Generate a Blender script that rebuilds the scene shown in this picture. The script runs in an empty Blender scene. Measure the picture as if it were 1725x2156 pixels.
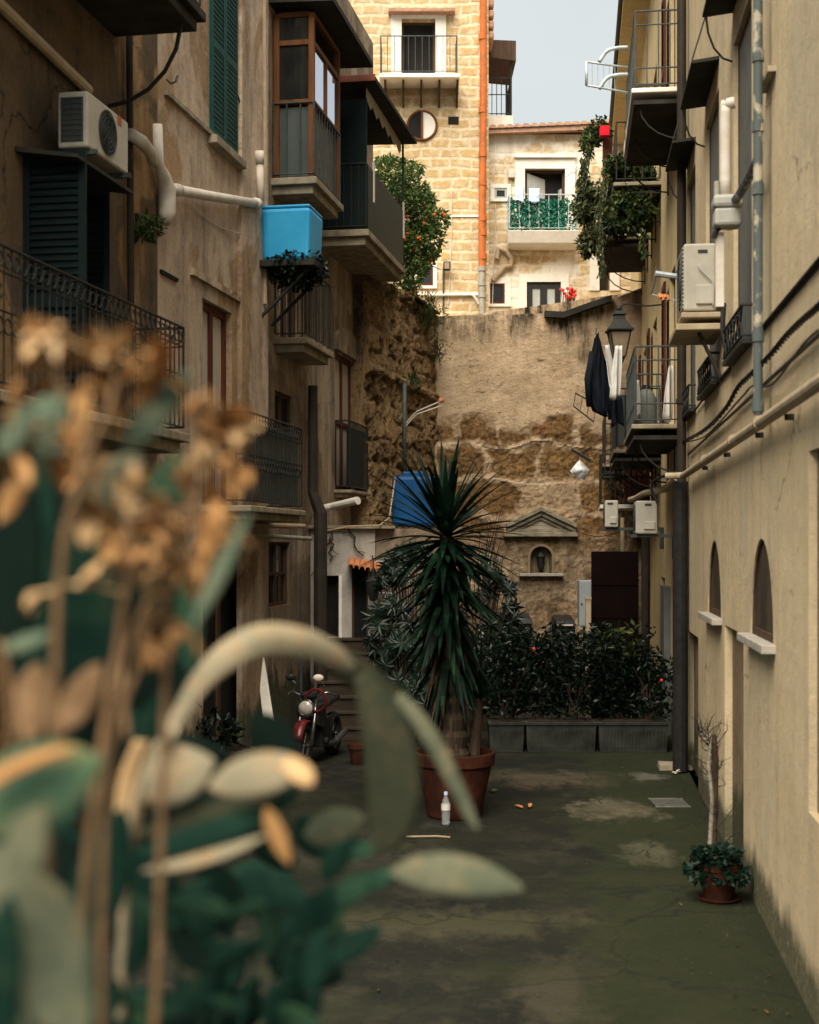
import bpy, bmesh, math, random
from mathutils import Vector, Matrix, noise
rnd = random.Random(11)
S = bpy.context.scene
COL = S.collection
R = math.radians
# ------------------------------------------------------------------ camera model (pixel units of a 1725 x 2156 view)
F = 2994.4; CX = 862.5; HY = 1150.0; EYE = 2.8
CAM = Vector((0, 0, EYE))
def ray(px, py): return Vector(((px - CX) / F, 1.0, (HY - py) / F))
def at(px, py, Y): return CAM + ray(px, py) * Y

class Frame:
    """vertical plane: origin O, u along, n outward; P(a, e, z)"""
    def __init__(s, O, u, n):
        s.O = Vector(O); s.u = Vector(u).normalized(); s.n = Vector(n).normalized()
    def P(s, a, e, z): return s.O + s.u * a + s.n * e + Vector((0, 0, z))
    def hit(s, px, py, e=0.0):
        d = ray(px, py); t = (s.O + s.n * e - CAM).dot(s.n) / d.dot(s.n)
        p = CAM + d * t
        return (p - s.O).dot(s.u), p.z
    def a(s, px, e=0.0): return s.hit(px, HY, e)[0]
    def z(s, px, py, e=0.0): return s.hit(px, py, e)[1]
    def shift(s, e): return Frame(s.O + s.n * e, s.u, s.n)
def slanted(x0, m, side): return Frame((x0, 0, 0), (m, 1, 0), (side, -m * side, 0))
def frontal(Y): return Frame((0, Y, 0), (1, 0, 0), (0, -1, 0))
RW = slanted(1.4, .1172, -1)
LW = slanted(-5.3, .1762, 1)
LV = LW.shift(-.12)
SWX = -6.94 ; SWM = (1600 - CX) / F
SW = slanted(SWX, SWM, 1)
BWY = 30.4
BW = frontal(BWY); TW = frontal(36.0); BL = frontal(36.6)

# ------------------------------------------------------------------ object helpers
LOC = {}
def thing(name, label, cat, loc=(0, 0, 0), group=None):
    o = bpy.data.objects.new(name, None); COL.objects.link(o)
    o.location = loc; o.empty_display_size = .2
    o['label'] = label; o['category'] = cat
    if group: o['group'] = group
    LOC[o.name] = Vector(loc)
    return o
def tag(o, label, cat, group=None):
    o['label'] = label; o['category'] = cat
    if group: o['group'] = group
    return o
class MB:
    def __init__(s, T=None):
        s.v = []; s.f = []; s.T = T.P if isinstance(T, Frame) else T
    def pt(s, p):
        return Vector(s.T(*p)) if s.T else Vector(p)
    def add(s, pts, faces):
        b = len(s.v); s.v += [s.pt(p) for p in pts]; s.f += [tuple(i + b for i in f) for f in faces]; return s
    def box(s, a0, a1, e0, e1, z0, z1):
        return s.add([(a0, e0, z0), (a1, e0, z0), (a1, e1, z0), (a0, e1, z0), (a0, e0, z1), (a1, e0, z1), (a1, e1, z1), (a0, e1, z1)],
                     [(0, 1, 2, 3), (4, 7, 6, 5), (0, 4, 5, 1), (1, 5, 6, 2), (2, 6, 7, 3), (3, 7, 4, 0)])
    def hexa(s, bot, top):
        return s.add(list(bot) + list(top), [(0, 1, 2, 3), (4, 7, 6, 5), (0, 4, 5, 1), (1, 5, 6, 2), (2, 6, 7, 3), (3, 7, 4, 0)])
    def prism(s, poly, e0, e1):
        n = len(poly)
        return s.add([(a, e0, z) for a, z in poly] + [(a, e1, z) for a, z in poly],
                     [tuple(range(n)), tuple(range(2 * n - 1, n - 1, -1))] + [(i, i + n, (i + 1) % n + n, (i + 1) % n) for i in range(n)])
    def tube(s, pts, r, n=8, cap=True):
        P = [s.pt(p) for p in pts]; b = len(s.v); m = len(P); up = None
        for i, p in enumerate(P):
            t = (P[min(i + 1, m - 1)] - P[max(i - 1, 0)])
            if t.length < 1e-9: t = Vector((0, 0, 1))
            t.normalize()
            if up is None:
                up = Vector((0, 0, 1)) if abs(t.z) < .9 else Vector((1, 0, 0))
            x = up - t * up.dot(t)
            if x.length < 1e-5: x = t.orthogonal()
            x.normalize(); y = t.cross(x); up = x
            rr = r[i] if isinstance(r, (list, tuple)) else r
            for k in range(n):
                w = 2 * math.pi * k / n
                s.v.append(p + (x * math.cos(w) + y * math.sin(w)) * rr)
        for i in range(m - 1):
            for k in range(n):
                s.f.append((b + i * n + k, b + i * n + (k + 1) % n, b + (i + 1) * n + (k + 1) % n, b + (i + 1) * n + k))
        if cap:
            s.f.append(tuple(b + k for k in range(n))[::-1]); s.f.append(tuple(b + (m - 1) * n + k for k in range(n)))
        return s
    def lathe(s, c, prof, n=24):
        """prof: (r, z) ; c in the frame's coordinates, axis z"""
        c = s.pt(c); b = len(s.v)
        for r, z in prof:
            for k in range(n):
                w = 2 * math.pi * k / n
                s.v.append(c + Vector((r * math.cos(w), r * math.sin(w), z)))
        for i in range(len(prof) - 1):
            for k in range(n):
                s.f.append((b + i * n + k, b + i * n + (k + 1) % n, b + (i + 1) * n + (k + 1) % n, b + (i + 1) * n + k))
        return s
    def ball(s, c, rad, n=10, m=7):
        c = s.pt(c); b = len(s.v); rx, ry, rz = rad if isinstance(rad, (tuple, list)) else (rad,) * 3
        for i in range(m + 1):
            t = math.pi * i / m
            for k in range(n):
                w = 2 * math.pi * k / n
                s.v.append(c + Vector((rx * math.sin(t) * math.cos(w), ry * math.sin(t) * math.sin(w), -rz * math.cos(t))))
        for i in range(m):
            for k in range(n):
                s.f.append((b + i * n + k, b + i * n + (k + 1) % n, b + (i + 1) * n + (k + 1) % n, b + (i + 1) * n + k))
        return s
    def ring(s, c, ax, ay, R0, r, n=24, m=8):
        """torus: centre c (frame), spanned by world axes ax, ay"""
        c = s.pt(c); b = len(s.v); az = ax.cross(ay)
        for i in range(n):
            w = 2 * math.pi * i / n; d = ax * math.cos(w) + ay * math.sin(w)
            for k in range(m):
                q = 2 * math.pi * k / m
                s.v.append(c + d * (R0 + r * math.cos(q)) + az * (r * math.sin(q)))
        for i in range(n):
            for k in range(m):
                s.f.append((b + i * m + k, b + ((i + 1) % n) * m + k, b + ((i + 1) % n) * m + (k + 1) % m, b + i * m + (k + 1) % m))
        return s
    def build(s, name, mat, parent=None, smooth=False, bevel=0, solid=0, loc=None, fix=True, sub=0):
        base = LOC.get(parent.name, Vector()) if parent else Vector(loc) if loc is not None else None
        if base is None:
            lo = Vector((min(v.x for v in s.v), min(v.y for v in s.v), min(v.z for v in s.v)))
            hi = Vector((max(v.x for v in s.v), max(v.y for v in s.v), 0))
            base = Vector(((lo.x + hi.x) / 2, (lo.y + hi.y) / 2, lo.z))
        me = bpy.data.meshes.new(name)
        me.from_pydata([v - base for v in s.v], [], s.f)
        if fix:
            bm = bmesh.new(); bm.from_mesh(me)
            bmesh.ops.remove_doubles(bm, verts=bm.verts, dist=1e-5)
            bmesh.ops.recalc_face_normals(bm, faces=bm.faces); bm.to_mesh(me); bm.free()
        if smooth:
            for p in me.polygons: p.use_smooth = True
        o = bpy.data.objects.new(name, me); COL.objects.link(o)
        if mat:
            for m_ in (mat if isinstance(mat, (list, tuple)) else [mat]): me.materials.append(m_)
        if parent: o.parent = parent
        else: o.location = base
        LOC[o.name] = base
        if bevel:
            m = o.modifiers.new('b', 'BEVEL'); m.width = bevel; m.segments = 2; m.limit_method = 'ANGLE'; m.angle_limit = R(40)
        if solid:
            m = o.modifiers.new('s', 'SOLIDIFY'); m.thickness = solid; m.offset = 0
        if sub:
            m = o.modifiers.new('u', 'SUBSURF'); m.levels = sub; m.render_levels = sub
        return o
def struct(o): o['kind'] = 'structure'; return o
def lerp(a, b, t): return a + (b - a) * t
def arc(c, r0, r1, w0, w1, n, plane):
    return [plane(c[0] + r0 * math.cos(lerp(w0, w1, i / n)), c[1] + r1 * math.sin(lerp(w0, w1, i / n))) for i in range(n + 1)]
def spline(pts, n):
    out = []; m = len(pts)
    for i in range(m - 1):
        p0, p1, p2, p3 = pts[max(i - 1, 0)], pts[i], pts[i + 1], pts[min(i + 2, m - 1)]
        for k in range(n):
            t = k / n
            out.append(tuple(.5 * (2 * b + (c - a) * t + (2 * a - 5 * b + 4 * c - d) * t * t + (3 * b - a - 3 * c + d) * t ** 3) for a, b, c, d in zip(p0, p1, p2, p3)))
    out.append(tuple(pts[-1])); return out

# ------------------------------------------------------------------ materials
MATS = {}
class NT:
    def __init__(s, name):
        s.m = bpy.data.materials.new(name); s.m.use_nodes = True; s.t = s.m.node_tree; s.t.nodes.clear()
        s.out = s.t.nodes.new('ShaderNodeOutputMaterial'); s.b = s.t.nodes.new('ShaderNodeBsdfPrincipled')
        s.t.links.new(s.b.outputs[0], s.out.inputs[0]); MATS[name] = s.m
    def n(s, kind, **k):
        o = s.t.nodes.new('ShaderNode' + kind)
        for a, v in k.items(): setattr(o, a, v)
        return o
    def l(s, a, b): s.t.links.new(a, b)
    def pos(s, scale=(1, 1, 1), src='Object', off=(0, 0, 0)):
        mp = s.n('Mapping'); mp.inputs['Scale'].default_value = scale; mp.inputs['Location'].default_value = off
        if src == 'World': s.l(s.n('NewGeometry').outputs['Position'], mp.inputs[0])
        else: s.l(s.n('TexCoord').outputs[src], mp.inputs[0])
        return mp.outputs[0]
    def noise(s, vec, scale, detail=8, rough=.6, dist=0):
        n = s.n('TexNoise'); n.inputs['Scale'].default_value = scale; n.inputs['Detail'].default_value = detail
        n.inputs['Roughness'].default_value = rough; n.inputs['Distortion'].default_value = dist; s.l(vec, n.inputs['Vector']); return n.outputs['Fac']
    def ramp(s, fac, stops):
        r = s.n('ValToRGB'); e = r.color_ramp.elements
        while len(e) < len(stops): e.new(.5)
        for i, (p, c) in enumerate(stops):
            e[i].position = p; c = c if isinstance(c, (tuple, list)) else (c,) * 3; e[i].color = (*c, 1)
        s.l(fac, r.inputs[0]); return r.outputs[0]
    def mix(s, fac, a, b, mode='MIX'):
        m = s.n('Mix', data_type='RGBA', blend_type=mode)
        for i, x in ((0, fac), (6, a), (7, b)):
            if hasattr(x, 'type') and hasattr(x, 'links'): s.l(x, m.inputs[i])
            elif i == 0: m.inputs[0].default_value = x
            else: m.inputs[i].default_value = (*x, 1)
        return m.outputs[2]
    def math(s, op, a, b=0, clamp=False):
        m = s.n('Math', operation=op, use_clamp=clamp)
        for i, x in ((0, a), (1, b)):
            if hasattr(x, 'links'): s.l(x, m.inputs[i])
            else: m.inputs[i].default_value = x
        return m.outputs[0]
    def bump(s, h, strength, dist=.02, prev=None):
        b = s.n('Bump'); b.inputs['Strength'].default_value = strength; b.inputs['Distance'].default_value = dist
        s.l(h, b.inputs['Height'])
        if prev is not None: s.l(prev, b.inputs['Normal'])
        return b.outputs[0]
    def fin(s, col, rough=.85, normal=None, metal=0, spec=.3, **kw):
        if hasattr(col, 'links'): s.l(col, s.b.inputs['Base Color'])
        else: s.b.inputs['Base Color'].default_value = (*col, 1)
        if hasattr(rough, 'links'): s.l(rough, s.b.inputs['Roughness'])
        else: s.b.inputs['Roughness'].default_value = rough
        s.b.inputs['Metallic'].default_value = metal; s.b.inputs['Specular IOR Level'].default_value = spec
        if normal is not None: s.l(normal, s.b.inputs['Normal'])
        for k, v in kw.items(): s.b.inputs[k.replace('_', ' ')].default_value = v
        return s.m
def mat(name, c1, c2=None, scale=4, rough=.8, bump=.15, bscale=None, metal=0, spec=.12, stretch=(1, 1, 1), lo=.35, hi=.65, dist=.01, src='Object'):
    t = NT(name); c2 = c2 or tuple(x * .7 for x in c1)
    p = t.pos(stretch, src); f = t.noise(p, scale, 8)
    col = t.ramp(f, [(lo, c1), (hi, c2)])
    nb = t.bump(t.noise(p, bscale or scale * 6, 6), bump, dist) if bump else None
    return t.fin(col, rough, nb, metal, spec)
def leafmat(name, stops, rough=.5, spec=.4, trans=.12):
    spec *= .4
    """per-leaf colour by island"""
    t = NT(name); g = t.n('NewGeometry')
    col = t.ramp(g.outputs['Random Per Island'], stops)
    p = t.pos((1, 1, 1)); col = t.mix(.5, col, t.ramp(t.noise(p, 9, 4), [(.3, .45), (.75, 1.4)]), 'MULTIPLY')
    t.fin(col, rough, None, 0, spec)
    tr = t.n('BsdfTranslucent'); t.l(col, tr.inputs[0]); mx = t.n('MixShader'); mx.inputs[0].default_value = trans
    t.l(t.b.outputs[0], mx.inputs[1]); t.l(tr.outputs[0], mx.inputs[2]); t.l(mx.outputs[0], t.out.inputs[0])
    return t.m
def plaster(name, base, light, grime, gamt=.5, streak=.05, patch=None, moss=0, fine=.25, src='World'):
    t = NT(name); p = t.pos((1, 1, 1), src)
    c = t.mix(t.ramp(t.noise(p, .9, 10, .65), [(.35, 0), (.7, 1)]), base, light)
    if patch:
        c = t.mix(t.ramp(t.noise(t.pos((1, 1, .8), src, (3, 1, 7)), .55, 6, .55, .6), [(.535, 0), (.57, .85)]), c, patch)
    vs = t.pos((1, 1, streak), src)
    g = t.math('MULTIPLY', t.ramp(t.noise(vs, 2.2, 9, .7), [(.45, 0), (.78, 1)]), gamt)
    c = t.mix(g, c, grime)
    c = t.mix(t.math('MULTIPLY', t.ramp(t.noise(t.pos((1, 1, 1), src, (9, 3, 2)), 2.5, 12, .75), [(.5, 0), (.75, 1)]), gamt * .7), c, grime)
    if moss:
        sep = t.n('SeparateXYZ'); t.l(p, sep.inputs[0])
        h = t.math('ADD', sep.outputs[2], t.math('MULTIPLY', t.noise(t.pos((1, 1, .5), src), 2.8, 8, .7), -1.1 * moss))
        c = t.mix(t.ramp(h, [(0.0, .92), (.18, 0)]), c, (.045, .05, .025))
    c = t.mix(t.ramp(t.noise(p, 24, 8, .8), [(.34, .38 * gamt), (.52, 0)]), c, grime)
    c = t.mix(t.ramp(t.noise(t.pos((1, 1, 1), src, (4, 9, 9)), 14, 10, .8), [(.54, 0), (.66, .5)]), c, light)
    c = t.mix(t.math('MULTIPLY', t.ramp(t.noise(t.pos((1, 1, .6), src, (1, 8, 3)), 5.5, 12, .8), [(.55, 0), (.66, 1)]), gamt * .55), c, grime)
    vo = t.n('TexVoronoi', feature='DISTANCE_TO_EDGE'); vo.inputs['Scale'].default_value = .45; wv = t.n('VectorMath', operation='ADD'); nn = t.n('TexNoise'); nn.inputs['Scale'].default_value = 1.2; nn.inputs['Detail'].default_value = 10; t.l(p, nn.inputs['Vector']); t.l(p, wv.inputs[0]); t.l(nn.outputs['Color'], wv.inputs[1]); t.l(wv.outputs[0], vo.inputs['Vector'])
    ck = t.math('MULTIPLY', t.ramp(vo.outputs['Distance'], [(.0, .8), (.007, 0)]), t.ramp(t.noise(t.pos((1, 1, 1), src, (3, 3, 1)), .7, 3), [(.48, 0), (.58, 1)]))
    c = t.mix(ck, c, tuple(x * .5 for x in grime))
    nb = t.bump(t.noise(p, 38, 8, .75), min(1, fine * 2.6), .015)
    nb = t.bump(t.noise(p, 5, 8, .6), .4, .04, nb)
    return t.fin(c, .92, nb, 0, .15)
M = {}
M['plaster_right'] = plaster('plaster_right', (.53, .41, .245), (.62, .49, .31), (.27, .21, .135), .52, .07, (.50, .41, .27), .45)
M['plaster_far'] = plaster('plaster_far', (.54, .41, .21), (.62, .48, .26), (.30, .23, .13), .5, .05, None, .8)
M['plaster_left'] = plaster('plaster_left', (.42, .315, .225), (.54, .415, .30), (.05, .038, .027), .85, .16, (.30, .19, .10), 1.2)
M['plaster_near'] = plaster('plaster_near', (.105, .073, .044), (.165, .11, .06), (.022, .017, .011), .9, .12, (.34, .20, .09), .6, .5)  # darker brown plaster for the near stretch of the left house
M['plaster_mid'] = plaster('plaster_mid', (.21, .15, .098), (.30, .22, .145), (.022, .018, .012), .95, .1, (.40, .31, .22), 1.5, .5)
M['plaster_shed'] = plaster('plaster_shed', (.40, .36, .31), (.46, .42, .37), (.12, .10, .07), .6, .1, None, 1.2)
M['plaster_white'] = plaster('plaster_white', (.72, .66, .57), (.78, .74, .66), (.42, .33, .22), .4, .1)
def ashlar(name, st, mo, bw, bh, plasterc=None, pth=.55):
    t = NT(name); p = t.pos((1, 1, 1), 'World')
    sp = t.n('SeparateXYZ'); t.l(p, sp.inputs[0]); cb = t.n('CombineXYZ')
    t.l(t.math('ADD', sp.outputs[0], t.math('MULTIPLY', t.noise(p, 1.3, 4), .42)), cb.inputs[0])
    t.l(t.math('ADD', sp.outputs[2], t.math('MULTIPLY', t.noise(t.pos((1, 1, 1), 'World', (5, 5, 5)), 1.3, 4), .26)), cb.inputs[1])
    br = t.n('TexBrick'); t.l(cb.outputs[0], br.inputs['Vector'])
    for k, v in (('Scale', 1), ('Brick Width', bw), ('Row Height', bh), ('Mortar Size', .06), ('Mortar Smooth', .8), ('Bias', 0)): br.inputs[k].default_value = v
    br.inputs['Color1'].default_value = (*st[0], 1); br.inputs['Color2'].default_value = (*st[1], 1); br.inputs['Mortar'].default_value = (*mo, 1)
    c = br.outputs['Color']
    c = t.mix(t.ramp(t.noise(p, 3.0, 12, .75), [(.47, 0), (.60, .85)]), c, mo)
    c = t.mix(t.ramp(t.noise(p, 9, 8, .7), [(.5, 0), (.68, .75)]), c, st[2])
    c = t.mix(t.ramp(t.noise(t.pos((1, 1, 1), 'World', (6, 1, 3)), .9, 10, .7), [(.5, 0), (.7, .55)]), c, tuple(x * .62 for x in mo))
    c = t.mix(t.ramp(t.noise(t.pos((1, 1, 1), 'World', (1, 1, 9)), 16, 8, .8), [(.56, 0), (.68, .7)]), c, (.2, .12, .05))
    if plasterc:
        c = t.mix(t.ramp(t.noise(t.pos((1, 1, 1), 'World', (2, 0, 4)), .8, 8, .6), [(pth, 0), (pth + .06, .9)]), c, plasterc)
    c = t.mix(t.math('MULTIPLY', t.ramp(t.noise(t.pos((1, 1, .12), 'World'), 1.7, 8, .7), [(.52, 0), (.8, 1)]), .55), c, (.25, .17, .09))
    nb = t.bump(t.math('SUBTRACT', 1, br.outputs['Fac']), .5, .02)
    nb = t.bump(t.noise(p, 22, 8, .7), .5, .02, nb)
    return t.fin(c, .95, nb, 0, .1)
M['ashlar'] = ashlar('ashlar', ((.47, .31, .135), (.43, .29, .14), (.33, .205, .085)), (.60, .48, .32), .50, .26)
M['ashlar_pale'] = ashlar('ashlar_pale', ((.52, .36, .165), (.48, .34, .17), (.36, .235, .105)), (.66, .55, .40), .6, .29, (.72, .66, .56), .50)
def stonewall(name, plast, plast2, st, st2, rust, joint):
    """attributes: stone (0 plaster .. 1 bare block), tone (per block), gap (joint)"""
    t = NT(name); p = t.pos((1, 1, 1), 'World')
    A = lambda k: (lambda n: n.outputs['Fac'])(t.n('Attribute', attribute_name=k))
    pl = t.mix(t.ramp(t.noise(p, 1.6, 12, .7), [(.38, 0), (.62, 1)]), plast, plast2)
    pl = t.mix(t.ramp(t.noise(p, 7, 12, .75), [(.60, 0), (.74, .6)]), pl, st)
    sc = t.mix(A('tone'), st, st2)
    sc = t.mix(t.ramp(t.noise(p, 4, 12, .8), [(.52, 0), (.75, .6)]), sc, joint)
    sc = t.mix(t.ramp(t.noise(t.pos((1, 1, 1), 'World', (4, 4, 4)), 1.1, 8, .6), [(.60, 0), (.70, .8)]), sc, rust)
    sc = t.mix(t.ramp(t.noise(t.pos((1, 1, 1), 'World', (8, 1, 4)), 3.2, 10, .7), [(.62, 0), (.75, .5)]), sc, plast)
    pit = t.ramp(t.noise(p, 12, 10, .85), [(.50, 0), (.56, 1)])
    sc = t.mix(t.math('MULTIPLY', pit, .75), sc, joint)
    sc = t.mix(t.ramp(t.noise(t.pos((1, 1, 1), 'World', (2, 6, 1)), 5, 10, .75), [(.57, 0), (.68, .6)]), sc, plast)
    pl = t.mix(t.ramp(t.noise(t.pos((.8, 1, 1.6), 'World', (5, 6, 1)), 2.4, 9, .72), [(.47, 0), (.60, .85)]), pl, plast2)
    pl = t.mix(t.ramp(t.noise(t.pos((.7, 1, 1.4), 'World', (7, 6, 2)), 3.4, 9, .74), [(.60, 0), (.70, .7)]), pl, st)
    pl = t.mix(t.ramp(t.noise(t.pos((.7, 1, 1.2), 'World', (1, 6, 8)), 6, 9, .74), [(.60, 0), (.67, .8)]), pl, joint)
    pl = t.mix(t.ramp(t.noise(t.pos((.6, 1, 1.5), 'World', (9, 6, 8)), 9, 9, .8), [(.57, 0), (.62, .75)]), pl, st)
    c = t.mix(A('stone'), pl, sc)
    c = t.mix(t.math('MULTIPLY', A('gap'), t.ramp(t.noise(p, 2.2, 6), [(.42, .15), (.6, 1)])), c, joint)
    c = t.mix(t.ramp(t.noise(p, 45, 6, .8), [(.3, .4), (.48, 0)]), c, joint)
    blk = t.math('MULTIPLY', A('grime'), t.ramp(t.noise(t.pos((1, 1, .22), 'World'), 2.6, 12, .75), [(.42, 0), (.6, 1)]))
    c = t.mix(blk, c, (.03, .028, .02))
    nb = t.bump(t.noise(p, 30, 10, .8), .9, .04)
    nb = t.bump(t.noise(p, 9, 12, .8), 1.0, .10, nb)
    return t.fin(c, .96, nb, 0, .08)
M['backstone'] = stonewall('backstone', (.86, .64, .42), (.70, .50, .31), (.43, .245, .095), (.28, .155, .065), (.36, .075, .022), (.06, .036, .02))
M['sidestone'] = stonewall('sidestone', (.54, .37, .20), (.40, .26, .13), (.50, .32, .15), (.30, .185, .09), (.36, .17, .07), (.06, .042, .026))
def ground_mat():
    t = NT('mossy_asphalt'); p = t.pos((1, 1, 1), 'World')
    c = t.mix(t.ramp(t.noise(p, .7, 10, .65), [(.35, 0), (.65, 1)]), (.0095, .0095, .0055), (.004, .0046, .0026))
    c = t.mix(t.ramp(t.noise(t.pos((1, .8, 1), 'World'), 1.9, 10, .7), [(.52, 0), (.72, .8)]), c, (.040, .034, .021))
    nz = t.noise(t.pos((1, .5, 1), 'World', (3, 3, 0)), 2.4, 12, .75)
    for (x, y, rx, ry, col, amt) in ((2.15, 15.1, .55, .75, (.21, .165, .115), .95), (2.15, 12.9, .34, .5, (.15, .13, .085), .9), (1.7, 17.1, 1.2, .7, (.08, .062, .04), .85),
                                     (.9, 8.8, .35, .9, (.042, .035, .021), .8), (2.9, 17.3, .3, .35, (.22, .2, .17), .9), (.2, 10.6, 1.6, .5, (.045, .041, .019), .7),
                                     (-.6, 13.2, 1.0, .9, (.04, .036, .025), .8)):
        mp = t.n('Mapping'); mp.vector_type = 'TEXTURE'; mp.inputs['Location'].default_value = (x, y, 0); mp.inputs['Scale'].default_value = (rx, ry, 100)
        t.l(p, mp.inputs[0]); ln = t.n('VectorMath', operation='LENGTH'); t.l(mp.outputs[0], ln.inputs[0])
        d = t.math('ADD', ln.outputs['Value'], t.math('MULTIPLY', t.math('SUBTRACT', nz, .5), 3.6))
        c = t.mix(t.ramp(d, [(.4, amt), (1.1, 0)]), c, col)
    # moss creeping out from the foot of the right wall and in bands
    sp = t.n('SeparateXYZ'); t.l(p, sp.inputs[0])
    dw = t.math('SUBTRACT', t.math('ADD', t.math('MULTIPLY', sp.outputs[1], .1172), 1.4), sp.outputs[0])
    mo = t.math('ADD', dw, t.math('MULTIPLY', t.noise(t.pos((1, .7, 1), 'World', (1, 7, 0)), 1.6, 12, .75), -2.3))
    c = t.mix(t.ramp(mo, [(-1.0, .6), (.3, 0)]), c, (.017, .0215, .005))
    c = t.mix(t.ramp(t.noise(t.pos((.6, 1, 1), 'World', (7, 2, 0)), 1.2, 8, .6), [(.46, 0), (.68, .7)]), c, (.017, .020, .0055))
    vo = t.n('TexVoronoi', feature='DISTANCE_TO_EDGE'); vo.inputs['Scale'].default_value = .55
    wp = t.n('VectorMath', operation='ADD'); t.l(p, wp.inputs[0]); nn = t.n('TexNoise'); nn.inputs['Scale'].default_value = 1.5; nn.inputs['Detail'].default_value = 8; t.l(p, nn.inputs['Vector']); t.l(nn.outputs['Color'], wp.inputs[1]); t.l(wp.outputs[0], vo.inputs['Vector'])
    c = t.mix(t.ramp(vo.outputs['Distance'], [(.0, .8), (.012, 0)]), c, (.005, .005, .004))
    c = t.mix(t.ramp(t.noise(t.pos((.9, .8, 1), 'World', (2, 2, 2)), 1.9, 12, .8), [(.52, 0), (.66, .6)]), c, (.026, .023, .013))
    c = t.mix(t.ramp(t.noise(p, 22, 10, .85), [(.54, 0), (.64, .55)]), c, (.036, .031, .021))
    c = t.mix(t.ramp(t.noise(p, 14, 10, .85), [(.36, .75), (.47, 0)]), c, (.006, .006, .0045))
    nb = t.bump(t.noise(p, 90, 4, .7), .6, .008); nb = t.bump(t.noise(p, 4, 8, .6), .5, .04, nb)
    return t.fin(c, .9, nb, 0, .2)
M['ground'] = ground_mat()
M['stone_slab'] = mat('stone_slab', (.30, .25, .17), (.16, .13, .09), 5, .9, .3)
M['slab_white'] = mat('slab_white', (.80, .74, .66), (.68, .62, .54), 4, .85, .15)
M['marble'] = mat('marble', (.40, .36, .30), (.28, .25, .21), 8, .6, .08)
M['slab_shaded'] = mat('slab_shaded', (.045, .04, .034), (.02, .018, .015), 3, .9, .3)  # near-black slab, the shade of balcony undersides put into the colour
M['iron'] = mat('iron', (.022, .027, .026), (.035, .030, .024), 12, .55, .1, metal=.3)
M['iron_grey'] = mat('iron_grey', (.07, .08, .075), (.04, .045, .042), 10, .6, .1, metal=.2)
M['grate'] = mat('grate', (.16, .16, .14), (.09, .09, .08), 9, .7, .1)
M['iron_white'] = mat('iron_white', (.45, .50, .50), (.30, .34, .34), 14, .5, .05, metal=.2)
M['shutter_green'] = mat('shutter_green', (.004, .058, .05), (.003, .038, .034), 6, .5, .1)
M['shutter_dark'] = mat('shutter_dark', (.004, .011, .011), (.003, .007, .007), 6, .5, .1)
M['shutter_grey'] = mat('shutter_grey', (.13, .135, .125), (.09, .095, .09), 5, .6, .1)
M['glass_dark'] = mat('glass_dark', (.010, .011, .011), (.018, .018, .016), 3, .08, 0, spec=.6)
M['interior'] = mat('interior', (.012, .011, .010), (.018, .016, .014), 2, .9, 0)
M['wood_orange'] = mat('wood_orange', (.15, .058, .018), (.085, .032, .012), 8, .6, .15, stretch=(1, 1, .15))
M['wood_red'] = mat('wood_red', (.10, .028, .018), (.06, .018, .012), 8, .6, .15, stretch=(1, 1, .15))
M['wood_brown'] = mat('wood_brown', (.085, .05, .03), (.05, .03, .02), 8, .7, .15, stretch=(1, 1, .15))
M['curtain'] = mat('curtain', (.42, .37, .29), (.30, .26, .2), 3, .9, .1, stretch=(8, 8, .3))
M['pane_pale'] = mat('pane_pale', (.42, .42, .38), (.34, .34, .31), 3, .25, 0, spec=.5)
M['panel_grey'] = mat('panel_grey', (.075, .085, .08), (.05, .058, .055), 3, .35, .05, stretch=(1, 1, .2))
M['awning_dark'] = mat('awning_dark', (.035, .032, .026), (.02, .019, .015), 3, .8, .2)
M['awning_red'] = mat('awning_red', (.16, .05, .035), (.10, .035, .025), 5, .8, .2)
M['tank_cyan'] = mat('tank_cyan', (.012, .22, .43), (.03, .29, .50), 2.5, .5, .04, spec=.25, lo=.3, hi=.7)
M['tank_blue'] = mat('tank_blue', (.005, .06, .17), (.0035, .04, .12), 3, .5, .04, spec=.15)
M['pvc'] = mat('pvc', (.60, .54, .47), (.48, .41, .33), 5, .55, .08)
M['pvc_tan'] = mat('pvc_tan', (.38, .29, .19), (.28, .20, .13), 6, .6, .1)
M['pipe_beige'] = mat('pipe_beige', (.40, .32, .21), (.30, .23, .15), 6, .6, .12)
M['pipe_patchy'] = mat('pipe_patchy', (.085, .10, .095), (.40, .35, .26), 6, .55, .1, lo=.52, hi=.6, stretch=(1, 1, .8))
M['pipe_dark'] = mat('pipe_dark', (.022, .018, .014), (.036, .028, .02), 5, .6, .1)
M['pipe_orange'] = mat('pipe_orange', (.50, .135, .032), (.34, .10, .032), 7, .55, .08)
M['pipe_grey'] = mat('pipe_grey', (.34, .31, .26), (.22, .2, .17), 6, .65, .1)
M['terracotta'] = mat('terracotta', (.062, .017, .008), (.024, .009, .006), 6, .85, .2)
M['tile'] = mat('tile', (.42, .24, .15), (.27, .16, .11), 9, .9, .25)
M['tile_orange'] = mat('tile_orange', (.50, .185, .075), (.36, .14, .06), 6, .85, .2)
M['ac'] = mat('ac', (.42, .39, .32), (.34, .31, .25), 4, .55, .05)
M['ac_dark'] = mat('ac_dark', (.03, .035, .035), (.05, .055, .05), 20, .5, .05)
M['plastic_grey'] = mat('plastic_grey', (.40, .39, .34), (.33, .32, .28), 4, .5, .04)
M['rubber'] = mat('rubber', (.015, .014, .013), (.024, .022, .02), 9, .6, .1)
M['sticker'] = mat('sticker', (.42, .09, .05), (.36, .08, .05), 4, .5, 0)
M['red'] = mat('red', (.10, .005, .005), (.07, .004, .004), 5, .35, 0, spec=.5)
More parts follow.
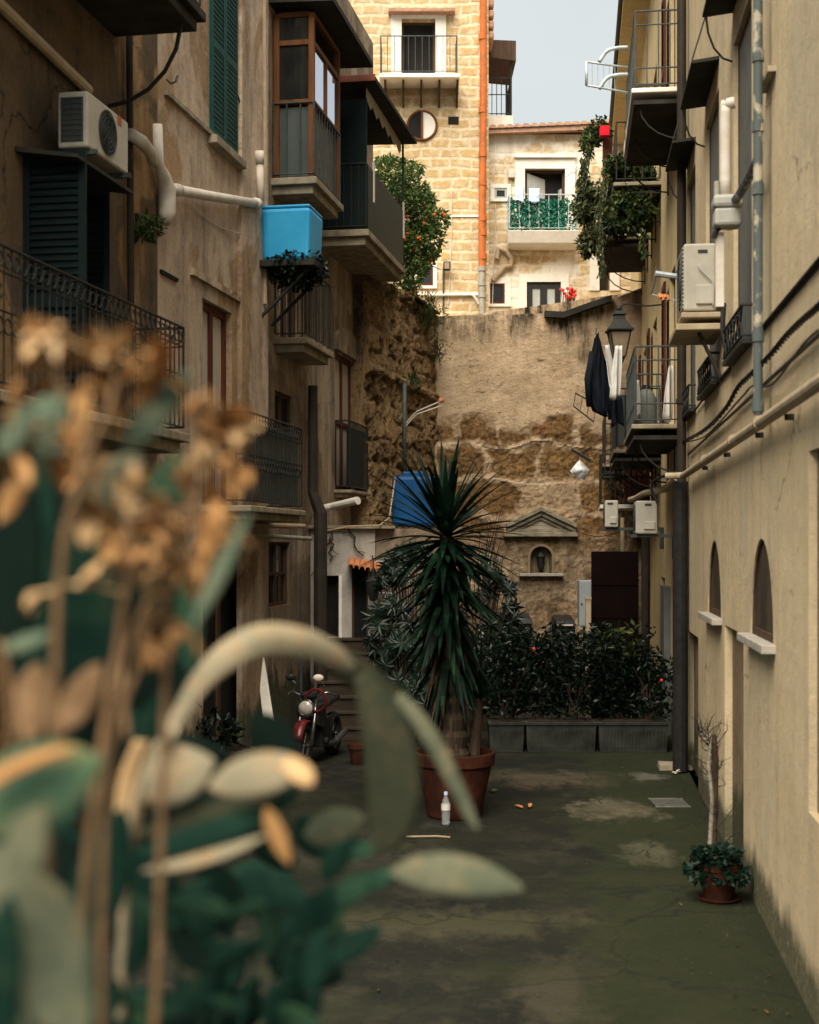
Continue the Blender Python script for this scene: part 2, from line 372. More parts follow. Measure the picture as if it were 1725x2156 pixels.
M['red_bright'] = mat('red_bright', (.72, .012, .03), (.66, .012, .03), 3, .6, 0)
M['chrome'] = mat('chrome', (.26, .25, .24), (.2, .19, .18), 9, .2, 0, metal=.9)
M['black'] = mat('black', (.012, .012, .012), (.02, .019, .018), 8, .45, .05)
M['lens'] = mat('lens', (.42, .38, .32), (.30, .27, .23), 9, .12, .1, spec=.6)
M['cloth_navy'] = mat('cloth_navy', (.004, .006, .010), (.007, .009, .014), 9, .9, .2)
M['cloth_white'] = mat('cloth_white', (.62, .59, .54), (.50, .48, .44), 6, .9, .2)
M['cloth_blue'] = mat('cloth_blue', (.42, .56, .78), (.55, .64, .78), 9, .9, .1)
M['bag'] = mat('bag', (.66, .66, .66), (.55, .55, .55), 9, .45, .4, bscale=18)
M['door_brown'] = mat('door_brown', (.0075, .0035, .0028), (.005, .0026, .0022), 4, .8, .1, spec=.02)
M['cabinet'] = mat('cabinet', (.26, .28, .28), (.21, .225, .225), 3, .55, .05)
M['concrete'] = mat('concrete', (.05, .052, .043), (.012, .0135, .011), 2.5, .92, .4)
M['soil'] = mat('soil', (.03, .022, .015), (.018, .014, .01), 9, .95, .5)
M['bark'] = mat('bark', (.075, .05, .032), (.035, .024, .016), 12, .95, .7, stretch=(1, 1, .25), dist=.03)
M['bark_pale'] = mat('bark_pale', (.33, .30, .25), (.12, .10, .075), 22, .9, .4)
M['twig'] = mat('twig', (.05, .038, .028), (.03, .022, .016), 9, .9, .2)
M['step_wood'] = mat('step_wood', (.055, .038, .026), (.03, .022, .016), 6, .85, .3, stretch=(.3, .3, 3))
M['lantern_glass'] = mat('lantern_glass', (.28, .21, .13), (.2, .15, .1), 5, .25, 0, spec=.5)
M['slat'] = mat('slat', (.16, .165, .15), (.11, .115, .105), 5, .6, .1)
M['orange_fruit'] = mat('orange_fruit', (.55, .10, .010), (.42, .07, .008), 5, .5, .05)
M['flower_red'] = mat('flower_red', (.60, .05, .04), (.5, .04, .03), 5, .6, 0)
M['leaf_dark'] = leafmat('leaf_dark', [(0, (.0015, .005, .003)), (.6, (.003, .009, .0045)), (1, (.010, .021, .009))], .33, .5)
M['leaf_yucca'] = leafmat('leaf_yucca', [(0, (.0015, .006, .003)), (.7, (.003, .012, .006)), (1, (.011, .032, .015))], .5, .2)
M['leaf_fatsia'] = leafmat('leaf_fatsia', [(0, (.004, .011, .007)), (.6, (.007, .018, .010)), (1, (.022, .036, .022))], .4, .5)
M['leaf_tree'] = leafmat('leaf_tree', [(0, (.03, .065, .018)), (.6, (.065, .11, .026)), (1, (.15, .19, .05))], .45, .4, .25)
M['leaf_ivy'] = leafmat('leaf_ivy', [(0, (.014, .03, .012)), (.6, (.035, .058, .017)), (1, (.13, .14, .035))], .5, .3, .15)
M['leaf_vine'] = leafmat('leaf_vine', [(0, (.04, .05, .022)), (.6, (.065, .075, .03)), (1, (.15, .15, .065))], .6, .3, .2)
M['leaf_screen'] = leafmat('leaf_screen', [(0, (.004, .07, .045)), (.6, (.008, .14, .085)), (1, (.06, .30, .2))], .5, .4, .1)
M['leaf_grass'] = leafmat('leaf_grass', [(0, (.03, .06, .016)), (.6, (.055, .085, .025)), (1, (.13, .12, .05))], .6, .3, .2)
M['leaf_pot'] = leafmat('leaf_pot', [(0, (.002, .008, .004)), (.7, (.004, .016, .008)), (1, (.008, .024, .011))], .4, .4)
M['leaf_yellow'] = leafmat('leaf_yellow', [(0, (.012, .022, .005)), (.6, (.035, .048, .009)), (1, (.12, .12, .02))], .5, .4)
M['dead_leaf'] = leafmat('dead_leaf', [(0, (.02, .014, .008)), (.6, (.06, .04, .02)), (1, (.14, .095, .045))], .8, .1)
def felt(name, c1, c2, c3):
    t = NT(name); p = t.pos((1, 1, 1), 'World')
    c = t.mix(t.ramp(t.noise(p, 11, 6, .7), [(.4, 0), (.62, 1)]), c1, c2)
    c = t.mix(t.ramp(t.noise(p, 26, 8, .75), [(.52, 0), (.66, .95)]), c, c3)
    c = t.mix(t.ramp(t.noise(p, 40, 8, .75), [(.3, .55), (.46, 0)]), c, tuple(x * .35 for x in c1))
    return t.fin(c, .85, t.bump(t.noise(p, 120, 4), .2, .002), 0, .08)
M['felt_sage'] = felt('felt_sage', (.082, .102, .066), (.048, .074, .048), (.13, .125, .08))
M['felt_leaf'] = felt('felt_leaf', (.055, .085, .042), (.03, .06, .036), (.16, .10, .04))
M['felt_pale'] = felt('felt_pale', (.25, .205, .13), (.19, .17, .11), (.30, .18, .09))
M['felt_grey'] = felt('felt_grey', (.10, .10, .062), (.05, .062, .04), (.15, .12, .068))
M['felt_dark'] = felt('felt_dark', (.003, .015, .010), (.0055, .022, .014), (.012, .027, .013))
M['felt_black'] = felt('felt_black', (.0015, .006, .004), (.0025, .009, .006), (.004, .011, .006))  # near-black leaves, shade of the gaps in the foliage put into colour
M['felt_green'] = felt('felt_green', (.011, .034, .020), (.019, .046, .026), (.024, .046, .015))
M['felt_moss'] = felt('felt_moss', (.036, .037, .021), (.022, .026, .015), (.062, .048, .027))
M['dry'] = felt('dry', (.32, .165, .06), (.20, .095, .035), (.40, .24, .11))
M['dry_pale'] = felt('dry_pale', (.50, .33, .165), (.40, .24, .11), (.55, .40, .24))
M['stalk'] = felt('stalk', (.20, .118, .06), (.12, .07, .035), (.32, .20, .11))
# ------------------------------------------------------------------ setting
mb = MB(); mb.add([(-60, -30, 0), (60, -30, 0), (60, 90, 0), (-60, 90, 0)], [(0, 1, 2, 3)])
struct(mb.build('ground', M['ground'], loc=(0, 0, 0)))
mb = MB(); mb.box(-4, 1.35, -3, 3.0, .0, 1.2); struct(mb.build('terrace', M['concrete'], loc=(0, 0, 0)))
mb = MB(); mb.box(-12, 4.6, BWY + .62, 46, 0.0, 7.45); struct(mb.build('upper_terrace', M['stone_slab'], loc=(0, 36, 0)))

# ------------------------------------------------------------------ building helpers
def facade(parent, W, a0, a1, z0, z1, ops, m, back=6.0, name='wall', mass=.45):
    """ops: (a0, a1, z0, z1, depth, arch)"""
    mb = MB(W)
    A = sorted({a0, a1, *[x for o in ops for x in o[:2]]}); Z = sorted({z0, z1, *[x for o in ops for x in o[2:4]]})
    for i in range(len(A) - 1):
        for j in range(len(Z) - 1):
            ca, cz = (A[i] + A[i + 1]) / 2, (Z[j] + Z[j + 1]) / 2
            if any(o[0] < ca < o[1] and o[2] < cz < o[3] for o in ops): continue
            mb.add([(A[i], 0, Z[j]), (A[i + 1], 0, Z[j]), (A[i + 1], 0, Z[j + 1]), (A[i], 0, Z[j + 1])], [(0, 1, 2, 3)])
    for o in ops:
        b0, b1, c0, c1, d = o[:5]
        if len(o) > 5:
            n = 14; cen = (b0 + b1) / 2; rr = (b1 - b0) / 2; hh = o[5]; zs = c1 - hh
            P = [(cen + rr * math.cos(math.pi * k / n), zs + hh * math.sin(math.pi * k / n)) for k in range(n + 1)]
            for side in (0, 1):
                Q = P[:n // 2 + 1] if side == 0 else P[n // 2:]
                cor = (b1, c1) if side == 0 else (b0, c1)
                mb.add([(cor[0], 0, cor[1])] + [(x, 0, y) for x, y in Q], [(0, k + 1, k + 2) for k in range(len(Q) - 1)])
            ol = [(b1, c0)] + P + [(b0, c0)]
        else: ol = [(b1, c0), (b1, c1), (b0, c1), (b0, c0)]
        for k in range(len(ol)):
            p, q = ol[k], ol[(k + 1) % len(ol)]
            mb.add([(p[0], 0, p[1]), (q[0], 0, q[1]), (q[0], -d, q[1]), (p[0], -d, p[1])], [(0, 1, 2, 3)])
    mb.add([(a0, 0, z0), (a0, -mass, z0), (a0, -mass, z1), (a0, 0, z1)], [(0, 1, 2, 3)])
    mb.add([(a1, 0, z0), (a1, -mass, z0), (a1, -mass, z1), (a1, 0, z1)], [(0, 1, 2, 3)])
    mb.add([(a0, 0, z1), (a1, 0, z1), (a1, -mass, z1), (a0, -mass, z1)], [(0, 1, 2, 3)])
    mb.box(a0, a1, -back, -mass, z0, z1)
    return mb.build(name, m, parent)
def window(parent, W, o, fm, pm, fw=.06, mull=1, bars=0, name='window', e=None):
    b0, b1, c0, c1, d = o[:5]; e = -d if e is None else e
    mb = MB(W)
    for x in (b0, b1 - fw): mb.box(x, x + fw, e - .03, e + .05, c0, c1)
    for z in (c0, c1 - fw): mb.box(b0 + fw, b1 - fw, e - .03, e + .047, z, z + fw)
    for k in range(1, mull + 1):
        x = lerp(b0, b1, k / (mull + 1)); mb.box(x - fw * .6, x + fw * .6, e - .03, e + .044, c0 + fw, c1 - fw)
    for k in range(1, bars + 1):
        z = lerp(c0, c1, k / (bars + 1)); mb.box(b0 + fw, b1 - fw, e - .03, e + .04, z - fw * .4, z + fw * .4)
    w = mb.build(name, fm, parent)
    mp = MB(W); mp.box(b0 + .01, b1 - .01, e - .06, e + .01, c0 + .01, c1 - .01); mp.build('pane', pm, w)
    return w
def trim(parent, W, o, m, w=.14, e=.04, name='surround', bottom=False):
    b0, b1, c0, c1 = o[:4]; mb = MB(W)
    mb.box(b0 - w, b0, -.02, e, c0, c1); mb.box(b1, b1 + w, -.02, e, c0, c1); mb.box(b0 - w, b1 + w, -.02, e + .004, c1, c1 + w)
    if bottom: mb.box(b0 - w, b1 + w, -.02, e + .03, c0 - .07, c0)
    return mb.build(name, m, parent)
def louvre(mb, p, da, de, w, z0, z1, th=.035, rails=(0, .5, 1), pitch=.06):
    """shutter leaf starting at p=(a,e), running w along (da,de) in the frame"""
    L = math.hypot(da, de); da /= L; de /= L; na, ne = -de, da
    def bx(s0, s1, t0, t1, a, b): 
        q = lambda s, t, z: (p[0] + da * s + na * t, p[1] + de * s + ne * t, z)
        mb.hexa([q(s0, t0, a), q(s1, t0, a), q(s1, t1, a), q(s0, t1, a)], [q(s0, t0, b), q(s1, t0, b), q(s1, t1, b), q(s0, t1, b)])
    st = .06
    bx(st, w - st, th * .15, th * .3, z0 + .05, z1 - .05)
    bx(0, st, 0, th, z0, z1); bx(w - st, w, 0, th, z0, z1)
    zr = [lerp(z0, z1 - .09, r) for r in rails]
    for z in zr: bx(st, w - st, .001, th - .001, z, z + .09)
    for i in range(len(zr) - 1):
        z = zr[i] + .09
        while z < zr[i + 1] - .02:
            q = lambda s, t, zz: (p[0] + da * s + na * t, p[1] + de * s + ne * t, zz)
            mb.hexa([q(st, .003, z + .03), q(w - st, .003, z + .03), q(w - st, .012, z + .03), q(st, .012, z + .03)],
                    [q(st, th - .010, z), q(w - st, th - .010, z), q(w - st, th - .002, z), q(st, th - .002, z)]) if False else \
            mb.add([q(st, .004, z + .034), q(w - st, .004, z + .034), q(w - st, th - .004, z), q(st, th - .004, z)], [(0, 1, 2, 3)])
            z += pitch
def railing(W, a0, a1, e1, z, h, r=.008, pitch=.115, ornate=False, near=True, far=True, rails=None):
    mb = MB(W); rails = rails or (.06, h)
    sides = [((a0, e1), (a1, e1))] + ([((a0, .02), (a0, e1))] if near else []) + ([((a1, e1), (a1, .02))] if far else [])
    for (p, q) in sides:
        L = math.hypot(q[0] - p[0], q[1] - p[1]); n = max(1, int(L / pitch))
        for hh in rails: mb.tube([(p[0], p[1], z + hh), (q[0], q[1], z + hh)], r * (1.7 if hh == rails[-1] else 1.3), 6)
        for k in range(n + 1):
            a, e = lerp(p[0], q[0], k / n), lerp(p[1], q[1], k / n)
            mb.tube([(a, e, z + rails[0]), (a, e, z + rails[-1])], r * (1.6 if k in (0, n) else 1), 5)
        if ornate:
            d = W.u * ((q[0] - p[0]) / L) + W.n * ((q[1] - p[1]) / L)
            for k in range(n):
                a, e = lerp(p[0], q[0], (k + .5) / n), lerp(p[1], q[1], (k + .5) / n)
                mb.ring((a, e, z + h - .10), d, Vector((0, 0, 1)), pitch * .42, r * .9, 10, 5)
                mb.ring((a, e, z + h * .45), d, Vector((0, 0, 1)), pitch * .45, r * .9, 10, 5)
            for hh in (h - .19, h * .55): mb.tube([(p[0], p[1], z + hh), (q[0], q[1], z + hh)], r, 5)
    return mb
def balcony(parent, W, a0, a1, e1, z, th=.14, h=1.0, slabm='stone_slab', railm='iron', ornate=False, nbr=0, inset=.05, step=True, pitch=.115, rails=None, near=True):
    mb = MB(W)
    mb.box(a0, a1, -.02, e1, z - th * .45, z)
    if step: mb.box(a0 + .07, a1 - .07, -.02, e1 - .07, z - th, z - th * .45)
    s = mb.build('balcony', M[slabm], parent, bevel=.012)
    railing(W, a0 + inset, a1 - inset, e1 - inset, z, h, ornate=ornate, pitch=pitch, rails=rails, near=near).build('railing', M[railm], s)
    for k in range(nbr):
        a = lerp(a0 + .15, a1 - .15, k / max(1, nbr - 1)); br = MB(W)
        pts = [(a, .0, z - th - .5)] + [(a, e1 * .85 * math.sin(w), z - th - .5 + .48 * (1 - math.cos(w))) for w in [.3, .6, .9, 1.2, 1.55]]
        br.tube(pts, .012, 6); br.tube([(a, 0, z - th - .012), (a, e1 * .9, z - th - .012)], .011, 6); br.tube([(a, .01, z - th), (a, .01, z - th - .55)], .011, 6)
        br.build('bracket', M['iron'], s)
    return s

# ================================================================== LEFT: near house
def D(px, f=LW, e=0): return f.a(px, e)
lb_end = D(560)
house = thing('apartment_house', 'tall dirty beige house filling the left edge, with a teal louvred shutter', 'house', LW.P(9.2, 0, 0))
op_sh = (D(441), D(496), 7.62, 10.05, .12)
op_bd = (D(52), D(172), 3.95, 6.1, .1)
op_cd = (D(427), D(488), 3.3, 5.68, .12)
op_gd = (D(428), D(526), 0.0, 2.72, .15)
xs = D(332)
facade(house, LW, 9.2, xs, 0, 11.6, [op_bd], M['plaster_near'])
facade(house, LW, xs + .001, lb_end, 0, 11.6, [op_sh, op_cd, op_gd], M['plaster_left'])
w = window(house, LW, op_sh, M['shutter_green'], M['glass_dark'], e=-.1)
for k, (p, q) in enumerate(((op_sh[0], (op_sh[0] + op_sh[1]) / 2 - .004), ((op_sh[0] + op_sh[1]) / 2 + .004, op_sh[1]))):
    mb = MB(LW); louvre(mb, (q, -.02), -1, 0, q - p, op_sh[2] + .02, op_sh[3] - .01, rails=(0, .45, 1)) ; mb.T = None
    mb2 = MB(LW); louvre(mb2, (p, .035), 1, 0, q - p, op_sh[2] + .02, op_sh[3] - .01, th=-.04, rails=(0, .46, 1))
    mb2.build('shutter', M['shutter_green'], w)
mb = MB(LW); mb.box(op_sh[0] - .08, op_sh[1] + .1, -.01, .12, op_sh[2] - .1, op_sh[2]); mb.build('window_sill', M['stone_slab'], house, bevel=.01)
w = window(house, LW, op_bd, M['shutter_dark'], M['glass_dark'])
mb = MB(LW); louvre(mb, (op_bd[0], .0), 0, 1, .55, op_bd[2] + .02, op_bd[3] - .02, rails=(0, .4, 1)); mb.build('shutter', M['shutter_dark'], w)
mb = MB(LW); louvre(mb, (op_bd[1], .0), .25, 1, .26, op_bd[2] + .02, op_bd[3] - .02, rails=(0, .4, 1)); mb.build('shutter', M['shutter_dark'], w)
w = window(house, LW, op_cd, M['wood_red'], M['curtain'], fw=.09)
window(house, LW, op_gd, M['wood_brown'], M['interior'], fw=.09, name='door')
# balcony overhead
b_top = LW.hit(435, 48, .9)
balcony(house, LW, 9.4, b_top[0], .9, b_top[1] + .09, .2, 1.0, 'slab_shaded', nbr=0)
mb = MB(LW); a_ = b_top[0] - .3; z_ = b_top[1]
mb.tube([(a_, .02, z_ - .85)] + [(a_, .75 * math.sin(w), z_ - .85 + .8 * (1 - math.cos(w))) for w in (.3, .6, .9, 1.2, 1.5)], .022, 6)
mb.build('bracket', M['iron'], house)
# ornate balcony with dark door
balcony(house, LW, 9.3, D(400, LW, .6), .6, 3.92, .2, 1.05, 'stone_slab', ornate=True, pitch=.13)
balcony(house, LW, D(528, LW, .6), D(645, LW, .6), .6, 3.27, .16, 1.08, 'stone_slab', ornate=True, pitch=.12)
mb = MB(LW); mb.box(D(528, LW, .6) + .1, D(645, LW, .6) - .1, .49, .515, 3.32, 4.25); mb.build('balcony_screen', M['panel_grey'], house)
mb = MB(LW)     # small wall grille
g0, g1 = LW.hit(336, 573), LW.hit(371, 612)
for k in range(4):
    z = lerp(g1[1] + .12, g0[1], k / 3) - .12 * 0; mb.box(g0[0], g1[0], -.01, .03, z - .012, z + .012)
for a in (g0[0], (g0[0] + g1[0]) / 2, g1[0] - .03): mb.box(a, a + .03, -.012, .026, g1[1] + .1, g0[1] + .012)
mb.build('wall_grille', M['iron'], house)
mb = MB(LW)
p, q = LW.hit(345, 190), LW.hit(511, 347)
mb.box(p[0], q[0], -.01, .05, p[1] - .05, p[1]); mb.build('ledge', M['stone_slab'], house)
# a raised plaster frame and horizontal groove mouldings on the wall
mb = MB(LW)
p, q = LW.hit(378, 478), LW.hit(487, 620)
mb.box(D(400), D(500), -.01, .045, 5.86, 5.94); mb.box(D(500), D(556), -.01, .06, 0, 10.4); mb.build('pilaster', M['plaster_left'], house)

# ================================================================== LEFT: second house (glazed balcony)
house2 = thing('apartment_house', 'grimy brown house with a glazed wooden balcony, between beige house and rubble wall', 'house', LV.P(lb_end, 0, 0))
def E(px, e=0): return LV.a(px, e)
h2e = E(786)
op_w = (E(706), E(744), 3.75, 6.05, .09)
op_b3 = (19.9 * 1.0154 + .35, 21.3 * 1.0154, 5.75, 7.7, .1)
op_bay = (19.9 * 1.0154 + .3, 21.3 * 1.0154, 7.95, 10.0, .1)
op_b2 = (22.9 * 1.0154, 25.2 * 1.0154, 7.84, 10.0, .1)
op_g = (E(566), E(611), 1.95, 2.86, .1)
op_s = (E(579), E(618), 3.4, 5.0, .1)
facade(house2, LV, lb_end + .001, h2e, 0, 12.3, [op_w, op_b3, op_bay, op_b2, op_g, op_s], M['plaster_mid'])
w = window(house2, LV, op_w, M['wood_red'], M['curtain'], fw=.08, bars=1)
for o in (op_b3, op_b2, op_bay): window(house2, LV, o, M['wood_brown'], M['glass_dark'], fw=.08)
window(house2, LV, op_g, M['wood_brown'], M['glass_dark'], fw=.05, bars=1)
window(house2, LV, op_s, M['wood_brown'], M['interior'], fw=.05)
mb = MB(LV); cen = (op_w[0] + op_w[1]) / 2; hw = (op_w[1] - op_w[0]) / 2 + .12
mb.prism([(cen + hw, 6.08)] + [(cen + hw * math.cos(t), 6.2 + .33 * math.sin(t)) for t in [math.pi * k / 12 for k in range(13)]] + [(cen - hw, 6.08)], -.01, .07)
mb.build('window_pediment', M['plaster_mid'], house2)
s = balcony(house2, LV, op_w[0] - .1, op_w[1] + .1, .3, 3.74, .12, 1.15, 'stone_slab', pitch=.1)
mb = MB(LV); mb.box(op_w[0] - .03, op_w[1] + .03, .2, .215, 3.8, 4.8); mb.build('railing_cover', M['shutter_dark'], s)
# glazed balcony
g0, g1, ge = 19.8 * 1.0154, 21.5 * 1.0154, .6
zb = 7.93
s = balcony(house2, LV, g0, g1, ge + .05, zb, .22, 1.05, 'stone_slab', 'iron_grey', pitch=.16)
mb = MB(LV); mb.box(g0 + .1, g1 - .1, ge - .08, ge - .06, zb + .02, zb + 1.0); mb.box(g0 + .1, g0 + .12, .02, ge - .08, zb + .02, zb + 1.0)
mb.build('balcony_panel', M['panel_grey'], s)
mb = MB(LV)
for (a, e) in ((g0 + .06, .03), (g0 + .06, ge - .07), (g1 - .1, ge - .07), (g1 - .1, .03)): mb.box(a, a + .07, e - .01, e + .07, zb, zb + 2.3)
for z in (zb + 1.03, zb + 1.86, zb + 2.25):
    mb.box(g0 + .065, g0 + .125, .09, ge - .08, z, z + .07); mb.box(g0 + .13, g1 - .1, ge - .065, ge - .005, z, z + .07)
mb.box(lerp(g0, g1, .5), lerp(g0, g1, .5) + .05, ge - .06, ge - .01, zb + 1.1, zb + 1.86)
fr = mb.build('glazing_frame', M['wood_orange'], house2)
mb = MB(LV); mb.box(g0 + .09, g0 + .1, .1, ge - .1, zb + 1.1, zb + 1.86)
mb.box(g0 + .09, g0 + .1, .1, ge - .1, zb + 1.93, zb + 2.25); mb.build('glass', M['glass_dark'], fr)
t = NT('sky_glass'); M['sky_glass'] = t.fin((.50, .55, .66), .03, None, .92, .5)
mb = MB(LV); mb.box(g0 + .16, g1 - .12, ge - .045, ge - .035, zb + 1.1, zb + 1.86); mb.build('glass', M['sky_glass'], fr)
mb = MB(LV); zc = 10.32
mb.hexa([(19.65 * 1.0154, -.02, zc), (22.4 * 1.0154, -.02, zc), (22.4 * 1.0154, .92, zc - .03), (19.65 * 1.0154, .92, zc - .03)],
        [(19.65 * 1.0154, -.02, zc + .1), (22.4 * 1.0154, -.02, zc + .1), (22.4 * 1.0154, .92, zc + .05), (19.65 * 1.0154, .92, zc + .05)])
mb.build('awning', M['awning_dark'], house2)
# dark screened balcony
q0, q1, qe = 22.6 * 1.0154, 25.85 * 1.0154, .8
s = balcony(house2, LV, q0, q1, qe, 7.82, .24, 1.05, 'stone_slab', pitch=.11)
mb = MB(LV); mb.box(q0 + .06, q1 - .06, qe - .04, qe - .02, 7.84, 8.85); mb.box(q0 + .06, q0 + .08, .02, qe - .04, 7.84, 9.9); mb.build('balcony_screen', M['shutter_dark'], s)
for a in (lerp(q0, q1, .14), lerp(q0, q1, .96)): MB(LV).box(a, a + .06, qe - .03, qe + .0, 8.35, 9.0).build('rail_post', M['pvc'], s)
mb = MB(LV); mb.tube([(q1 - .08, qe - .03, 7.8), (q1 - .08, qe - .03, 10.1)], .02, 6); mb.build('awning_post', M['iron'], s)
mb = MB(LV); zc = 10.2
mb.hexa([(q0, -.02, zc), (q1 + .2, -.02, zc - .05), (q1 + .2, .98, zc - .08), (q0, .90, zc - .03)], [(q0, -.02, zc + .08), (q1 + .2, -.02, zc + .03), (q1 + .2, .98, zc - .02), (q0, .90, zc + .04)])
aw = mb.build('awning', M['awning_dark'], house2)
mb = MB(LV); mb.box(q0 - .03, q0, -.02, .91, zc - .05, zc + .05); mb.build('awning_edge', M['awning_red'], aw)
mb = MB(LV)
n = 18
for k in range(n):
    a, b = lerp(q0 + .3, q1 + .1, k / n), lerp(q0 + .3, q1 + .1, (k + 1) / n)
    d0, d1 = (.16 + .05 * (k % 3)), (.16 + .05 * ((k + 1) % 3))
    mb.add([(a, .70, zc - .05), (b, .70, zc - .05), (b, .70, zc - .05 - d1), (a, .70, zc - .05 - d0)], [(0, 1, 2, 3)])
mb.build('awning_fringe', M['curtain'], aw, solid=.006)
# lower balcony with bars
s = balcony(house2, LV, 19.9 * 1.0154, 21.5 * 1.0154, .5, 5.72, .2, 1.0, 'stone_slab', pitch=.09)

# ================================================================== LEFT: outbuilding with door, steps
shY = 22.0; SH = frontal(shY)
shed = thing('outbuilding', 'small whitewashed lean-to with two dark doorways, at the top of the wooden steps', 'outbuilding', (at(720, 1300, shY).x, shY, 0))
def hx(px): return SH.a(px)
def hz(px, py): return SH.z(px, py)
zt = hz(700, 1113); zb_ = hz(700, 1342)
od1 = (hx(673), hx(714), zb_, hz(690, 1212), .25); od2 = (hx(741), hx(775), zb_ - .06, hz(760, 1192), .25)
facade(shed, SH, hx(654), hx(790), 0, zt, [od1, od2], M['plaster_shed'], back=3.0)
for o in (od1, od2): window(shed, SH, o, M['wood_brown'], M['interior'], fw=.03, mull=0, name='door', e=-.2)
mb = MB(SH); mb.box(hx(714) + .0, hx(714) + .045, -.02, .05, zb_, hz(690, 1212)); mb.build('door_post', M['plaster_white'], shed)
mb = MB(SH); mb.box(hx(648), hx(832), -3.2, .1, zt + .002, zt + .05); mb.build('roof', M['stone_slab'], shed)
mb = MB(SH); mb.box(hx(790) + .003, hx(932), -3, -.12, 0, zt); mb.build('wall', M['plaster_mid'], shed)
mb = MB(SH)
c0, c1 = hx(735), hx(806); zt1 = hz(740, 1180)
for k in range(6):
    a = lerp(c0, c1, (k + .5) / 6); w_ = (c1 - c0) / 12
    sl = -.07 * k / 5
    for m_ in range(8):
        t0, t1 = math.pi * m_ / 8, math.pi * (m_ + 1) / 8
        pts = []
        for (tt, e_, dz) in ((t0, 0, .0), (t1, 0, .0), (t1, .42, -.1), (t0, .42, -.1)):
            pts.append((a + w_ * math.cos(tt), e_, zt1 + sl + dz + w_ * 1.1 * math.sin(tt)))
        mb.add(pts, [(0, 1, 2, 3)])
mb.build('tile_canopy', M['tile_orange'], shed, solid=.012)
steps = thing('steps', 'dark wooden steps climbing to the whitewashed lean-to, behind the motorbike', 'steps', (at(720, 1560, 20.6).x, 20.6, 0))
x0, x1 = at(664, 1500, 20.6).x, at(782, 1500, 20.6).x
for k in range(7):
    mb = MB(); y = 20.4 + k * .22; z = (k + 1) * zb_ / 7
    mb.box(x0, x1, y, y + .26, z - .035, z); mb.box(x0 + .02, x1 - .02, y + .03, y + .045, z - zb_ / 7, z - .036); mb.build('step', M['step_wood'], steps, bevel=.006)
mb = MB(); mb.hexa([(x0 - .05, 20.35, 0), (x0, 20.35, 0), (x0, 21.95, 0), (x0 - .05, 21.95, 0)], [(x0 - .05, 20.35, .2), (x0, 20.35, .2), (x0, 21.95, zb_ + .05), (x0 - .05, 21.95, zb_ + .05)])
mb.hexa([(x1, 20.35, 0), (x1 + .05, 20.35, 0), (x1 + .05, 21.95, 0), (x1, 21.95, 0)], [(x1, 20.35, .2), (x1 + .05, 20.35, .2), (x1 + .05, 21.95, zb_ + .05), (x1, 21.95, zb_ + .05)])
mb.build('stringer', M['step_wood'], steps)

# ================================================================== rough stone side wall + back wall (height fields)
def fbm(v, o=5): return noise.fractal(v, 1.0, 2.0, o)
def rough(parent, W, a0, a1, z0, top, na, nz, fn, m, hole=None, th=.6):
    V = []; st = []; tn = []; gp = []; gr = []
    for j in range(nz + 1):
        for i in range(na + 1):
            a = lerp(a0, a1, i / na); z = lerp(z0, top(a), j / nz)
            h, s_, t_, g_, r_ = fn(a, z, top(a))
            V.append(W.P(a, h, z)); st.append(s_); tn.append(t_); gp.append(g_); gr.append(r_)
    Fc = []
    for j in range(nz):
        for i in range(na):
            k = j * (na + 1) + i
            if hole:
                a = lerp(a0, a1, (i + .5) / na); z = lerp(z0, top(a), (j + .5) / nz)
                if hole(a, z): continue
            Fc.append((k, k + 1, k + na + 2, k + na + 1))
    n0 = len(V)
    # back, top and sides
    bnd = [(0, i) for i in range(na + 1)]
    tops = [nz * (na + 1) + i for i in range(na + 1)]
    for i in range(na + 1):
        a = lerp(a0, a1, i / na); V.append(W.P(a, -th, top(a))); st.append(0); tn.append(.5); gp.append(0); gr.append(1)
    for i in range(na): Fc.append((tops[i], tops[i + 1], n0 + i + 1, n0 + i))
    n1 = len(V)
    for a in (a0, a1):
        V.append(W.P(a, -th, z0)); st.append(0); tn.append(.5); gp.append(0); gr.append(1)
    Fc.append(tuple(j * (na + 1) for j in range(nz + 1)) + (n0, n1)); Fc.append(tuple(j * (na + 1) + na for j in range(nz + 1)) + (n0 + na, n1 + 1))
    Fc.append((n1, n1 + 1, n0 + na, n0))
    base = LOC[parent.name]
    me = bpy.data.meshes.new('wall'); me.from_pydata([v - base for v in V], [], Fc)
    for nm, d in (('stone', st), ('tone', tn), ('gap', gp), ('grime', gr)):
        at_ = me.attributes.new(nm, 'FLOAT', 'POINT'); at_.data.foreach_set('value', d)
    me.materials.append(m)
    o = bpy.data.objects.new('wall', me); COL.objects.link(o); o.parent = parent; LOC[o.name] = base
    return o
def blocks(seed, rh, bl):
    r = random.Random(seed); rows = []; z = 0
    while z < 9:
        h = rh * r.uniform(.8, 1.2); x = -2 - r.random(); cuts = [x]
        while x < 40: x += bl * r.uniform(.6, 1.4); cuts.append(x)
        rows.append((z, z + h, cuts, [(r.random(), r.random()) for _ in cuts])); z += h
    def q(a, z):
        z += .17 * noise.noise(Vector((a * 1.1, z * 1.1, seed))); a += .20 * noise.noise(Vector((a * 1.6, z * 1.6, seed + 9)))
        for (z0, z1, cuts, rn) in rows:
            if z0 <= z < z1:
                lo, hi = 0, len(cuts) - 1
                while hi - lo > 1:
                    m = (lo + hi) // 2
                    if cuts[m] <= a: lo = m
                    else: hi = m
                return min(z - z0, z1 - z, a - cuts[lo], cuts[lo + 1] - a), rn[lo]
        return .2, (.5, .5)
    return q
def sm(x, a, b):
    t = min(1, max(0, (x - a) / (b - a))); return t * t * (3 - 2 * t)
qb = blocks(5, .82, 1.25)
PL = 5.55
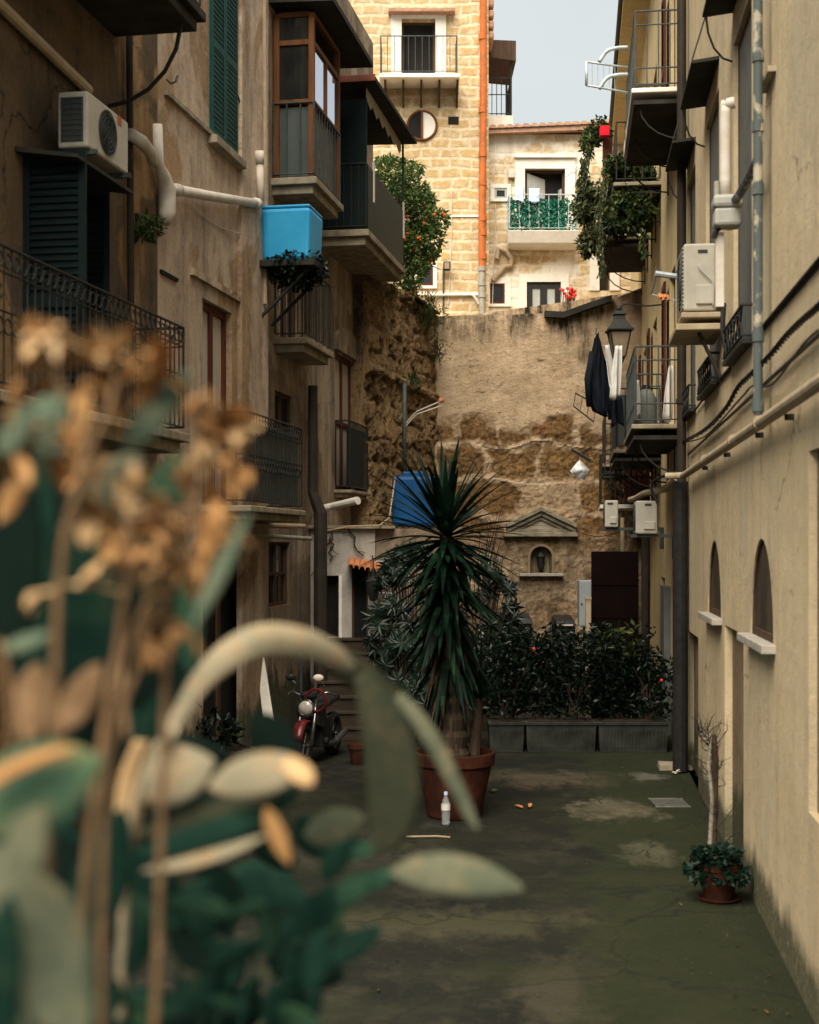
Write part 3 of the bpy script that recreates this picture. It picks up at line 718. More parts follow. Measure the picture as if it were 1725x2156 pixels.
NC = BW.hit(1139, 1200); NW = abs(BW.a(1162) - BW.a(1116)) / 2; NZ0, NZ1 = BW.z(1139, 1207), BW.z(1139, 1150)
def back_fn(a, z, top):
    d, (t1, t2) = qb(a, z)
    v = Vector((a, 0, z))
    edge = z + .35 * fbm(v * 1.1, 4)
    stone = 1 - sm(edge, PL - .25, PL + .1)
    lowp = sm(edge, 2.75, 3.1)              # under the pediment: rough render over rubble
    pl = max(lowp, .45 * (fbm(v * 1.7 + Vector((9, 9, 9)), 4) > .0)) * stone
    j = (1 - sm(d + .05 * fbm(v * 5, 4), .01, .085))
    mort = sm(t2 + .5 * fbm(v * 1.2 + Vector((3, 0, 5)), 3), .2, .5)
    face = sm(d + .10 * fbm(v * 3, 4), .03, .12) * (1 if t2 < .82 else .25)
    h = stone * pl * (-.014 * face + .05 * (t1 - .5)) + .02 * fbm(v * 4.5, 5) * (.45 + stone) + .03 * fbm(v * .8, 3)
    h += .02 * fbm(v * 11, 4) * stone
    j = sm(fbm(v * 1.4 + Vector((2, 1, 8)), 3), .05, .3) * (1 - sm(abs(d - .06) + .02 * fbm(v * 6, 2), .0, .035))
    gap = j * stone * pl
    dt = top - z
    gr = max(.95 * (1 - sm(dt + .25 * fbm(v * 2.0, 3), .05, .75)) + .18, .62 * (1 - sm(z, 2.4, 3.6)))  # top edge and lower part of the wall both mixed darker
    # vertical wet stains on the right
    for (px, w_, zl) in ((1200, .12, .9), (1232, .13, 1.6)):
        ax = BW.a(px)
        gr = max(gr, (1 - sm(abs(a - ax) + .08 * fbm(v * 3, 3), w_ * .5, w_ * 1.6)) * (1 - sm(dt, zl * .6, zl)))
    return h, stone * face * max(pl, .55), t1, gap * .8, min(1, gr)
bwall = thing('boundary_wall', 'tall weathered ochre stone wall closing the alley, with a pediment and arched niche', 'stone wall', (BW.a(1130), BWY, 0))
topx = [(BW.a(880), 667), (BW.a(1150), 660), (BW.a(1240), 645), (BW.a(1310), 622), (BW.a(1370), 600)]
def btop(a):
    for (x0, y0), (x1, y1) in zip(topx, topx[1:]):
        if a <= x1 or (x1, y1) == topx[-1]:
            y = lerp(y0, y1, max(0, min(1.2, (a - x0) / (x1 - x0)))); return EYE + (HY - y) * BWY / F + .03 * noise.noise(Vector((a * 3, 0, 0)))
def nhole(a, z):
    if abs(a - NC[0]) > NW * .99 or z < NZ0: return False
    zs = NZ1 - NW
    return z < zs or (a - NC[0]) ** 2 + (z - zs) ** 2 < NW ** 2
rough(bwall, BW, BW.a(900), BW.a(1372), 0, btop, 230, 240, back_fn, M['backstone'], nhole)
# niche
mb = MB(BW); n = 16; zs = NZ1 - NW
ol = [(NC[0] + NW, NZ0)] + [(NC[0] + NW * math.cos(math.pi * k / n), zs + NW * math.sin(math.pi * k / n)) for k in range(n + 1)] + [(NC[0] - NW, NZ0)]
for k in range(len(ol) - 1):
    p, q = ol[k], ol[k + 1]
    mb.add([(p[0], .07, p[1]), (q[0], .07, q[1]), (lerp(NC[0], q[0], .85), -.22, q[1]), (lerp(NC[0], p[0], .85), -.22, p[1])], [(0, 1, 2, 3)])
mb.add([(lerp(NC[0], x, .85), -.22, z) for x, z in ol], [tuple(range(len(ol)))])
for k in range(len(ol) - 1):
    p, q = ol[k], ol[k + 1]; ex = lambda c: (NC[0] + (c[0] - NC[0]) * 1.22, c[1] if c[1] <= zs else zs + (c[1] - zs) * 1.22)
    P_, Q_ = ex(p), ex(q)
    mb.hexa([(p[0], .0, p[1]), (q[0], .0, q[1]), (Q_[0], .0, Q_[1]), (P_[0], .0, P_[1])], [(p[0], .085, p[1]), (q[0], .085, q[1]), (Q_[0], .075, Q_[1]), (P_[0], .075, P_[1])])
nich = mb.build('niche', plaster('niche_plaster', (.24, .18, .11), (.30, .23, .14), (.07, .055, .035), .7, .3), bwall)
mb = MB(BW); mb.box(NC[0] - NW * 2, NC[0] + NW * 2, -.02, .17, NZ0 - .06, NZ0); mb.build('niche_sill', M['marble'], nich, bevel=.008)
# pediment
mb = MB(BW)
pl_, pr_, pc_ = BW.a(1060), BW.a(1216), BW.a(1138); zb0 = BW.z(1138, 1130); zb1 = BW.z(1138, 1118); zp = BW.z(1138, 1066)
mb.box(pl_, pr_, -.05, .2, zb0, zb1 - .02)
mb.box(pl_ + .1, pr_ - .1, -.05, .15, zb1 - .02, zb1 + .05)
for (sx, ex) in ((pl_ + .05, pc_), (pr_ - .05, pc_)):
    for (th0, th1, ee) in ((0, .10, .26), (-.10, -.002, .20), (-.18, -.102, .14)):
        mb.hexa([(sx, -.05, zb1 + th0 + .06), (ex, -.05, zp + th0 - .11), (ex, ee, zp + th0 - .11), (sx, ee, zb1 + th0 + .06)],
                [(sx, -.05, zb1 + th1 + .06), (ex, -.05, zp + th1 - .11), (ex, ee, zp + th1 - .11), (sx, ee, zb1 + th1 + .06)])
ped = mb.build('pediment', plaster('pediment_stone', (.33, .28, .19), (.40, .35, .25), (.035, .033, .025), .95, .8, None, 0, .5), bwall, bevel=.012)
mb = MB(BW); mb.prism([(pl_ + .25, zb1 + .05), (pr_ - .25, zb1 + .05), (pc_, zp - .22)], -.04, .09); mb.build('tympanum', plaster('tympanum_plaster', (.42, .35, .27), (.48, .40, .31), (.1, .08, .05), .6, .3), ped)
# coping: broken beam lying on the wall top at the right
beam = MB(BW)
pts = [(BW.a(1146), .02, BW.z(1146, 660)), (BW.a(1185), .1, BW.z(1185, 662)), (BW.a(1235), .12, BW.z(1235, 644)), (BW.a(1286), .1, BW.z(1286, 627))]
for p, q in zip(pts, pts[1:]):
    beam.hexa([(p[0], -.3, p[2] - .10), (q[0], -.3, q[2] - .10), (q[0], .2, q[2] - .10), (p[0], .2, p[2] - .10)], [(p[0], -.3, p[2] + .02), (q[0], -.3, q[2] + .02), (q[0], .2, q[2] + .03), (p[0], .2, p[2] + .03)])
beam.build('wall_coping', M['awning_dark'], bwall)

qs = blocks(8, .42, .62)
def side_fn(a, z, top):
    d, (t1, t2) = qs(a, z); v = Vector((a, 3, z))
    big = fbm(v * .9, 3)
    stone = sm(fbm(v * 1.0 + Vector((1, 5, 2)), 4), -.25, .15)
    j = 1 - sm(d + .05 * fbm(v * 6, 3), .0, .075)
    hole = sm(fbm(v * 2.6 + Vector((7, 7, 1)), 4), .38, .55)
    h = .05 * sm(d, 0, .08) * stone + .07 * (t1 - .5) * stone + .045 * fbm(v * 3, 5) + .05 * big - .07 * hole + .03 * fbm(v * 9, 4)
    for zc, hh in ((5.95, .10), (7.62, .06)):
        h += hh * (1 - sm(abs(z - zc), .03, .14))
    gap = max(j * stone * .8, hole)
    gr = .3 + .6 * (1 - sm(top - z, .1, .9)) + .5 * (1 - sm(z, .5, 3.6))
    return h, .35 + .65 * stone, t1, min(1, gap), min(1, gr)
swall = thing('boundary_wall', 'rough brown rubble wall with weeds on top, running from the grimy house to the ochre wall', 'stone wall', SW.P(SW.a(785), 0, 0))
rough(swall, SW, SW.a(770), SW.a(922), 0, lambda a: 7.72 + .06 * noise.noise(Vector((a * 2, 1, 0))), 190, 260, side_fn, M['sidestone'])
mb = MB(SW)
a0, a1 = SW.a(862), SW.a(914); k = 0
while a0 + k * .2 < a1:
    a = a0 + k * .2; mb.add([(a, -.4, 7.82), (a + .2, -.4, 7.82), (a + .2, .14, 7.72), (a, .14, 7.72), (a, -.4, 7.86), (a + .2, -.4, 7.86), (a + .2, .14, 7.76), (a, .14, 7.76)],
        [(0, 1, 2, 3), (4, 7, 6, 5), (0, 4, 5, 1), (1, 5, 6, 2), (2, 6, 7, 3), (3, 7, 4, 0)]); k += 1
mb.build('wall_coping', M['terracotta'], swall)
# ================================================================== BACK: tower house
def bx(W, x0, y0, x1, y1): return (W.a(x0), W.a(x1), W.z(x0, y1), W.z(x0, y0))
ZT = 7.46
tower = thing('tower_house', 'tall house of yellow stone blocks rising behind the ochre wall, with an orange drainpipe', 'house', (TW.a(930), 36.0, ZT))
ow = (*bx(TW, 846, 40, 917, 174), .3); osm = (*bx(TW, 880, 562, 912, 602), .2)
oR = (TW.a(858), TW.a(919), TW.z(889, 301), TW.z(889, 230), .18)
facade(tower, TW, -4.5, TW.a(1029), ZT, 19, [ow, osm], M['ashlar'], back=7)
w = window(tower, TW, ow, M['wood_brown'], M['interior'], fw=.06, mull=0)
trim(tower, TW, ow, M['plaster_white'], .27, .05)
mb = MB(TW); mb.box(TW.a(818), TW.a(958), -.02, .28, TW.z(888, 33), TW.z(888, 24)); mb.build('lintel', M['tile'], tower, bevel=.02)
z0 = TW.z(885, 177)
mb = MB(TW); mb.box(TW.a(800), TW.a(966), -.02, .85, z0 - .11, z0); s = mb.build('balcony', M['slab_white'], tower, bevel=.02)
railing(TW, TW.a(803), TW.a(960), .8, z0, .93, r=.009, pitch=.17).build('railing', M['iron_grey'], s)
for k in range(5):
    a = lerp(TW.a(812), TW.a(962), k / 4)
    mb = MB(TW); mb.prism([(a - .03, z0 - .13), (a + .03, z0 - .13), (a + .02, z0 - .5), (a - .02, z0 - .5)], 0, .06)
    mb.hexa([(a - .025, 0, z0 - .6), (a + .025, 0, z0 - .6), (a + .025, .05, z0 - .6), (a - .025, .05, z0 - .6)], [(a - .025, 0, z0 - .115), (a + .025, 0, z0 - .115), (a + .025, .7, z0 - .115), (a - .025, .7, z0 - .115)])
    mb.build('bracket', M['wood_brown'], s)
# round window
c = TW.hit(889, 265); rr = (oR[1] - oR[0]) / 2
mb = MB(TW); mb.ring((c[0], .03, c[1]), Vector((1, 0, 0)), Vector((0, 0, 1)), rr, .032, 32, 8)
mb.box(c[0] - .03, c[0] + .025, .02, .08, c[1] - rr, c[1] + rr); rw_ = mb.build('round_window', M['wood_orange'], tower)
for (w0, w1, mm) in ((math.pi / 2, 1.5 * math.pi, 'interior'), (-math.pi / 2, math.pi / 2, 'plaster_white')):
    mb = MB(TW); mb.prism([(c[0] + rr * math.cos(lerp(w0, w1, k / 16)), c[1] + rr * math.sin(lerp(w0, w1, k / 16))) for k in range(17)], -.02, .035); mb.build('pane', M[mm], rw_)
mb = MB(TW); o_ = bx(TW, 944, 246, 966, 262); mb.box(o_[0], o_[1], -.01, .02, o_[2], o_[3]); mb.build('wall_vent', M['interior'], tower)
w = window(tower, TW, osm, M['wood_red'], M['glass_dark'], fw=.06, mull=0, e=-.02)
trim(tower, TW, osm, M['plaster_white'], .1, .03, bottom=True)
mb = MB(TW); mb.box(-4, TW.a(1010), -.01, .04, TW.z(900, 622), TW.z(900, 617)); mb.box(-4, TW.a(1008), -.01, .03, TW.z(900, 457), TW.z(900, 453)); mb.build('string_course', M['slab_white'], tower)
# side balcony and its little roof on the right flank
SY = 37.2; SB = frontal(SY)
x0, x1 = TW.a(1029), SB.a(1076); zz = SB.z(1050, 243)
mb = MB(); mb.box(x0, x1 + .05, SY, SY + 1.8, zz - .45, zz); s = mb.build('balcony', M['plaster_white'], tower)
mb = MB()
zt_ = SB.z(1050, 130)
for z in (zz + .05, zz + .55, zz + .98): mb.tube([(x0, SY + .02, z), (x1, SY + .02, z), (x1, SY + 1.7, z)], .014, 6)
for k in range(6): x = lerp(x0 + .03, x1, k / 5); mb.tube([(x, SY + .02, zz), (x, SY + .02, zz + .98)], .011, 5)
for k in range(1, 9): y = lerp(SY, SY + 1.7, k / 8); mb.tube([(x1, y, zz), (x1, y, zz + .98)], .011, 5)
mb.tube([(x1, SY + .02, zz), (x1, SY + .02, zt_ + .2)], .028, 8); mb.tube([(x1, SY + 1.7, zz), (x1, SY + 1.7, zt_ + .2)], .028, 8)
mb.build('railing', M['iron'], s)
mb = MB(); xr = SB.a(1086)
mb.hexa([(x0, SY - .1, SB.z(1035, 122)), (xr, SY - .15, SB.z(1080, 132)), (xr, SY + 2, SB.z(1080, 132) + .05), (x0, SY + 2, SB.z(1035, 122))],
        [(x0, SY - .1, SB.z(1035, 86)), (xr, SY - .15, SB.z(1080, 90)), (xr, SY + 2, SB.z(1080, 90)), (x0, SY + 2, SB.z(1035, 82))])
mb.build('balcony_roof', M['wood_brown'], tower)
mb = MB()        # eave seen edge-on beside the pipe
for k in range(8):
    z = TW.z(1035, 78) + k * .27; mb.box(TW.a(1029), TW.a(1041), 36.1, 39, z, z + .2)
mb.build('eave', M['tile'], tower, bevel=.05)

# ================================================================== BACK: low house on the right
lowh = thing('terrace_house', 'low pale stone house with a tiled eave and an ivy-screened balcony, right of the tower', 'house', (BL.a(1140), 36.6, ZT))
fd = (*bx(BL, 1105, 356, 1190, 497), .3); sw1 = (*bx(BL, 1041, 396, 1068, 419), .12); ld = (*bx(BL, 1109, 594, 1181, 664), .15); rw1 = (*bx(BL, 1032, 597, 1063, 640), .12)
gw = (*bx(BL, 1262, 560, 1284, 612), .25)
zte = BL.z(1140, 283)
facade(lowh, BL, TW.a(1029) - .3, BL.a(1330), ZT, zte, [fd, sw1, ld, rw1, gw], M['ashlar_pale'], back=6)
mb = MB(BL); mb.box(fd[0] + .02, fd[1] - .02, -.4, -.3, fd[2], fd[3]); w = mb.build('balcony_door', M['interior'], lowh)
mb = MB(BL)
for x in (fd[0], fd[1] - .06): mb.box(x, x + .06, -.29, -.1, fd[2], fd[3])
mb.box(fd[0] + .06, fd[1] - .06, -.29, -.105, fd[3] - .06, fd[3]); mb.build('door_frame', M['wood_brown'], w)
mb = MB(BL); xm = BL.a(1150)
mb.hexa([(fd[0] + .07, -.12, fd[2]), (xm, -.34, fd[2]), (xm, -.30, fd[2]), (fd[0] + .07, -.08, fd[2])], [(fd[0] + .07, -.12, fd[3] - .08), (xm, -.34, fd[3] - .2), (xm, -.30, fd[3] - .2), (fd[0] + .07, -.08, fd[3] - .08)])
mb.hexa([(BL.a(1177), -.2, fd[2]), (BL.a(1181), -.05, fd[2]), (BL.a(1183), -.05, fd[2]), (BL.a(1180), -.2, fd[2])], [(BL.a(1177), -.2, fd[3] - .5), (BL.a(1181), -.05, fd[3] - .5), (BL.a(1183), -.05, fd[3] - .5), (BL.a(1180), -.2, fd[3] - .5)])
mb.build('door_leaf', M['pane_pale'], w)
trim(lowh, BL, fd, M['plaster_white'], .26, .06)
mb = MB(BL); mb.box(BL.a(1083), BL.a(1214), -.02, .14, BL.z(1140, 334), BL.z(1140, 327)); mb.build('lintel', M['plaster_white'], lowh)
window(lowh, BL, sw1, M['pane_pale'], M['glass_dark'], fw=.06, mull=0, e=-.04); trim(lowh, BL, sw1, M['plaster_white'], .1, .03, bottom=True)
window(lowh, BL, rw1, M['wood_red'], M['glass_dark'], fw=.05, mull=0, e=-.05); trim(lowh, BL, rw1, M['plaster_white'], .16, .02, bottom=True)
window(lowh, BL, ld, M['iron'], M['pane_pale'], fw=.15, mull=1, e=-.06, name='door'); trim(lowh, BL, ld, M['plaster_white'], .2, .05)
window(lowh, BL, gw, M['wood_brown'], M['glass_dark'], fw=.05, mull=0); trim(lowh, BL, gw, M['plaster_white'], .25, .04)
zs_ = BL.z(1140, 498)
mb = MB(BL); mb.hexa([(BL.a(1068), 0, zs_ - .36), (BL.a(1213), 0, zs_ - .36), (BL.a(1213), .6, zs_ - .30), (BL.a(1068), .6, zs_ - .30)], [(BL.a(1066), 0, zs_), (BL.a(1214), 0, zs_), (BL.a(1214), .75, zs_), (BL.a(1066), .75, zs_)])
s = mb.build('balcony', M['slab_white'], lowh, bevel=.02)
railing(BL, BL.a(1069), BL.a(1211), .72, zs_, .9, r=.010, pitch=.24).build('railing', M['iron_white'], s)
mb = MB(BL)
r2 = random.Random(3)
def leaf(mb, c, L, W_, d, nrm):
    """folded leaf: c base, d direction, nrm normal (world)"""
    sx = d.cross(nrm); sx.normalize()
    t = c + d * L; m1 = c + d * L * .45
    mb.add([c, m1 + sx * W_ + nrm * W_ * .35, t, m1 - sx * W_ + nrm * W_ * .35], [(0, 1, 2), (0, 2, 3)])
def rv(r, up=0):
    v = Vector((r.gauss(0, 1), r.gauss(0, 1), r.gauss(0, 1) + up)); v.normalize(); return v
sc = MB()
for k in range(2200):
    a = r2.uniform(BL.a(1070), BL.a(1207)); z = zs_ + r2.uniform(.03, .8); e = .66 + r2.uniform(-.03, .06)
    if a > BL.a(1180) and r2.random() < .45: continue
    leaf(sc, BL.P(a, e, z), .085, .026, rv(r2, -.6), (BL.n + rv(r2) * .7).normalized())
sc.build('ivy_screen', M['leaf_screen'], s, fix=False)
# tiled eave
rf = MB()
n = 17; xa, xb = TW.a(1029) + .02, BL.a(1322); za = zte
for k in range(n):
    x = lerp(xa, xb, (k + .5) / n); w_ = (xb - xa) / n * .5; sl = .16 * k / n
    for m_ in range(6):
        t0, t1 = math.pi * m_ / 6, math.pi * (m_ + 1) / 6
        rf.add([(x + w_ * math.cos(t), y, z + sl + w_ * .9 * math.sin(t)) for (t, y, z) in ((t0, 36.25, za + .06), (t1, 36.25, za + .06), (t1, 42, za + .85), (t0, 42, za + .85))], [(0, 1, 2, 3)])
    rf.add([(x + w_ * math.cos(math.pi * m_ / 6), 36.25, za + .06 + sl + w_ * .9 * math.sin(math.pi * m_ / 6)) for m_ in range(7)], [tuple(range(7))])
rf.hexa([(xa, 36.3, za - .06), (xb, 36.3, za + .08), (xb, 42, za + .6), (xa, 42, za + .6)], [(xa, 36.3, za + .06), (xb, 36.3, za + .22), (xb, 42, za + .9), (xa, 42, za + .8)])
rf.build('roof', M['tile'], lowh)

# ================================================================== RIGHT: near rendered building
rb_end = RW.a(1441)
near_b = thing('rendered_building', 'cream rendered building along the right edge, with two arched windows near the street', 'building', RW.P(3, 0, 0))
RZ = 1.00684
W1 = (11.35 * RZ, 12.65 * RZ, 4.45, 7.25, .09); W2 = (13.95 * RZ, 15.35 * RZ, 4.42, 7.3, .09); W3 = (16.7 * RZ, 17.9 * RZ, 4.42, 7.3, .09)
AR = (10.1 * RZ, 11.4 * RZ, 2.1, 2.86, .05, .76); BR = (13.75 * RZ, 15.1 * RZ, 2.1, 2.86, .05, .76)
O1 = (11.9 * RZ, 13.4 * RZ, 0.0, 2.06, .07); O2 = (16.3 * RZ, 17.85 * RZ, 0.0, 1.75, .08); O0 = (6.9 * RZ, 8.56 * RZ, 1.2, 3.37, .05)
facade(near_b, RW, 3, rb_end, 0, 10.1, [W1, W2, W3, AR, BR, O1, O2, O0], M['plaster_right'])
recm = M['sidestone']
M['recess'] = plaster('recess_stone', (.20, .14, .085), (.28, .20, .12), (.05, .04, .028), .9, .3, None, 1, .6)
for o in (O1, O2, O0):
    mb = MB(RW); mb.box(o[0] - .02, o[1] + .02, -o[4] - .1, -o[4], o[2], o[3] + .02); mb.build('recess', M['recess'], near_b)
M['pane_reflect'] = mat('pane_reflect', (.075, .058, .042), (.008, .008, .008), 3.2, .3, .05, spec=.2, stretch=(1, 1, .35), dist=.05)
for o in (AR, BR):
    c0, c1 = o[0], o[1]; cen = (c0 + c1) / 2; r_ = (c1 - c0) / 2
    mb = MB(RW); n = 14
    for k in range(n):
        t0, t1 = math.pi * k / n, math.pi * (k + 1) / n
        P = [(cen + q * math.cos(t), o[2] + .03 + (o[5] if q > r_ - .01 else o[5] - .05) * math.sin(t)) for q, t in ((r_, t0), (r_, t1), (r_ - .05, t1), (r_ - .05, t0))]
        mb.hexa([(x, -.07, z) for x, z in P], [(x, -.012, z) for x, z in P])
    mb.box(c0, c1, -.07, -.010, o[2], o[2] + .06)
    w = mb.build('arched_window', M['wood_brown'], near_b)
    mb = MB(RW); mb.prism([(cen + r_ * math.cos(math.pi * k / 14), o[2] + .02 + o[5] * math.sin(math.pi * k / 14)) for k in range(15)], -.10, -.028); mb.build('pane', M['pane_reflect'], w)
    mb = MB(RW); mb.box(c0 - .12, c1 + .10, -.05, .10, o[2] - .06, o[2] + .002); mb.build('window_sill', M['marble'], w, bevel=.006)
for i, o in enumerate((W1, W2, W3)):
    w = window(near_b, RW, o, M['wood_brown'], M['glass_dark'], fw=.07)
    mb = MB(RW); mb.box(o[0] + .35, o[1] - .02, -.075, -.045, o[2] + .02, o[3] - .03)
    mb.build('shutter', M['shutter_grey'], w)
    mb = MB(RW); a0, a1, zz = o[0] - .06, o[1] + .06, o[2]
    for h_ in (.03, .27): mb.tube([(a0, .0, zz + h_), (a0, .08, zz + h_), (a1, .08, zz + h_), (a1, 0, zz + h_)], .013, 6)
    m_ = 6
    for k in range(m_):
        p, q = lerp(a0, a1, k / m_), lerp(a0, a1, (k + 1) / m_)
        mb.tube([(p, .08, zz + .03), (q, .08, zz + .27)], .009, 5); mb.tube([(q, .08, zz + .03), (p, .08, zz + .27)], .009, 5)
    mb.build('window_guard', M['iron'], w)
    mb = MB(RW); mb.box(o[0] - .1, o[1] + .1, -.05, .09, zz - .04, zz); mb.build('window_sill', M['iron'], w)
    zc = 7.56
    mb = MB(RW); mb.hexa([(o[0] - .05, 0, zc), (o[1] + .05, 0, zc), (o[1] + .05, .27, zc - .03), (o[0] - .05, .27, zc - .03)], [(o[0] - .05, 0, zc + .035), (o[1] + .05, 0, zc + .035), (o[1] + .05, .27, zc), (o[0] - .05, .27, zc)])
    cn = mb.build('canopy', M['awning_dark'], w)
    mb = MB(RW); mb.tube([(o[1], .01, zc - .45)] + [(o[1], .24 * math.sin(t), zc - .45 + .42 * (1 - math.cos(t))) for t in (.4, .8, 1.2, 1.55)], .010, 6)
    mb.build('canopy_stay', M['iron'], w); mb = MB(RW); mb.tube([(o[0], .01, zc + .85), (o[0] + .02, .26, zc + .03)], .005, 5); mb.build('canopy_wire', M['iron'], w); mb = MB(RW); mb.tube([(o[0] + .35, .01, zc + .85), (o[0] + .3, .26, zc + .03)], .005, 5)
    mb.build('canopy_stay', M['iron'], w)
# ledge at sill height and lower moulding
mb = MB(RW); mb.box(3.2, W1[0] - .2, -.01, .012, 4.40, 4.425); mb.box(W1[1] + .15, W2[0] - .15, -.01, .012, 4.40, 4.425); mb.build('string_course', M['pipe_dark'], near_b)

# ================================================================== RIGHT: far building with balconies
far_b = thing('balcony_building', 'ochre rendered building beyond the dark corner pipe, with stacked iron balconies and a long eave', 'building', RW.P(rb_end, 0, 0))
fl = (4.4, 8.8); cols = (20.1 * RZ, 24.7 * RZ, 28.3 * RZ)
fo = []
for z in fl:
    for a in cols: fo.append((a, a + 1.25, z + .02, z + 2.4, .12))
gl = [(22.4 * RZ, 23.5 * RZ, .0, 2.3, .12), (19.3 * RZ, 20.6 * RZ, 0, 2.2, .12)]
facade(far_b, RW, rb_end + .001, 48, 0, 13.3, fo + gl, M['plaster_far'])
for o in fo:
    w = window(far_b, RW, o, M['wood_brown'], M['glass_dark'], fw=.07, name='balcony_door')
    mb = MB(RW); louvre(mb, (o[1] + .01, .05), 1, 0.0, .62, o[2] + .02, o[3] - .02); mb.build('shutter', M['wood_red'], w)
for o in gl: window(far_b, RW, o, M['wood_brown'], M['interior'], fw=.06, name='door', mull=0)
mb = MB(RW); mb.box(rb_end, 48, -.02, .5, 13.15, 13.35); ev = mb.build('eave', M['plaster_far'], far_b)
mb = MB(RW); mb.tube([(rb_end, .53, 13.32), (48, .53, 13.32)], .055, 8); mb.build('gutter', M['pipe_dark'], ev)
bal = []
for z, th in zip(fl, (.16, .16)):
    bal.append(balcony(far_b, RW, 18.55 * RZ, 21.7 * RZ, .67, z, .14, 1.02, 'slab_white' if z > 5 else 'stone_slab', 'iron_grey', nbr=3, step=False, pitch=.14, rails=(.06, .27, .84, 1.02)))
    bal.append(balcony(far_b, RW, 23.35 * RZ, 26.4 * RZ, .78, z, .14, 1.0, 'stone_slab', 'iron', nbr=3, step=False, pitch=.14))
    bal.append(balcony(far_b, RW, 27.45 * RZ, 30.2 * RZ, .88, z, .14, 1.0, 'stone_slab', 'iron', nbr=3, step=False, pitch=.14))
for k in (0, 3):    # dark soffit sheets, underside shade put into their colour
    z = fl[k // 3]
    mb = MB(RW); mb.box(18.6 * RZ, 21.65 * RZ, 0, .64, z - .20, z - .145); mb.build('balcony_soffit', M['slab_shaded'], bal[k])
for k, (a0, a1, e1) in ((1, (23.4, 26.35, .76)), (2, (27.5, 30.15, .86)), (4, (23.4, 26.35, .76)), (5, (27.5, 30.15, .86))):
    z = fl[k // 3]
    mb = MB(RW); mb.box(a0 * RZ, a1 * RZ, 0, e1, z - .19, z - .142); mb.build('balcony_soffit', M['slab_shaded'], bal[k])
for k, (a0, a1, e1) in ((0, (18.65, 21.6, .60)), (1, (23.45, 26.3, .72))):
    mb = MB(RW); mb.box(a0 * RZ, a1 * RZ, e1, e1 + .012, 4.47, 5.3); mb.build('railing_cover', M['panel_grey'], bal[k])
for k in (1,):
    mb = MB(RW); mb.box(23.42 * RZ, 23.45 * RZ, .35, .72, 4.47, 5.3); mb.build('railing_cover', M['panel_grey'], bal[k])
# caged window low on the far end
cg = thing('window_cage', 'small barred cage balcony low on the right, above the brown metal door', 'window cage', RW.P(27.2 * RZ, .4, 3.5))
mb = MB(RW); c0, c1, ce = 26.0 * RZ, 28.2 * RZ, .95
zc0 = RW.z(1262, 1066, ce); mb.box(c0, c1, -.01, ce, zc0 - .07, zc0); mb.build('sill', M['slab_white'], cg)
mb = MB(RW)
for k in range(11): e = ce * k / 10 - .01; mb.tube([(c0 + .03, e + .02, zc0), (c0 + .03, e + .02, zc0 + .92)], .010, 5)
for k in range(12): a = lerp(c0, c1, k / 11); mb.tube([(a, ce - .02, zc0), (a, ce - .02, zc0 + .92)], .010, 5)
for z in (zc0 + .02, zc0 + .5, zc0 + .92): mb.tube([(c0 + .03, .0, z), (c0 + .03, ce - .02, z), (c1, ce - .02, z)], .014, 6)
for k in range(8): mb.tube([(c0 + .05, .1 * k * 1.1 + .0, zc0 + .15), (c0 + .05, .1 * k * 1.1 + .12, zc0 + .85)], .007, 5)
mb.build('bars', M['iron'], cg)
mb = MB(RW); mb.box(c0 + .6, c0 + .63, .02, .5, zc0, zc0 + .9); mb.build('panel', M['wood_red'], cg)
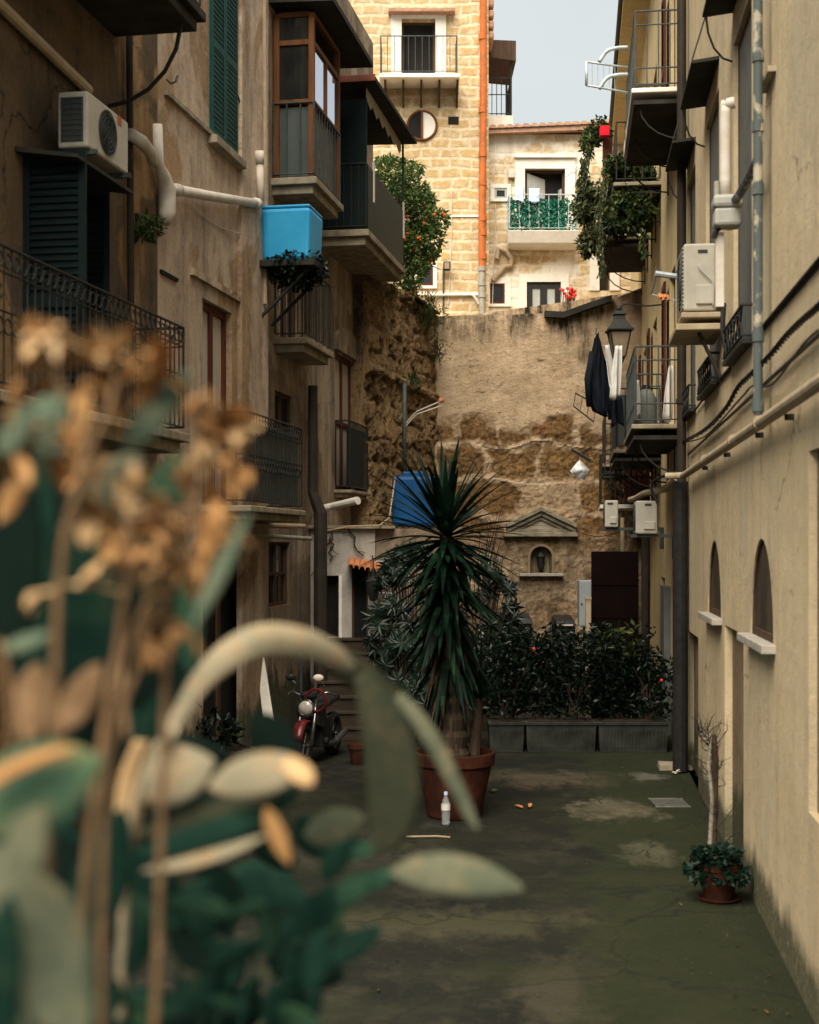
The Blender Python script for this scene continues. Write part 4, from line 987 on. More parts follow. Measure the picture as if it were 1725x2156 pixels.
# ================================================================== mounted things, LEFT
def tube_thing(name, label, cat, T, pts, r, m, n=10, group=None, smooth=True, collars=(), loc=None):
    mb = MB(T); mb.tube(pts, r, n)
    for (p, q, rr) in collars: mb.tube([p, q], rr, n)
    return tag(mb.build(name, M[m], loc=loc, smooth=False), label, cat, group)
def ac_unit(label, T, a0, a1, e0, e1, z0, z1, endcoil=True, side=-1, bracket=True):
    t = thing('air_conditioner', label, 'air conditioner', T.P((a0 + a1) / 2, e0, z0), 'outdoor air conditioner units on the walls')
    MB(T).box(a0, a1, e0, e1, z0, z1).build('casing', M['ac'], t, bevel=.02)
    mb = MB(T); c = ((a0 + a1) / 2 - .04, (z0 + z1) / 2); r_ = min((a1 - a0), (z1 - z0)) * .4
    for q in (.25, .45, .65, .85, 1): mb.ring((c[0], e1 + .012, c[1]), T.u, Vector((0, 0, 1)), r_ * q, .006, 24, 5)
    for k in range(8): w = math.pi * k / 4; mb.tube([(c[0], e1 + .012, c[1]), (c[0] + r_ * math.cos(w), e1 + .012, c[1] + r_ * math.sin(w))], .004, 4)
    mb.build('fan_guard', M['ac_dark'], t)
    mb = MB(T); mb.prism([(c[0] + r_ * math.cos(2 * math.pi * k / 24), c[1] + r_ * math.sin(2 * math.pi * k / 24)) for k in range(24)], e1 - .004, e1 + .003); mb.build('fan', M['ac_dark'], t)
    if endcoil:
        mb = MB(T); mb.box(a0 - .004, a0 + .01, e0 + .03, e1 - .04, z0 + .05, z1 - .05); cl = mb.build('coil', M['ac_dark'], t)
        mb = MB(T)
        for k in range(9): z = lerp(z0 + .06, z1 - .06, k / 8); mb.box(a0 - .010, a0 - .003, e0 + .03, e1 - .04, z - .003, z + .003)
        for k in range(3): e = lerp(e0 + .04, e1 - .05, k / 2); mb.box(a0 - .011, a0 - .004, e - .003, e + .003, z0 + .05, z1 - .05)
        mb.build('coil_guard', M['iron_grey'], cl)
    else:
        mb = MB(T); zc = lerp(z0, z1, .88); mb.box(a0 - .006, a0 + .005, e0 + .08, e0 + .17, zc - .015, zc + .015); mb.build('handle', M['ac_dark'], t)
        mb = MB(T); mb.box(a0 - .025, a0 + .005, e0 + .03, lerp(e0, e1, .62), z0 + .06, lerp(z0, z1, .38)); mb.build('valve_cover', M['ac'], t, bevel=.01)
    if bracket:
        mb = MB(T)
        for a in (a0 + .06, a1 - .1): mb.box(a, a + .04, -.01, e1 + .05, z0 - .045, z0 - .003); mb.box(a, a + .04, -.005, .035, z0 - .35, z0 - .045)
        mb.build('bracket', M['iron_grey'], t)
    return t
e_ = .47; p, q = LW.hit(185, 190, e_), LW.hit(185, 309, e_)
t = ac_unit('beige air conditioner above the dark shuttered door on the left, red sticker on its casing', LW, p[0], LW.a(271, e_), .2, e_, q[1], p[1])
mb = MB(LW); s0 = LW.hit(250, 243, e_ + .002); mb.box(s0[0] - .02, s0[0] + .07, e_ - .002, e_ + .004, s0[1] - .08, s0[1] + .0); mb.build('sticker', M['sticker'], t)
mb = MB(LW); mb.hexa([(p[0] - .4, -.02, q[1] - .12), (LW.a(270, .5), -.02, q[1] - .12), (LW.a(270, .5), .55, q[1] - .2), (p[0] - .4, .55, q[1] - .2)],
                     [(p[0] - .4, -.02, q[1] - .08), (LW.a(270, .5), -.02, q[1] - .08), (LW.a(270, .5), .55, q[1] - .17), (p[0] - .4, .55, q[1] - .17)])
tag(mb.build('door_canopy', M['awning_dark']), 'thin dark canopy over the shuttered door, under the air conditioner', 'canopy')
P_ = lambda px, py, e=.06, W=LW: (lambda h: (h[0], e, h[1]))(W.hit(px, py, e))
tube_thing('drainpipe', 'pale diagonal waste pipe running down to the air conditioner at the top left', 'pipe', LW, [P_(-40, -30), P_(12, 22), P_(186, 190)], .05, 'pipe_beige')
tube_thing('drainpipe', 'dark vertical pipe on the beige house beside the air conditioner', 'pipe', LW, [P_(272, -100), P_(274, 330), P_(276, 640)], .035, 'pipe_dark')
wp = thing('waste_pipe', 'thick white plastic waste pipe with a knuckle, sloping across the beige house', 'pipe', LW.P(LW.a(365), 0, 6))
mb = MB(LW); mb.tube([P_(362, 398, .1), P_(450, 414, .1), P_(548, 430, .09)], .058, 12)
for px, py in ((372, 400), (540, 428)): a = P_(px, py, .1); mb.tube([(a[0] - .05, .1, a[2] - .01), (a[0] + .05, .1, a[2] + .01)], .07, 12)
mb.build('pipe_run', M['pvc'], wp, smooth=True)
mb = MB(LW); mb.tube([P_(332, 262, .1), P_(334, 345, .1), P_(345, 372, .1), P_(352, 400, .1), P_(352, 450, .1), P_(348, 468, .1)], [.05, .055, .075, .095, .095, .06], 12); mb.build('pipe_knuckle', M['pvc'], wp, smooth=True)
mb = MB(LW); mb.tube([P_(275, 282, .12), P_(300, 300, .13), P_(318, 322, .12), P_(322, 345, .1)], [.06, .07, .06, .05], 10); mb.build('hose', M['pvc'], wp, smooth=True)
mb = MB(LW); mb.tube([P_(546, 318, .1), P_(547, 345, .1)], .062, 10); mb.tube([P_(547, 345, .1), P_(549, 428, .1)], .05, 10); mb.build('pipe_stub', M['pvc'], wp, smooth=True)
tube_thing('conduit', 'thin grey conduit climbing the beige house right of the green shutter', 'pipe', LW, [P_(521, 160, .03), P_(523, 420, .03), P_(526, 640, .03), (LW.a(530), .03, 5.4)], .016, 'iron_grey')
tube_thing('conduit', 'rusty conduit at the corner of the beige house, left of the glazed balcony', 'pipe', LW, [P_(556, -30, .08), P_(558, 330, .08), P_(558, 640, .08)], .03, 'pvc_tan')
wire = spline([P_(400, 430, .04), P_(450, 470, .02), P_(500, 490, .04), P_(528, 485, .05), P_(545, 455, .06)], 6)
tube_thing('cable', 'thin pale cable drooping below the white waste pipe', 'cable', LW, wire, .006, 'pvc', 5)
mb = MB(LW); mb.tube([P_(352, 168, .04), P_(360, 176, .1), P_(370, 172, .13), P_(374, 160, .1)], .012, 6)
tag(mb.build('wall_hook', M['iron'], smooth=True), 'curved iron hook on the wall left of the green shutter', 'hook')
tube_thing('cable', 'black cable running down the wall beside the green shutter', 'cable', LW, [P_(500, 200, .03), P_(522, 260, .03)], .012, 'iron', 6)
# cyan tank on its shelf
ct = thing('water_tank', 'bright cyan plastic water tank hung high on the left wall', 'water tank', LW.P(18.7 * 1.0154, .04, 6.6))
a0, a1 = 18.7 * 1.0154, 19.45 * 1.0154
mb = MB(LW); mb.hexa([(a0 + .03, .06, 6.55), (a1 - .03, .06, 6.55), (a1 - .03, .69, 6.55), (a0 + .03, .69, 6.55)], [(a0, .03, 7.24), (a1, .03, 7.24), (a1, .72, 7.24), (a0, .72, 7.24)])
mb.build('tank_body', M['tank_cyan'], ct, bevel=.05)
mb = MB(LW); mb.box(a0 + .01, a1 - .01, .04, .71, 7.235, 7.28); mb.build('tank_lid', M['tank_cyan'], ct, bevel=.03)
sh = thing('wall_shelf', 'dark bracket shelf under the cyan water tank', 'shelf', LW.P(a0, 0, 6.4))
mb = MB(LW); mb.box(a0 - .1, a1 + .1, 0, .8, 6.46, 6.54); mb.build('shelf_board', M['awning_dark'], sh)
for a in (a0 + .05, a1 - .1):
    mb = MB(LW); mb.tube([(a, .02, 5.8), (a, .70, 6.46)], .025, 6); mb.build('brace', M['iron'], sh)
def clump(name, label, cat, c, rad, n, L, W_, m, seed=1, up=.2, group=None, parent=None, loc=None, shape=None):
    r = random.Random(seed); mb = MB(); c = Vector(c)
    for k in range(n):
        d = rv(r); rr = r.random() ** .45
        p = c + Vector((d.x * rad[0], d.y * rad[1], d.z * rad[2])) * rr
        if shape and not shape(p): continue
        dd = (d * .8 + rv(r, up)).normalized()
        leaf(mb, p, L * r.uniform(.6, 1.3), W_ * r.uniform(.7, 1.2), dd, rv(r))
    o = mb.build(name, M[m], parent, fix=False, loc=loc if parent is None else None)
    return o if parent else tag(o, label, cat, group)
clump('trailing_plant', 'dark leafy plant crammed on the shelf below the cyan tank', 'plant', LW.P(a0 + .3, .45, 6.48), (.42, .46, .26), 1500, .075, .022, 'leaf_dark', 3, -.3)
clump('wall_plant', 'green tuft growing from the left wall under the white pipe knuckle', 'plant', LW.P(*P_(312, 480, .15)), (.16, .14, .13), 260, .08, .02, 'leaf_grass', 4)
# black downpipe and bits on the second house
tube_thing('drainpipe', 'thick black drainpipe between the beige house and the whitewashed lean-to', 'pipe', LW, [(21.3 * 1.0154, .22, 0), (21.3 * 1.0154, .22, 3.3), (21.3 * 1.0154, .1, 3.6), (21.3 * 1.0154, .1, 5.2)], [.1, .1, .08, .07], 'pipe_dark')
tube_thing('conduit', 'thin pale pipe beside the black drainpipe by the lean-to', 'pipe', LW, [(20.6 * 1.0154, .1, .2), (20.6 * 1.0154, .1, 2.4)], .02, 'iron_grey')
tube_thing('ledge_pipe', 'long horizontal grey pipe below the ornate balcony', 'pipe', LW, [P_(440, 1126, .1), P_(560, 1128, .1), P_(655, 1134, .1)], .03, 'pipe_grey')
tube_thing('ledge_pipe', 'lower rusty pipe stub parallel to the long grey pipe', 'pipe', LW, [P_(530, 1106, .1), P_(640, 1108, .1)], .035, 'pvc_tan')
tube_thing('spout_pipe', 'stubby white spout pipe sticking out above the lean-to roof', 'pipe', None, [at(664, 1100, 21.4), at(667, 1072, 21.4), at(700, 1066, 21.3), at(754, 1054, 20.9)], [.035, .05, .055, .06], 'pvc')
tube_thing('cable', 'pale cable along the lean-to roof and up the dark blue tank', 'cable', None, [at(664, 1122, 21.8), at(740, 1108, 21.8), at(800, 1106, 21.8), at(820, 1090, 22.5), at(829, 1030, 23.2), at(833, 1000, 23.2)], .012, 'pvc_tan', 6)
# dark blue tank
bt = thing('water_tank', 'dark blue plastic water tank standing on the lean-to roof behind the spiky palm', 'water tank', at(872, 1112, 24.0))
x0, x1, zb2, zt2 = at(826, 0, 23.5).x, at(922, 0, 23.5).x, at(0, 1108, 23.5).z, at(0, 1002, 23.5).z
MB().box(x0, x1, 23.5, 24.3, zb2, zt2).build('tank_body', M['tank_blue'], bt, bevel=.06)
MB().box(x0 + .17, x1 - .17, 23.55, 24.2, zt2 - .03, zt2 + .075).build('tank_lid', M['tank_blue'], bt, bevel=.02)
mb = MB(); mb.box(x0 - .05, x1 + .1, 23.4, 24.5, SH.z(0, 1113) + .055, zb2 - .004); tag(mb.build('tank_base', M['stone_slab']), 'low masonry base under the dark blue tank', 'base')
# pole with aerial
po = thing('aerial_pole', 'grey steel aerial pole with two thin orange-tipped arms in front of the rubble wall', 'pole', at(853, 1000, 24.6))
mb = MB(); mb.tube([at(853, 1012, 24.6), at(852, 900, 24.6), at(852, 806, 24.6)], .035, 8); mb.build('pole', M['iron_grey'], po, smooth=True)
for (y0, y1) in ((878, 842), (884, 852)):
    mb = MB(); mb.tube([at(852, y0 + 16, 24.6), at(878, y0 - 12, 24.5), at(930, y1 + 2, 24.4)], .010, 6); mb.build('arm', M['pvc'], po)
mb = MB(); mb.tube([at(926, 845, 24.4), at(934, 841, 24.4)], .04, 8); mb.build('arm_tip', M['tile_orange'], po)
# white rack and lamp by the lean-to
mb = MB()
for k in range(6): mb.tube([at(792, 1182 + k * 22, 22.0), at(832, 1184 + k * 22, 22.0)], .012, 5)
for px in (792, 812, 832): mb.tube([at(px, 1180, 22.0), at(px, 1296, 22.0)], .012, 5)
tag(mb.build('wire_rack', M['iron_white']), 'white wire rack beside the orange tile canopy', 'rack')
hl = thing('hanging_lantern', 'small black lantern hanging under the orange tile canopy', 'lantern', at(787, 1262, 21.5))
mb = MB(); c = at(786, 1240, 21.5); mb.lathe(c, [(.01, .2), (.05, .17), (.12, .12), (.1, .0), (.06, -.16), (.0, -.2)], 8); mb.build('lantern_body', M['iron'], hl)
mb = MB(); mb.tube([c + Vector((0, 0, .2)), c + Vector((0, .1, .42)), c + Vector((-.02, .25, .5))], .012, 5); mb.build('lantern_arm', M['iron'], hl)
# vines on shed wall
mb = MB()
r2 = random.Random(8)
for (p0, p1) in (((702, 1120), (660, 1215)), ((735, 1112), (760, 1170)), ((700, 1130), (694, 1180))):
    pts = [at(lerp(p0[0], p1[0], k / 6) + r2.uniform(-6, 6), lerp(p0[1], p1[1], k / 6), 21.96) for k in range(7)]; mb.tube(pts, .012, 5)
    for k in range(1, 6): mb.tube([pts[k], pts[k] + Vector((r2.uniform(-.15, .15), 0, r2.uniform(-.12, .05)))], .005, 4)
tag(mb.build('bare_vine', M['twig']), 'leafless brown vine on the whitewashed lean-to wall', 'vine')
pl = thing('white_board', 'pale narrow board leaning on the left wall beside the motorbike', 'board', at(560, 1575, 18.5))
mb = MB(); P0, P1 = at(575, 1585, 18.4), at(548, 1385, 18.75); w_ = Vector((.075, .02, 0)); th = Vector((0, .025, 0))
mb.add([P0 - w_, P0 + w_, P1 + w_ * .7, P1 - w_ * .7, P0 - w_ + th, P0 + w_ + th, P1 + w_ * .7 + th, P1 - w_ * .7 + th], [(0, 1, 2, 3), (4, 7, 6, 5), (0, 4, 5, 1), (1, 5, 6, 2), (2, 6, 7, 3), (3, 7, 4, 0)])
mb.build('plank', M['plaster_white'], pl, bevel=.006)
# ================================================================== motorbike (seen from the front)
bk = thing('motorbike', 'red and black motorbike parked nose-out by the steps, round headlight', 'motorbike', Vector((at(640, 1608, 18.0).x, 18.0, 0)))
B0 = Vector((at(640, 1608, 18.0).x, 18.0, 0)); BT = lambda x, y, z: B0 + Vector((x * .97 + y * .24 - .0, -x * .24 + y * .97, z))
ux, uy = (BT(1, 0, 0) - B0), (BT(0, 1, 0) - B0); uz = Vector((0, 0, 1))
for nm, y in (('front_wheel', 0.0), ('rear_wheel', 1.32)):
    mb = MB(BT); mb.ring((0, y, .3), uy, uz, .25, .055 if y == 0 else .07, 28, 10); w = mb.build(nm, M['rubber'], bk, smooth=True)
    mb = MB(BT); mb.ring((0, y, .3), uy, uz, .19, .022, 24, 6)
    for k in range(6): q = math.pi * k / 3; mb.tube([(0, y, .3), (0, y + .19 * math.cos(q), .3 + .19 * math.sin(q))], .014, 6)
    mb.tube([(-.09, y, .3), (.09, y, .3)], .03, 8); mb.build('rim', M['chrome'], w)
for s_ in (-1, 1):
    mb = MB(BT); mb.tube([(s_ * .105, .0, .3), (s_ * .105, .16, .66), (s_ * .09, .26, .92)], [.032, .024, .024], 8); mb.build('fork', M['chrome'], bk, smooth=True)
mb = MB(BT)
for k in range(8):
    t0, t1 = lerp(.3, 2.4, k / 8), lerp(.3, 2.4, (k + 1) / 8)
    for (w0, w1) in ((-.075, 0), (0, .075)):
        mb.add([(w0, .325 * -math.cos(t0), .3 + .33 * math.sin(t0) + (.02 if w0 == 0 else 0)), (w1, .325 * -math.cos(t0), .3 + .33 * math.sin(t0) + (.02 if w1 == 0 else 0)),
                (w1, .325 * -math.cos(t1), .3 + .33 * math.sin(t1) + (.02 if w1 == 0 else 0)), (w0, .325 * -math.cos(t1), .3 + .33 * math.sin(t1) + (.02 if w0 == 0 else 0))], [(0, 1, 2, 3)])
mb.build('front_fender', M['red'], bk, smooth=True, solid=.012)
c = BT(0, .07, .80); mb = MB()
prof = [(.0, .02), (.05, .028), (.09, .01), (.105, -.03), (.1, -.1), (.05, -.16), (.0, -.17)]
def facing(prof, c, d, n=20):
    m_ = MB(); d = d.normalized(); x = d.orthogonal().normalized(); y = d.cross(x)
    for r_, h in prof:
        for k in range(n): w = 2 * math.pi * k / n; m_.v.append(c + d * h + (x * math.cos(w) + y * math.sin(w)) * r_)
    for i in range(len(prof) - 1):
        for k in range(n): m_.f.append((i * n + k, i * n + (k + 1) % n, (i + 1) * n + (k + 1) % n, (i + 1) * n + k))
    return m_
fd_ = -uy
hd = facing([(.112, 0), (.112, -.06), (.09, -.13), (.04, -.17), (.0, -.175)], c, fd_).build('headlight', M['black'], bk, smooth=True)
facing([(.0, .03), (.05, .024), (.088, .008), (.1, -.012)], c, fd_).build('lens', M['lens'], hd, smooth=True)
facing([(.1, -.02), (.118, -.004), (.118, -.03), (.1, -.04)], c, fd_).build('headlight_ring', M['chrome'], hd, smooth=True)
mb = MB(BT); mb.ball((0, .5, .80), (.15, .27, .13), 16, 10); mb.build('fuel_tank', M['black'], bk, smooth=True)
for s_ in (-1, 1):
    mb = MB(BT); mb.hexa([(s_ * .13, .12, .56), (s_ * .2, .3, .5), (s_ * .18, .42, .52), (s_ * .11, .3, .6)], [(s_ * .15, .14, .84), (s_ * .22, .30, .86), (s_ * .19, .44, .86), (s_ * .11, .3, .86)]); mb.build('side_fairing', M['black'], bk, bevel=.02)
mb = MB(BT); mb.hexa([(-.13, .72, .74), (.13, .72, .74), (.11, 1.4, .80), (-.11, 1.4, .80)], [(-.11, .72, .82), (.11, .72, .82), (.09, 1.4, .88), (-.09, 1.4, .88)]); mb.build('saddle', M['black'], bk, bevel=.03)
mb = MB(BT); mb.box(-.14, .14, .38, .85, .22, .62); mb.tube([(-.2, .5, .3), (.2, .5, .3)], .06, 8); mb.build('engine', M['black'], bk, bevel=.03)
mb = MB(BT); mb.tube(spline([(-.34, .36, .95), (-.25, .26, 1.0), (-.08, .23, .94), (.08, .23, .94), (.25, .26, 1.0), (.34, .36, .95)], 5), .014, 6); mb.build('handlebar', M['chrome'], bk, smooth=True)
mb = MB(BT); mb.ball((0, .22, .96), (.13, .06, .06), 12, 6); mb.build('instrument_panel', M['black'], bk, smooth=True)
for s_ in (-1, 1):
    mb = MB(BT); mb.tube([(s_ * .24, .27, .99), (s_ * .2, .25, 1.12), (s_ * .14 if s_ > 0 else s_ * .26, .24, 1.18)], .009, 6); mr = mb.build('mirror_stalk', M['chrome'], bk)
    mb = MB(BT); mb.ball((s_ * .13 if s_ > 0 else s_ * .27, .24, 1.2), (.075, .03, .05), 12, 8); mb.build('mirror', M['pvc'] if s_ > 0 else M['black'], bk, smooth=True)
mb = MB(BT); mb.ring((.12, .16, .90), ux, uz, .15, .018, 20, 6); mb.build('crash_bar', M['red'], bk)
mb = MB(BT); mb.tube([(.0, .3, .5), (.02, .85, .45), (.02, 1.32, .3)], .035, 8); mb.tube([(-.05, .26, .92), (0, .5, .66), (0, .9, .72), (0, 1.35, .78)], .03, 8); mb.build('bike_frame', M['black'], bk)
mb = MB(BT); mb.tube([(.12, .45, .25), (.14, 1.0, .22), (.15, 1.45, .32)], [.025, .045, .05], 10); mb.build('exhaust', M['chrome'], bk)
mb = MB(BT); mb.tube([(-.1, .7, .28), (-.28, .72, .02)], .014, 6); mb.build('kickstand', M['black'], bk); bk.scale = (.93, .93, .93)
# ================================================================== pots, palm, planters
def pot(name, label, c, prof, m, soil=None, group=None, cat='flower pot'):
    t = thing(name, label, cat, c, group)
    MB().lathe(c, prof, 32).build('pot_body', M[m], t, smooth=False, bevel=.0)
    if soil: MB().lathe(c, [(.0, soil[1]), (soil[0], soil[1] - .004)], 24).build('soil', M['soil'], t)
    return t
pc = Vector((at(957, 1715, 14.75).x, 14.75, 0))
pot('flower_pot', 'big terracotta pot holding the spiky palm in the middle of the lane', pc, [(.0, .001), (.265, .001), (.28, .02), (.385, .52), (.388, .535), (.40, .535), (.415, .55), (.425, .66), (.42, .675), (.395, .675), (.385, .6), (.37, .58)], 'terracotta', (.385, .6))
yc = thing('yucca_palm', 'tall spiky yucca palm with a shaggy skirt of drooping leaves, in the big terracotta pot', 'palm', pc + Vector((0, 0, .6)))
T0 = pc + Vector((-.03, 0, .6)); T1 = at(938, 1120, 14.75)
mb = MB(); pts = []; rr = []
for k in range(40):
    t = k / 39; pts.append(T0.lerp(T1, t) + Vector((.04 * math.sin(t * 3), 0, 0))); rr.append(lerp(.19, .07, t ** .6) * (1 + .12 * math.sin(k * 2.1)))
mb.tube(pts, rr, 14); mb.build('trunk', M['bark'], yc, smooth=False)
S0 = pc + Vector((.2, .05, .6)); mb = MB(); mb.tube([S0, S0 + Vector((.03, 0, .35)), S0 + Vector((.06, 0, .62))], [.07, .055, .045], 10); mb.build('trunk', M['bark'], yc)
def sword(mb, base, d, L, w, droop, seg=7, fold=.35, up=Vector((0, 0, 1))):
    d = d.normalized(); side = d.cross(up)
    if side.length < .05: side = Vector((1, 0, 0))
    side.normalize(); p = base.copy(); pts = []
    for k in range(seg + 1):
        t = k / seg; ww = w * (.55 + 1.2 * t if t < .35 else .97 * (1 - ((t - .35) / .65) ** 1.8) + .005)
        nrm = side.cross(d).normalized()
        pts.append((p + side * ww + nrm * ww * fold, p.copy(), p - side * ww + nrm * ww * fold))
        p = p + d * (L / seg); d = (d + Vector((0, 0, -droop / seg))).normalized()
    for k in range(seg):
        a, b = pts[k], pts[k + 1]; o = len(mb.v)
        mb.v += [*a, *b]; mb.f += [(o, o + 1, o + 4, o + 3), (o + 1, o + 2, o + 5, o + 4)]
r3 = random.Random(21)
mb = MB()
for k in range(95):      # top rosette
    el = lerp(1.5, -.45, (k / 95) ** .8) + r3.uniform(-.12, .12); az = k * 2.39996 + r3.uniform(-.2, .2)
    d = Vector((math.cos(az) * math.cos(el), math.sin(az) * math.cos(el), math.sin(el)))
    sword(mb, T1 + Vector((0, 0, -.12 * k / 95)) + d * .05, d, r3.uniform(.75, 1.05), .036, .25 + .3 * r3.random(), 7)
for k in range(200):     # drooping skirt down the trunk
    t = (k / 200); el = lerp(-.3, -1.1, t) + r3.uniform(-.3, .3); az = r3.uniform(0, 6.283)
    d = Vector((math.cos(az) * math.cos(el), math.sin(az) * math.cos(el), math.sin(el)))
    b = T1.lerp(T0, lerp(.02, .58, t)); sword(mb, b + d * .05, d, r3.uniform(.55, .95), .036, .0 + r3.random() * .6, 7)
for k in range(26):
    el = lerp(1.4, .1, k / 26); az = k * 2.4; d = Vector((math.cos(az) * math.cos(el), math.sin(az) * math.cos(el), math.sin(el)))
    sword(mb, S0 + Vector((.06, 0, .6)) + d * .03, d, r3.uniform(.4, .62), .024, .4, 6)
mb.build('crown', M['leaf_yucca'], yc, fix=False)
mb = MB()
for k in range(70):      # dead leaves hugging the trunk
    az = r3.uniform(0, 6.283); b = T1.lerp(T0, r3.uniform(.35, .85)); d = Vector((math.cos(az) * .35, math.sin(az) * .35, -1))
    sword(mb, b + Vector((math.cos(az), math.sin(az), 0)) * .1, d, r3.uniform(.4, .7), .02, .2, 4)
mb.build('dead_leaves', M['bark'], yc, fix=False)
# water bottle
bo = thing('water_bottle', 'clear plastic water bottle standing at the foot of the big terracotta pot', 'bottle', at(939, 1728, 14.2))
cb = Vector((at(939, 1728, 14.3).x, 14.3, 0))
t = NT('clear_plastic'); M['clear'] = t.fin((.85, .9, .9), .08, None, 0, .5, Transmission_Weight=.85, IOR=1.3)
MB().lathe(cb, [(.0, .002), (.04, .002), (.045, .02), (.04, .05), (.045, .08), (.04, .11), (.045, .14), (.044, .2), (.03, .25), (.017, .285), (.016, .31), (.0, .31)], 16).build('bottle_body', M['clear'], bo, smooth=True)
MB().lathe(cb, [(.0465, .15), (.0465, .21)], 16).build('bottle_label', M['cloth_white'], bo)
MB().lathe(cb, [(.019, .30), (.019, .33), (.0, .33)], 12).build('bottle_cap', M['cloth_blue'], bo)
# concrete planters and bushes
PYs = 19.3; first = None
for k, (x0, x1, lab) in enumerate(((1030, 1104, 'leftmost of the three ribbed concrete planters, partly behind the palm pot'), (1108, 1256, 'middle one of the three ribbed concrete planters under the dark hedge'), (1261, 1408, 'rightmost of the three ribbed concrete planters, next to the dark corner pipe'))):
    t = thing('planter', lab, 'planter', Vector(((at(x0, 0, PYs).x + at(x1, 0, PYs).x) / 2, PYs, 0)), 'concrete planters in a row')
    a, b = at(x0, 0, PYs).x, at(x1, 0, PYs).x; z = .37
    mb = MB(); mb.hexa([(a + .02, PYs + .02, 0), (b - .02, PYs + .02, 0), (b - .02, PYs + .42, 0), (a + .02, PYs + .42, 0)], [(a, PYs, z), (b, PYs, z), (b, PYs + .45, z), (a, PYs + .45, z)])
    n = int((b - a) / .05)
    for q in range(n): x = lerp(a + .04, b - .04, (q + .5) / n); mb.hexa([(x - .012, PYs + .012, .05), (x + .012, PYs + .012, .05), (x + .012, PYs + .05, .05), (x - .012, PYs + .05, .05)], [(x - .012, PYs - .012, z - .06), (x + .012, PYs - .012, z - .06), (x + .012, PYs + .03, z - .06), (x - .012, PYs + .03, z - .06)])
    mb.box(a - .01, b + .01, PYs - .015, PYs + .46, z + .001, z + .04); mb.build('planter_box', M['concrete'], t, bevel=.004)
    MB().box(a + .03, b - .03, PYs + .03, PYs + .42, z + .042, z + .05).build('soil', M['soil'], t)
bush_specs = ((1065, 1346, 'left part of the dark hedge, behind the palm, lower and ragged', 70), (1130, 1332, 'dark glossy bush in the hedge directly below the arched niche', 75), (1215, 1334, 'dark glossy bush in the hedge in front of the grey cabinet', 75), (1300, 1334, 'yellow-tipped bush in the hedge in front of the brown metal door', 70), (1375, 1390, 'small bush squeezed against the dark corner pipe', 45))
for k, (px, py, lab, hw) in enumerate(bush_specs):
    Y = 19.6 + .15 * (k % 2); c = at(px, py, Y); ztop = c.z
    t = thing('hedge_bush', lab, 'bush', Vector((c.x, Y, .42)), 'bushes in the planter hedge')
    mb = MB(); r = random.Random(40 + k)
    for q in range(7): tip = Vector((c.x + r.uniform(-.35, .35), Y + r.uniform(-.2, .3), ztop * r.uniform(.6, .95))); mb.tube([Vector((c.x + r.uniform(-.1, .1), Y, .42)), Vector((lerp(c.x, tip.x, .5), lerp(Y, tip.y, .5), .9)), tip], [.016, .012, .005], 5)
    mb.build('stems', M['twig'], t)
    mb = MB(); hwm = hw * Y / F * 1.1
    for q in range(2300 if k < 4 else 900):
        z = .44 + (ztop - .44) * r.random() ** .8 * (1 + .12 * r.uniform(-1, 1)); tt = (z - .4) / (ztop - .4)
        wz = hwm * (.75 + .5 * math.sin(min(1, tt) * 2.6)) * (1 + .25 * noise.noise(Vector((px * .3, z * 4, 0))))
        a = r.uniform(0, 6.283); rr = r.random() ** .5
        p = Vector((c.x + math.cos(a) * rr * wz, Y + .12 + math.sin(a) * rr * .42, z + .1 * noise.noise(Vector((math.cos(a) * 2, z, px)))))
        if noise.noise(p * 3.2 + Vector((k, 0, 0))) < -.28: continue
        leaf(mb, p, .10 * r.uniform(.6, 1.25), .021, (rv(r, .15) + Vector((math.cos(a), math.sin(a), 0)) * .5).normalized(), rv(r, .6))
    mb.build('foliage', M['leaf_dark'], t, fix=False)
    if k == 3:
        mb = MB()
        for q in range(70): p = Vector((c.x + r.uniform(-.3, .25), Y - .1 + r.uniform(-.15, .1), ztop + r.uniform(-.3, .12))); leaf(mb, p, .13, .03, rv(r, .2), rv(r, .8))
        mb.build('new_leaves', M['leaf_yellow'], t, fix=False)
    p = Vector((c.x + r.uniform(-.3, .3), Y - .33, r.uniform(.7, ztop - .1)))
    if k in (1, 4): MB().ball(p, .022, 8, 5).build('flower', M['flower_red'], t)
# palmate plants left of the hedge
def fatsia(label, px, py, Y, n, R_, seed, m='leaf_fatsia', h=None):
    r = random.Random(seed); c = at(px, py, Y); g = Vector((c.x, Y, 0))
    t = thing('palmate_shrub', label, 'shrub', g, 'shrubs around the palm')
    mb = MB(); ms = MB()
    for k in range(n):
        d = rv(r, .3); hub = c + Vector((d.x * R_ * 1.0, d.y * .35, d.z * R_ * 1.2)); 
        if hub.z < .15: hub.z = .2
        ms.tube([g + Vector((r.uniform(-.1, .1), 0, 0)), g.lerp(hub, .6) + Vector((0, 0, .1)), hub], [.012, .009, .005], 4)
        nrm = (Vector((0, -1, .5)) + rv(r) * .6).normalized(); x = nrm.orthogonal().normalized(); y = nrm.cross(x)
        for q in range(9):
            w = 6.283 * q / 9 + .2; dd = (x * math.cos(w) + y * math.sin(w) + nrm * -.25).normalized(); leaf(mb, hub, .17 * r.uniform(.8, 1.2), .026, dd, nrm)
    ms.build('stems', M['twig'], t); mb.build('foliage', M[m], t, fix=False)
    return t
fatsia('pale palmate shrub in front of the lean-to, left of the palm trunk', 860, 1400, 18.5, 34, .30, 2)
fatsia('dark palmate shrub between the steps and the palm skirt', 822, 1330, 20.2, 36, .35, 3, 'leaf_dark')
fatsia('low green palmate shrub at the foot of the wall beside the palm trunk', 885, 1500, 17.6, 26, .26, 4)
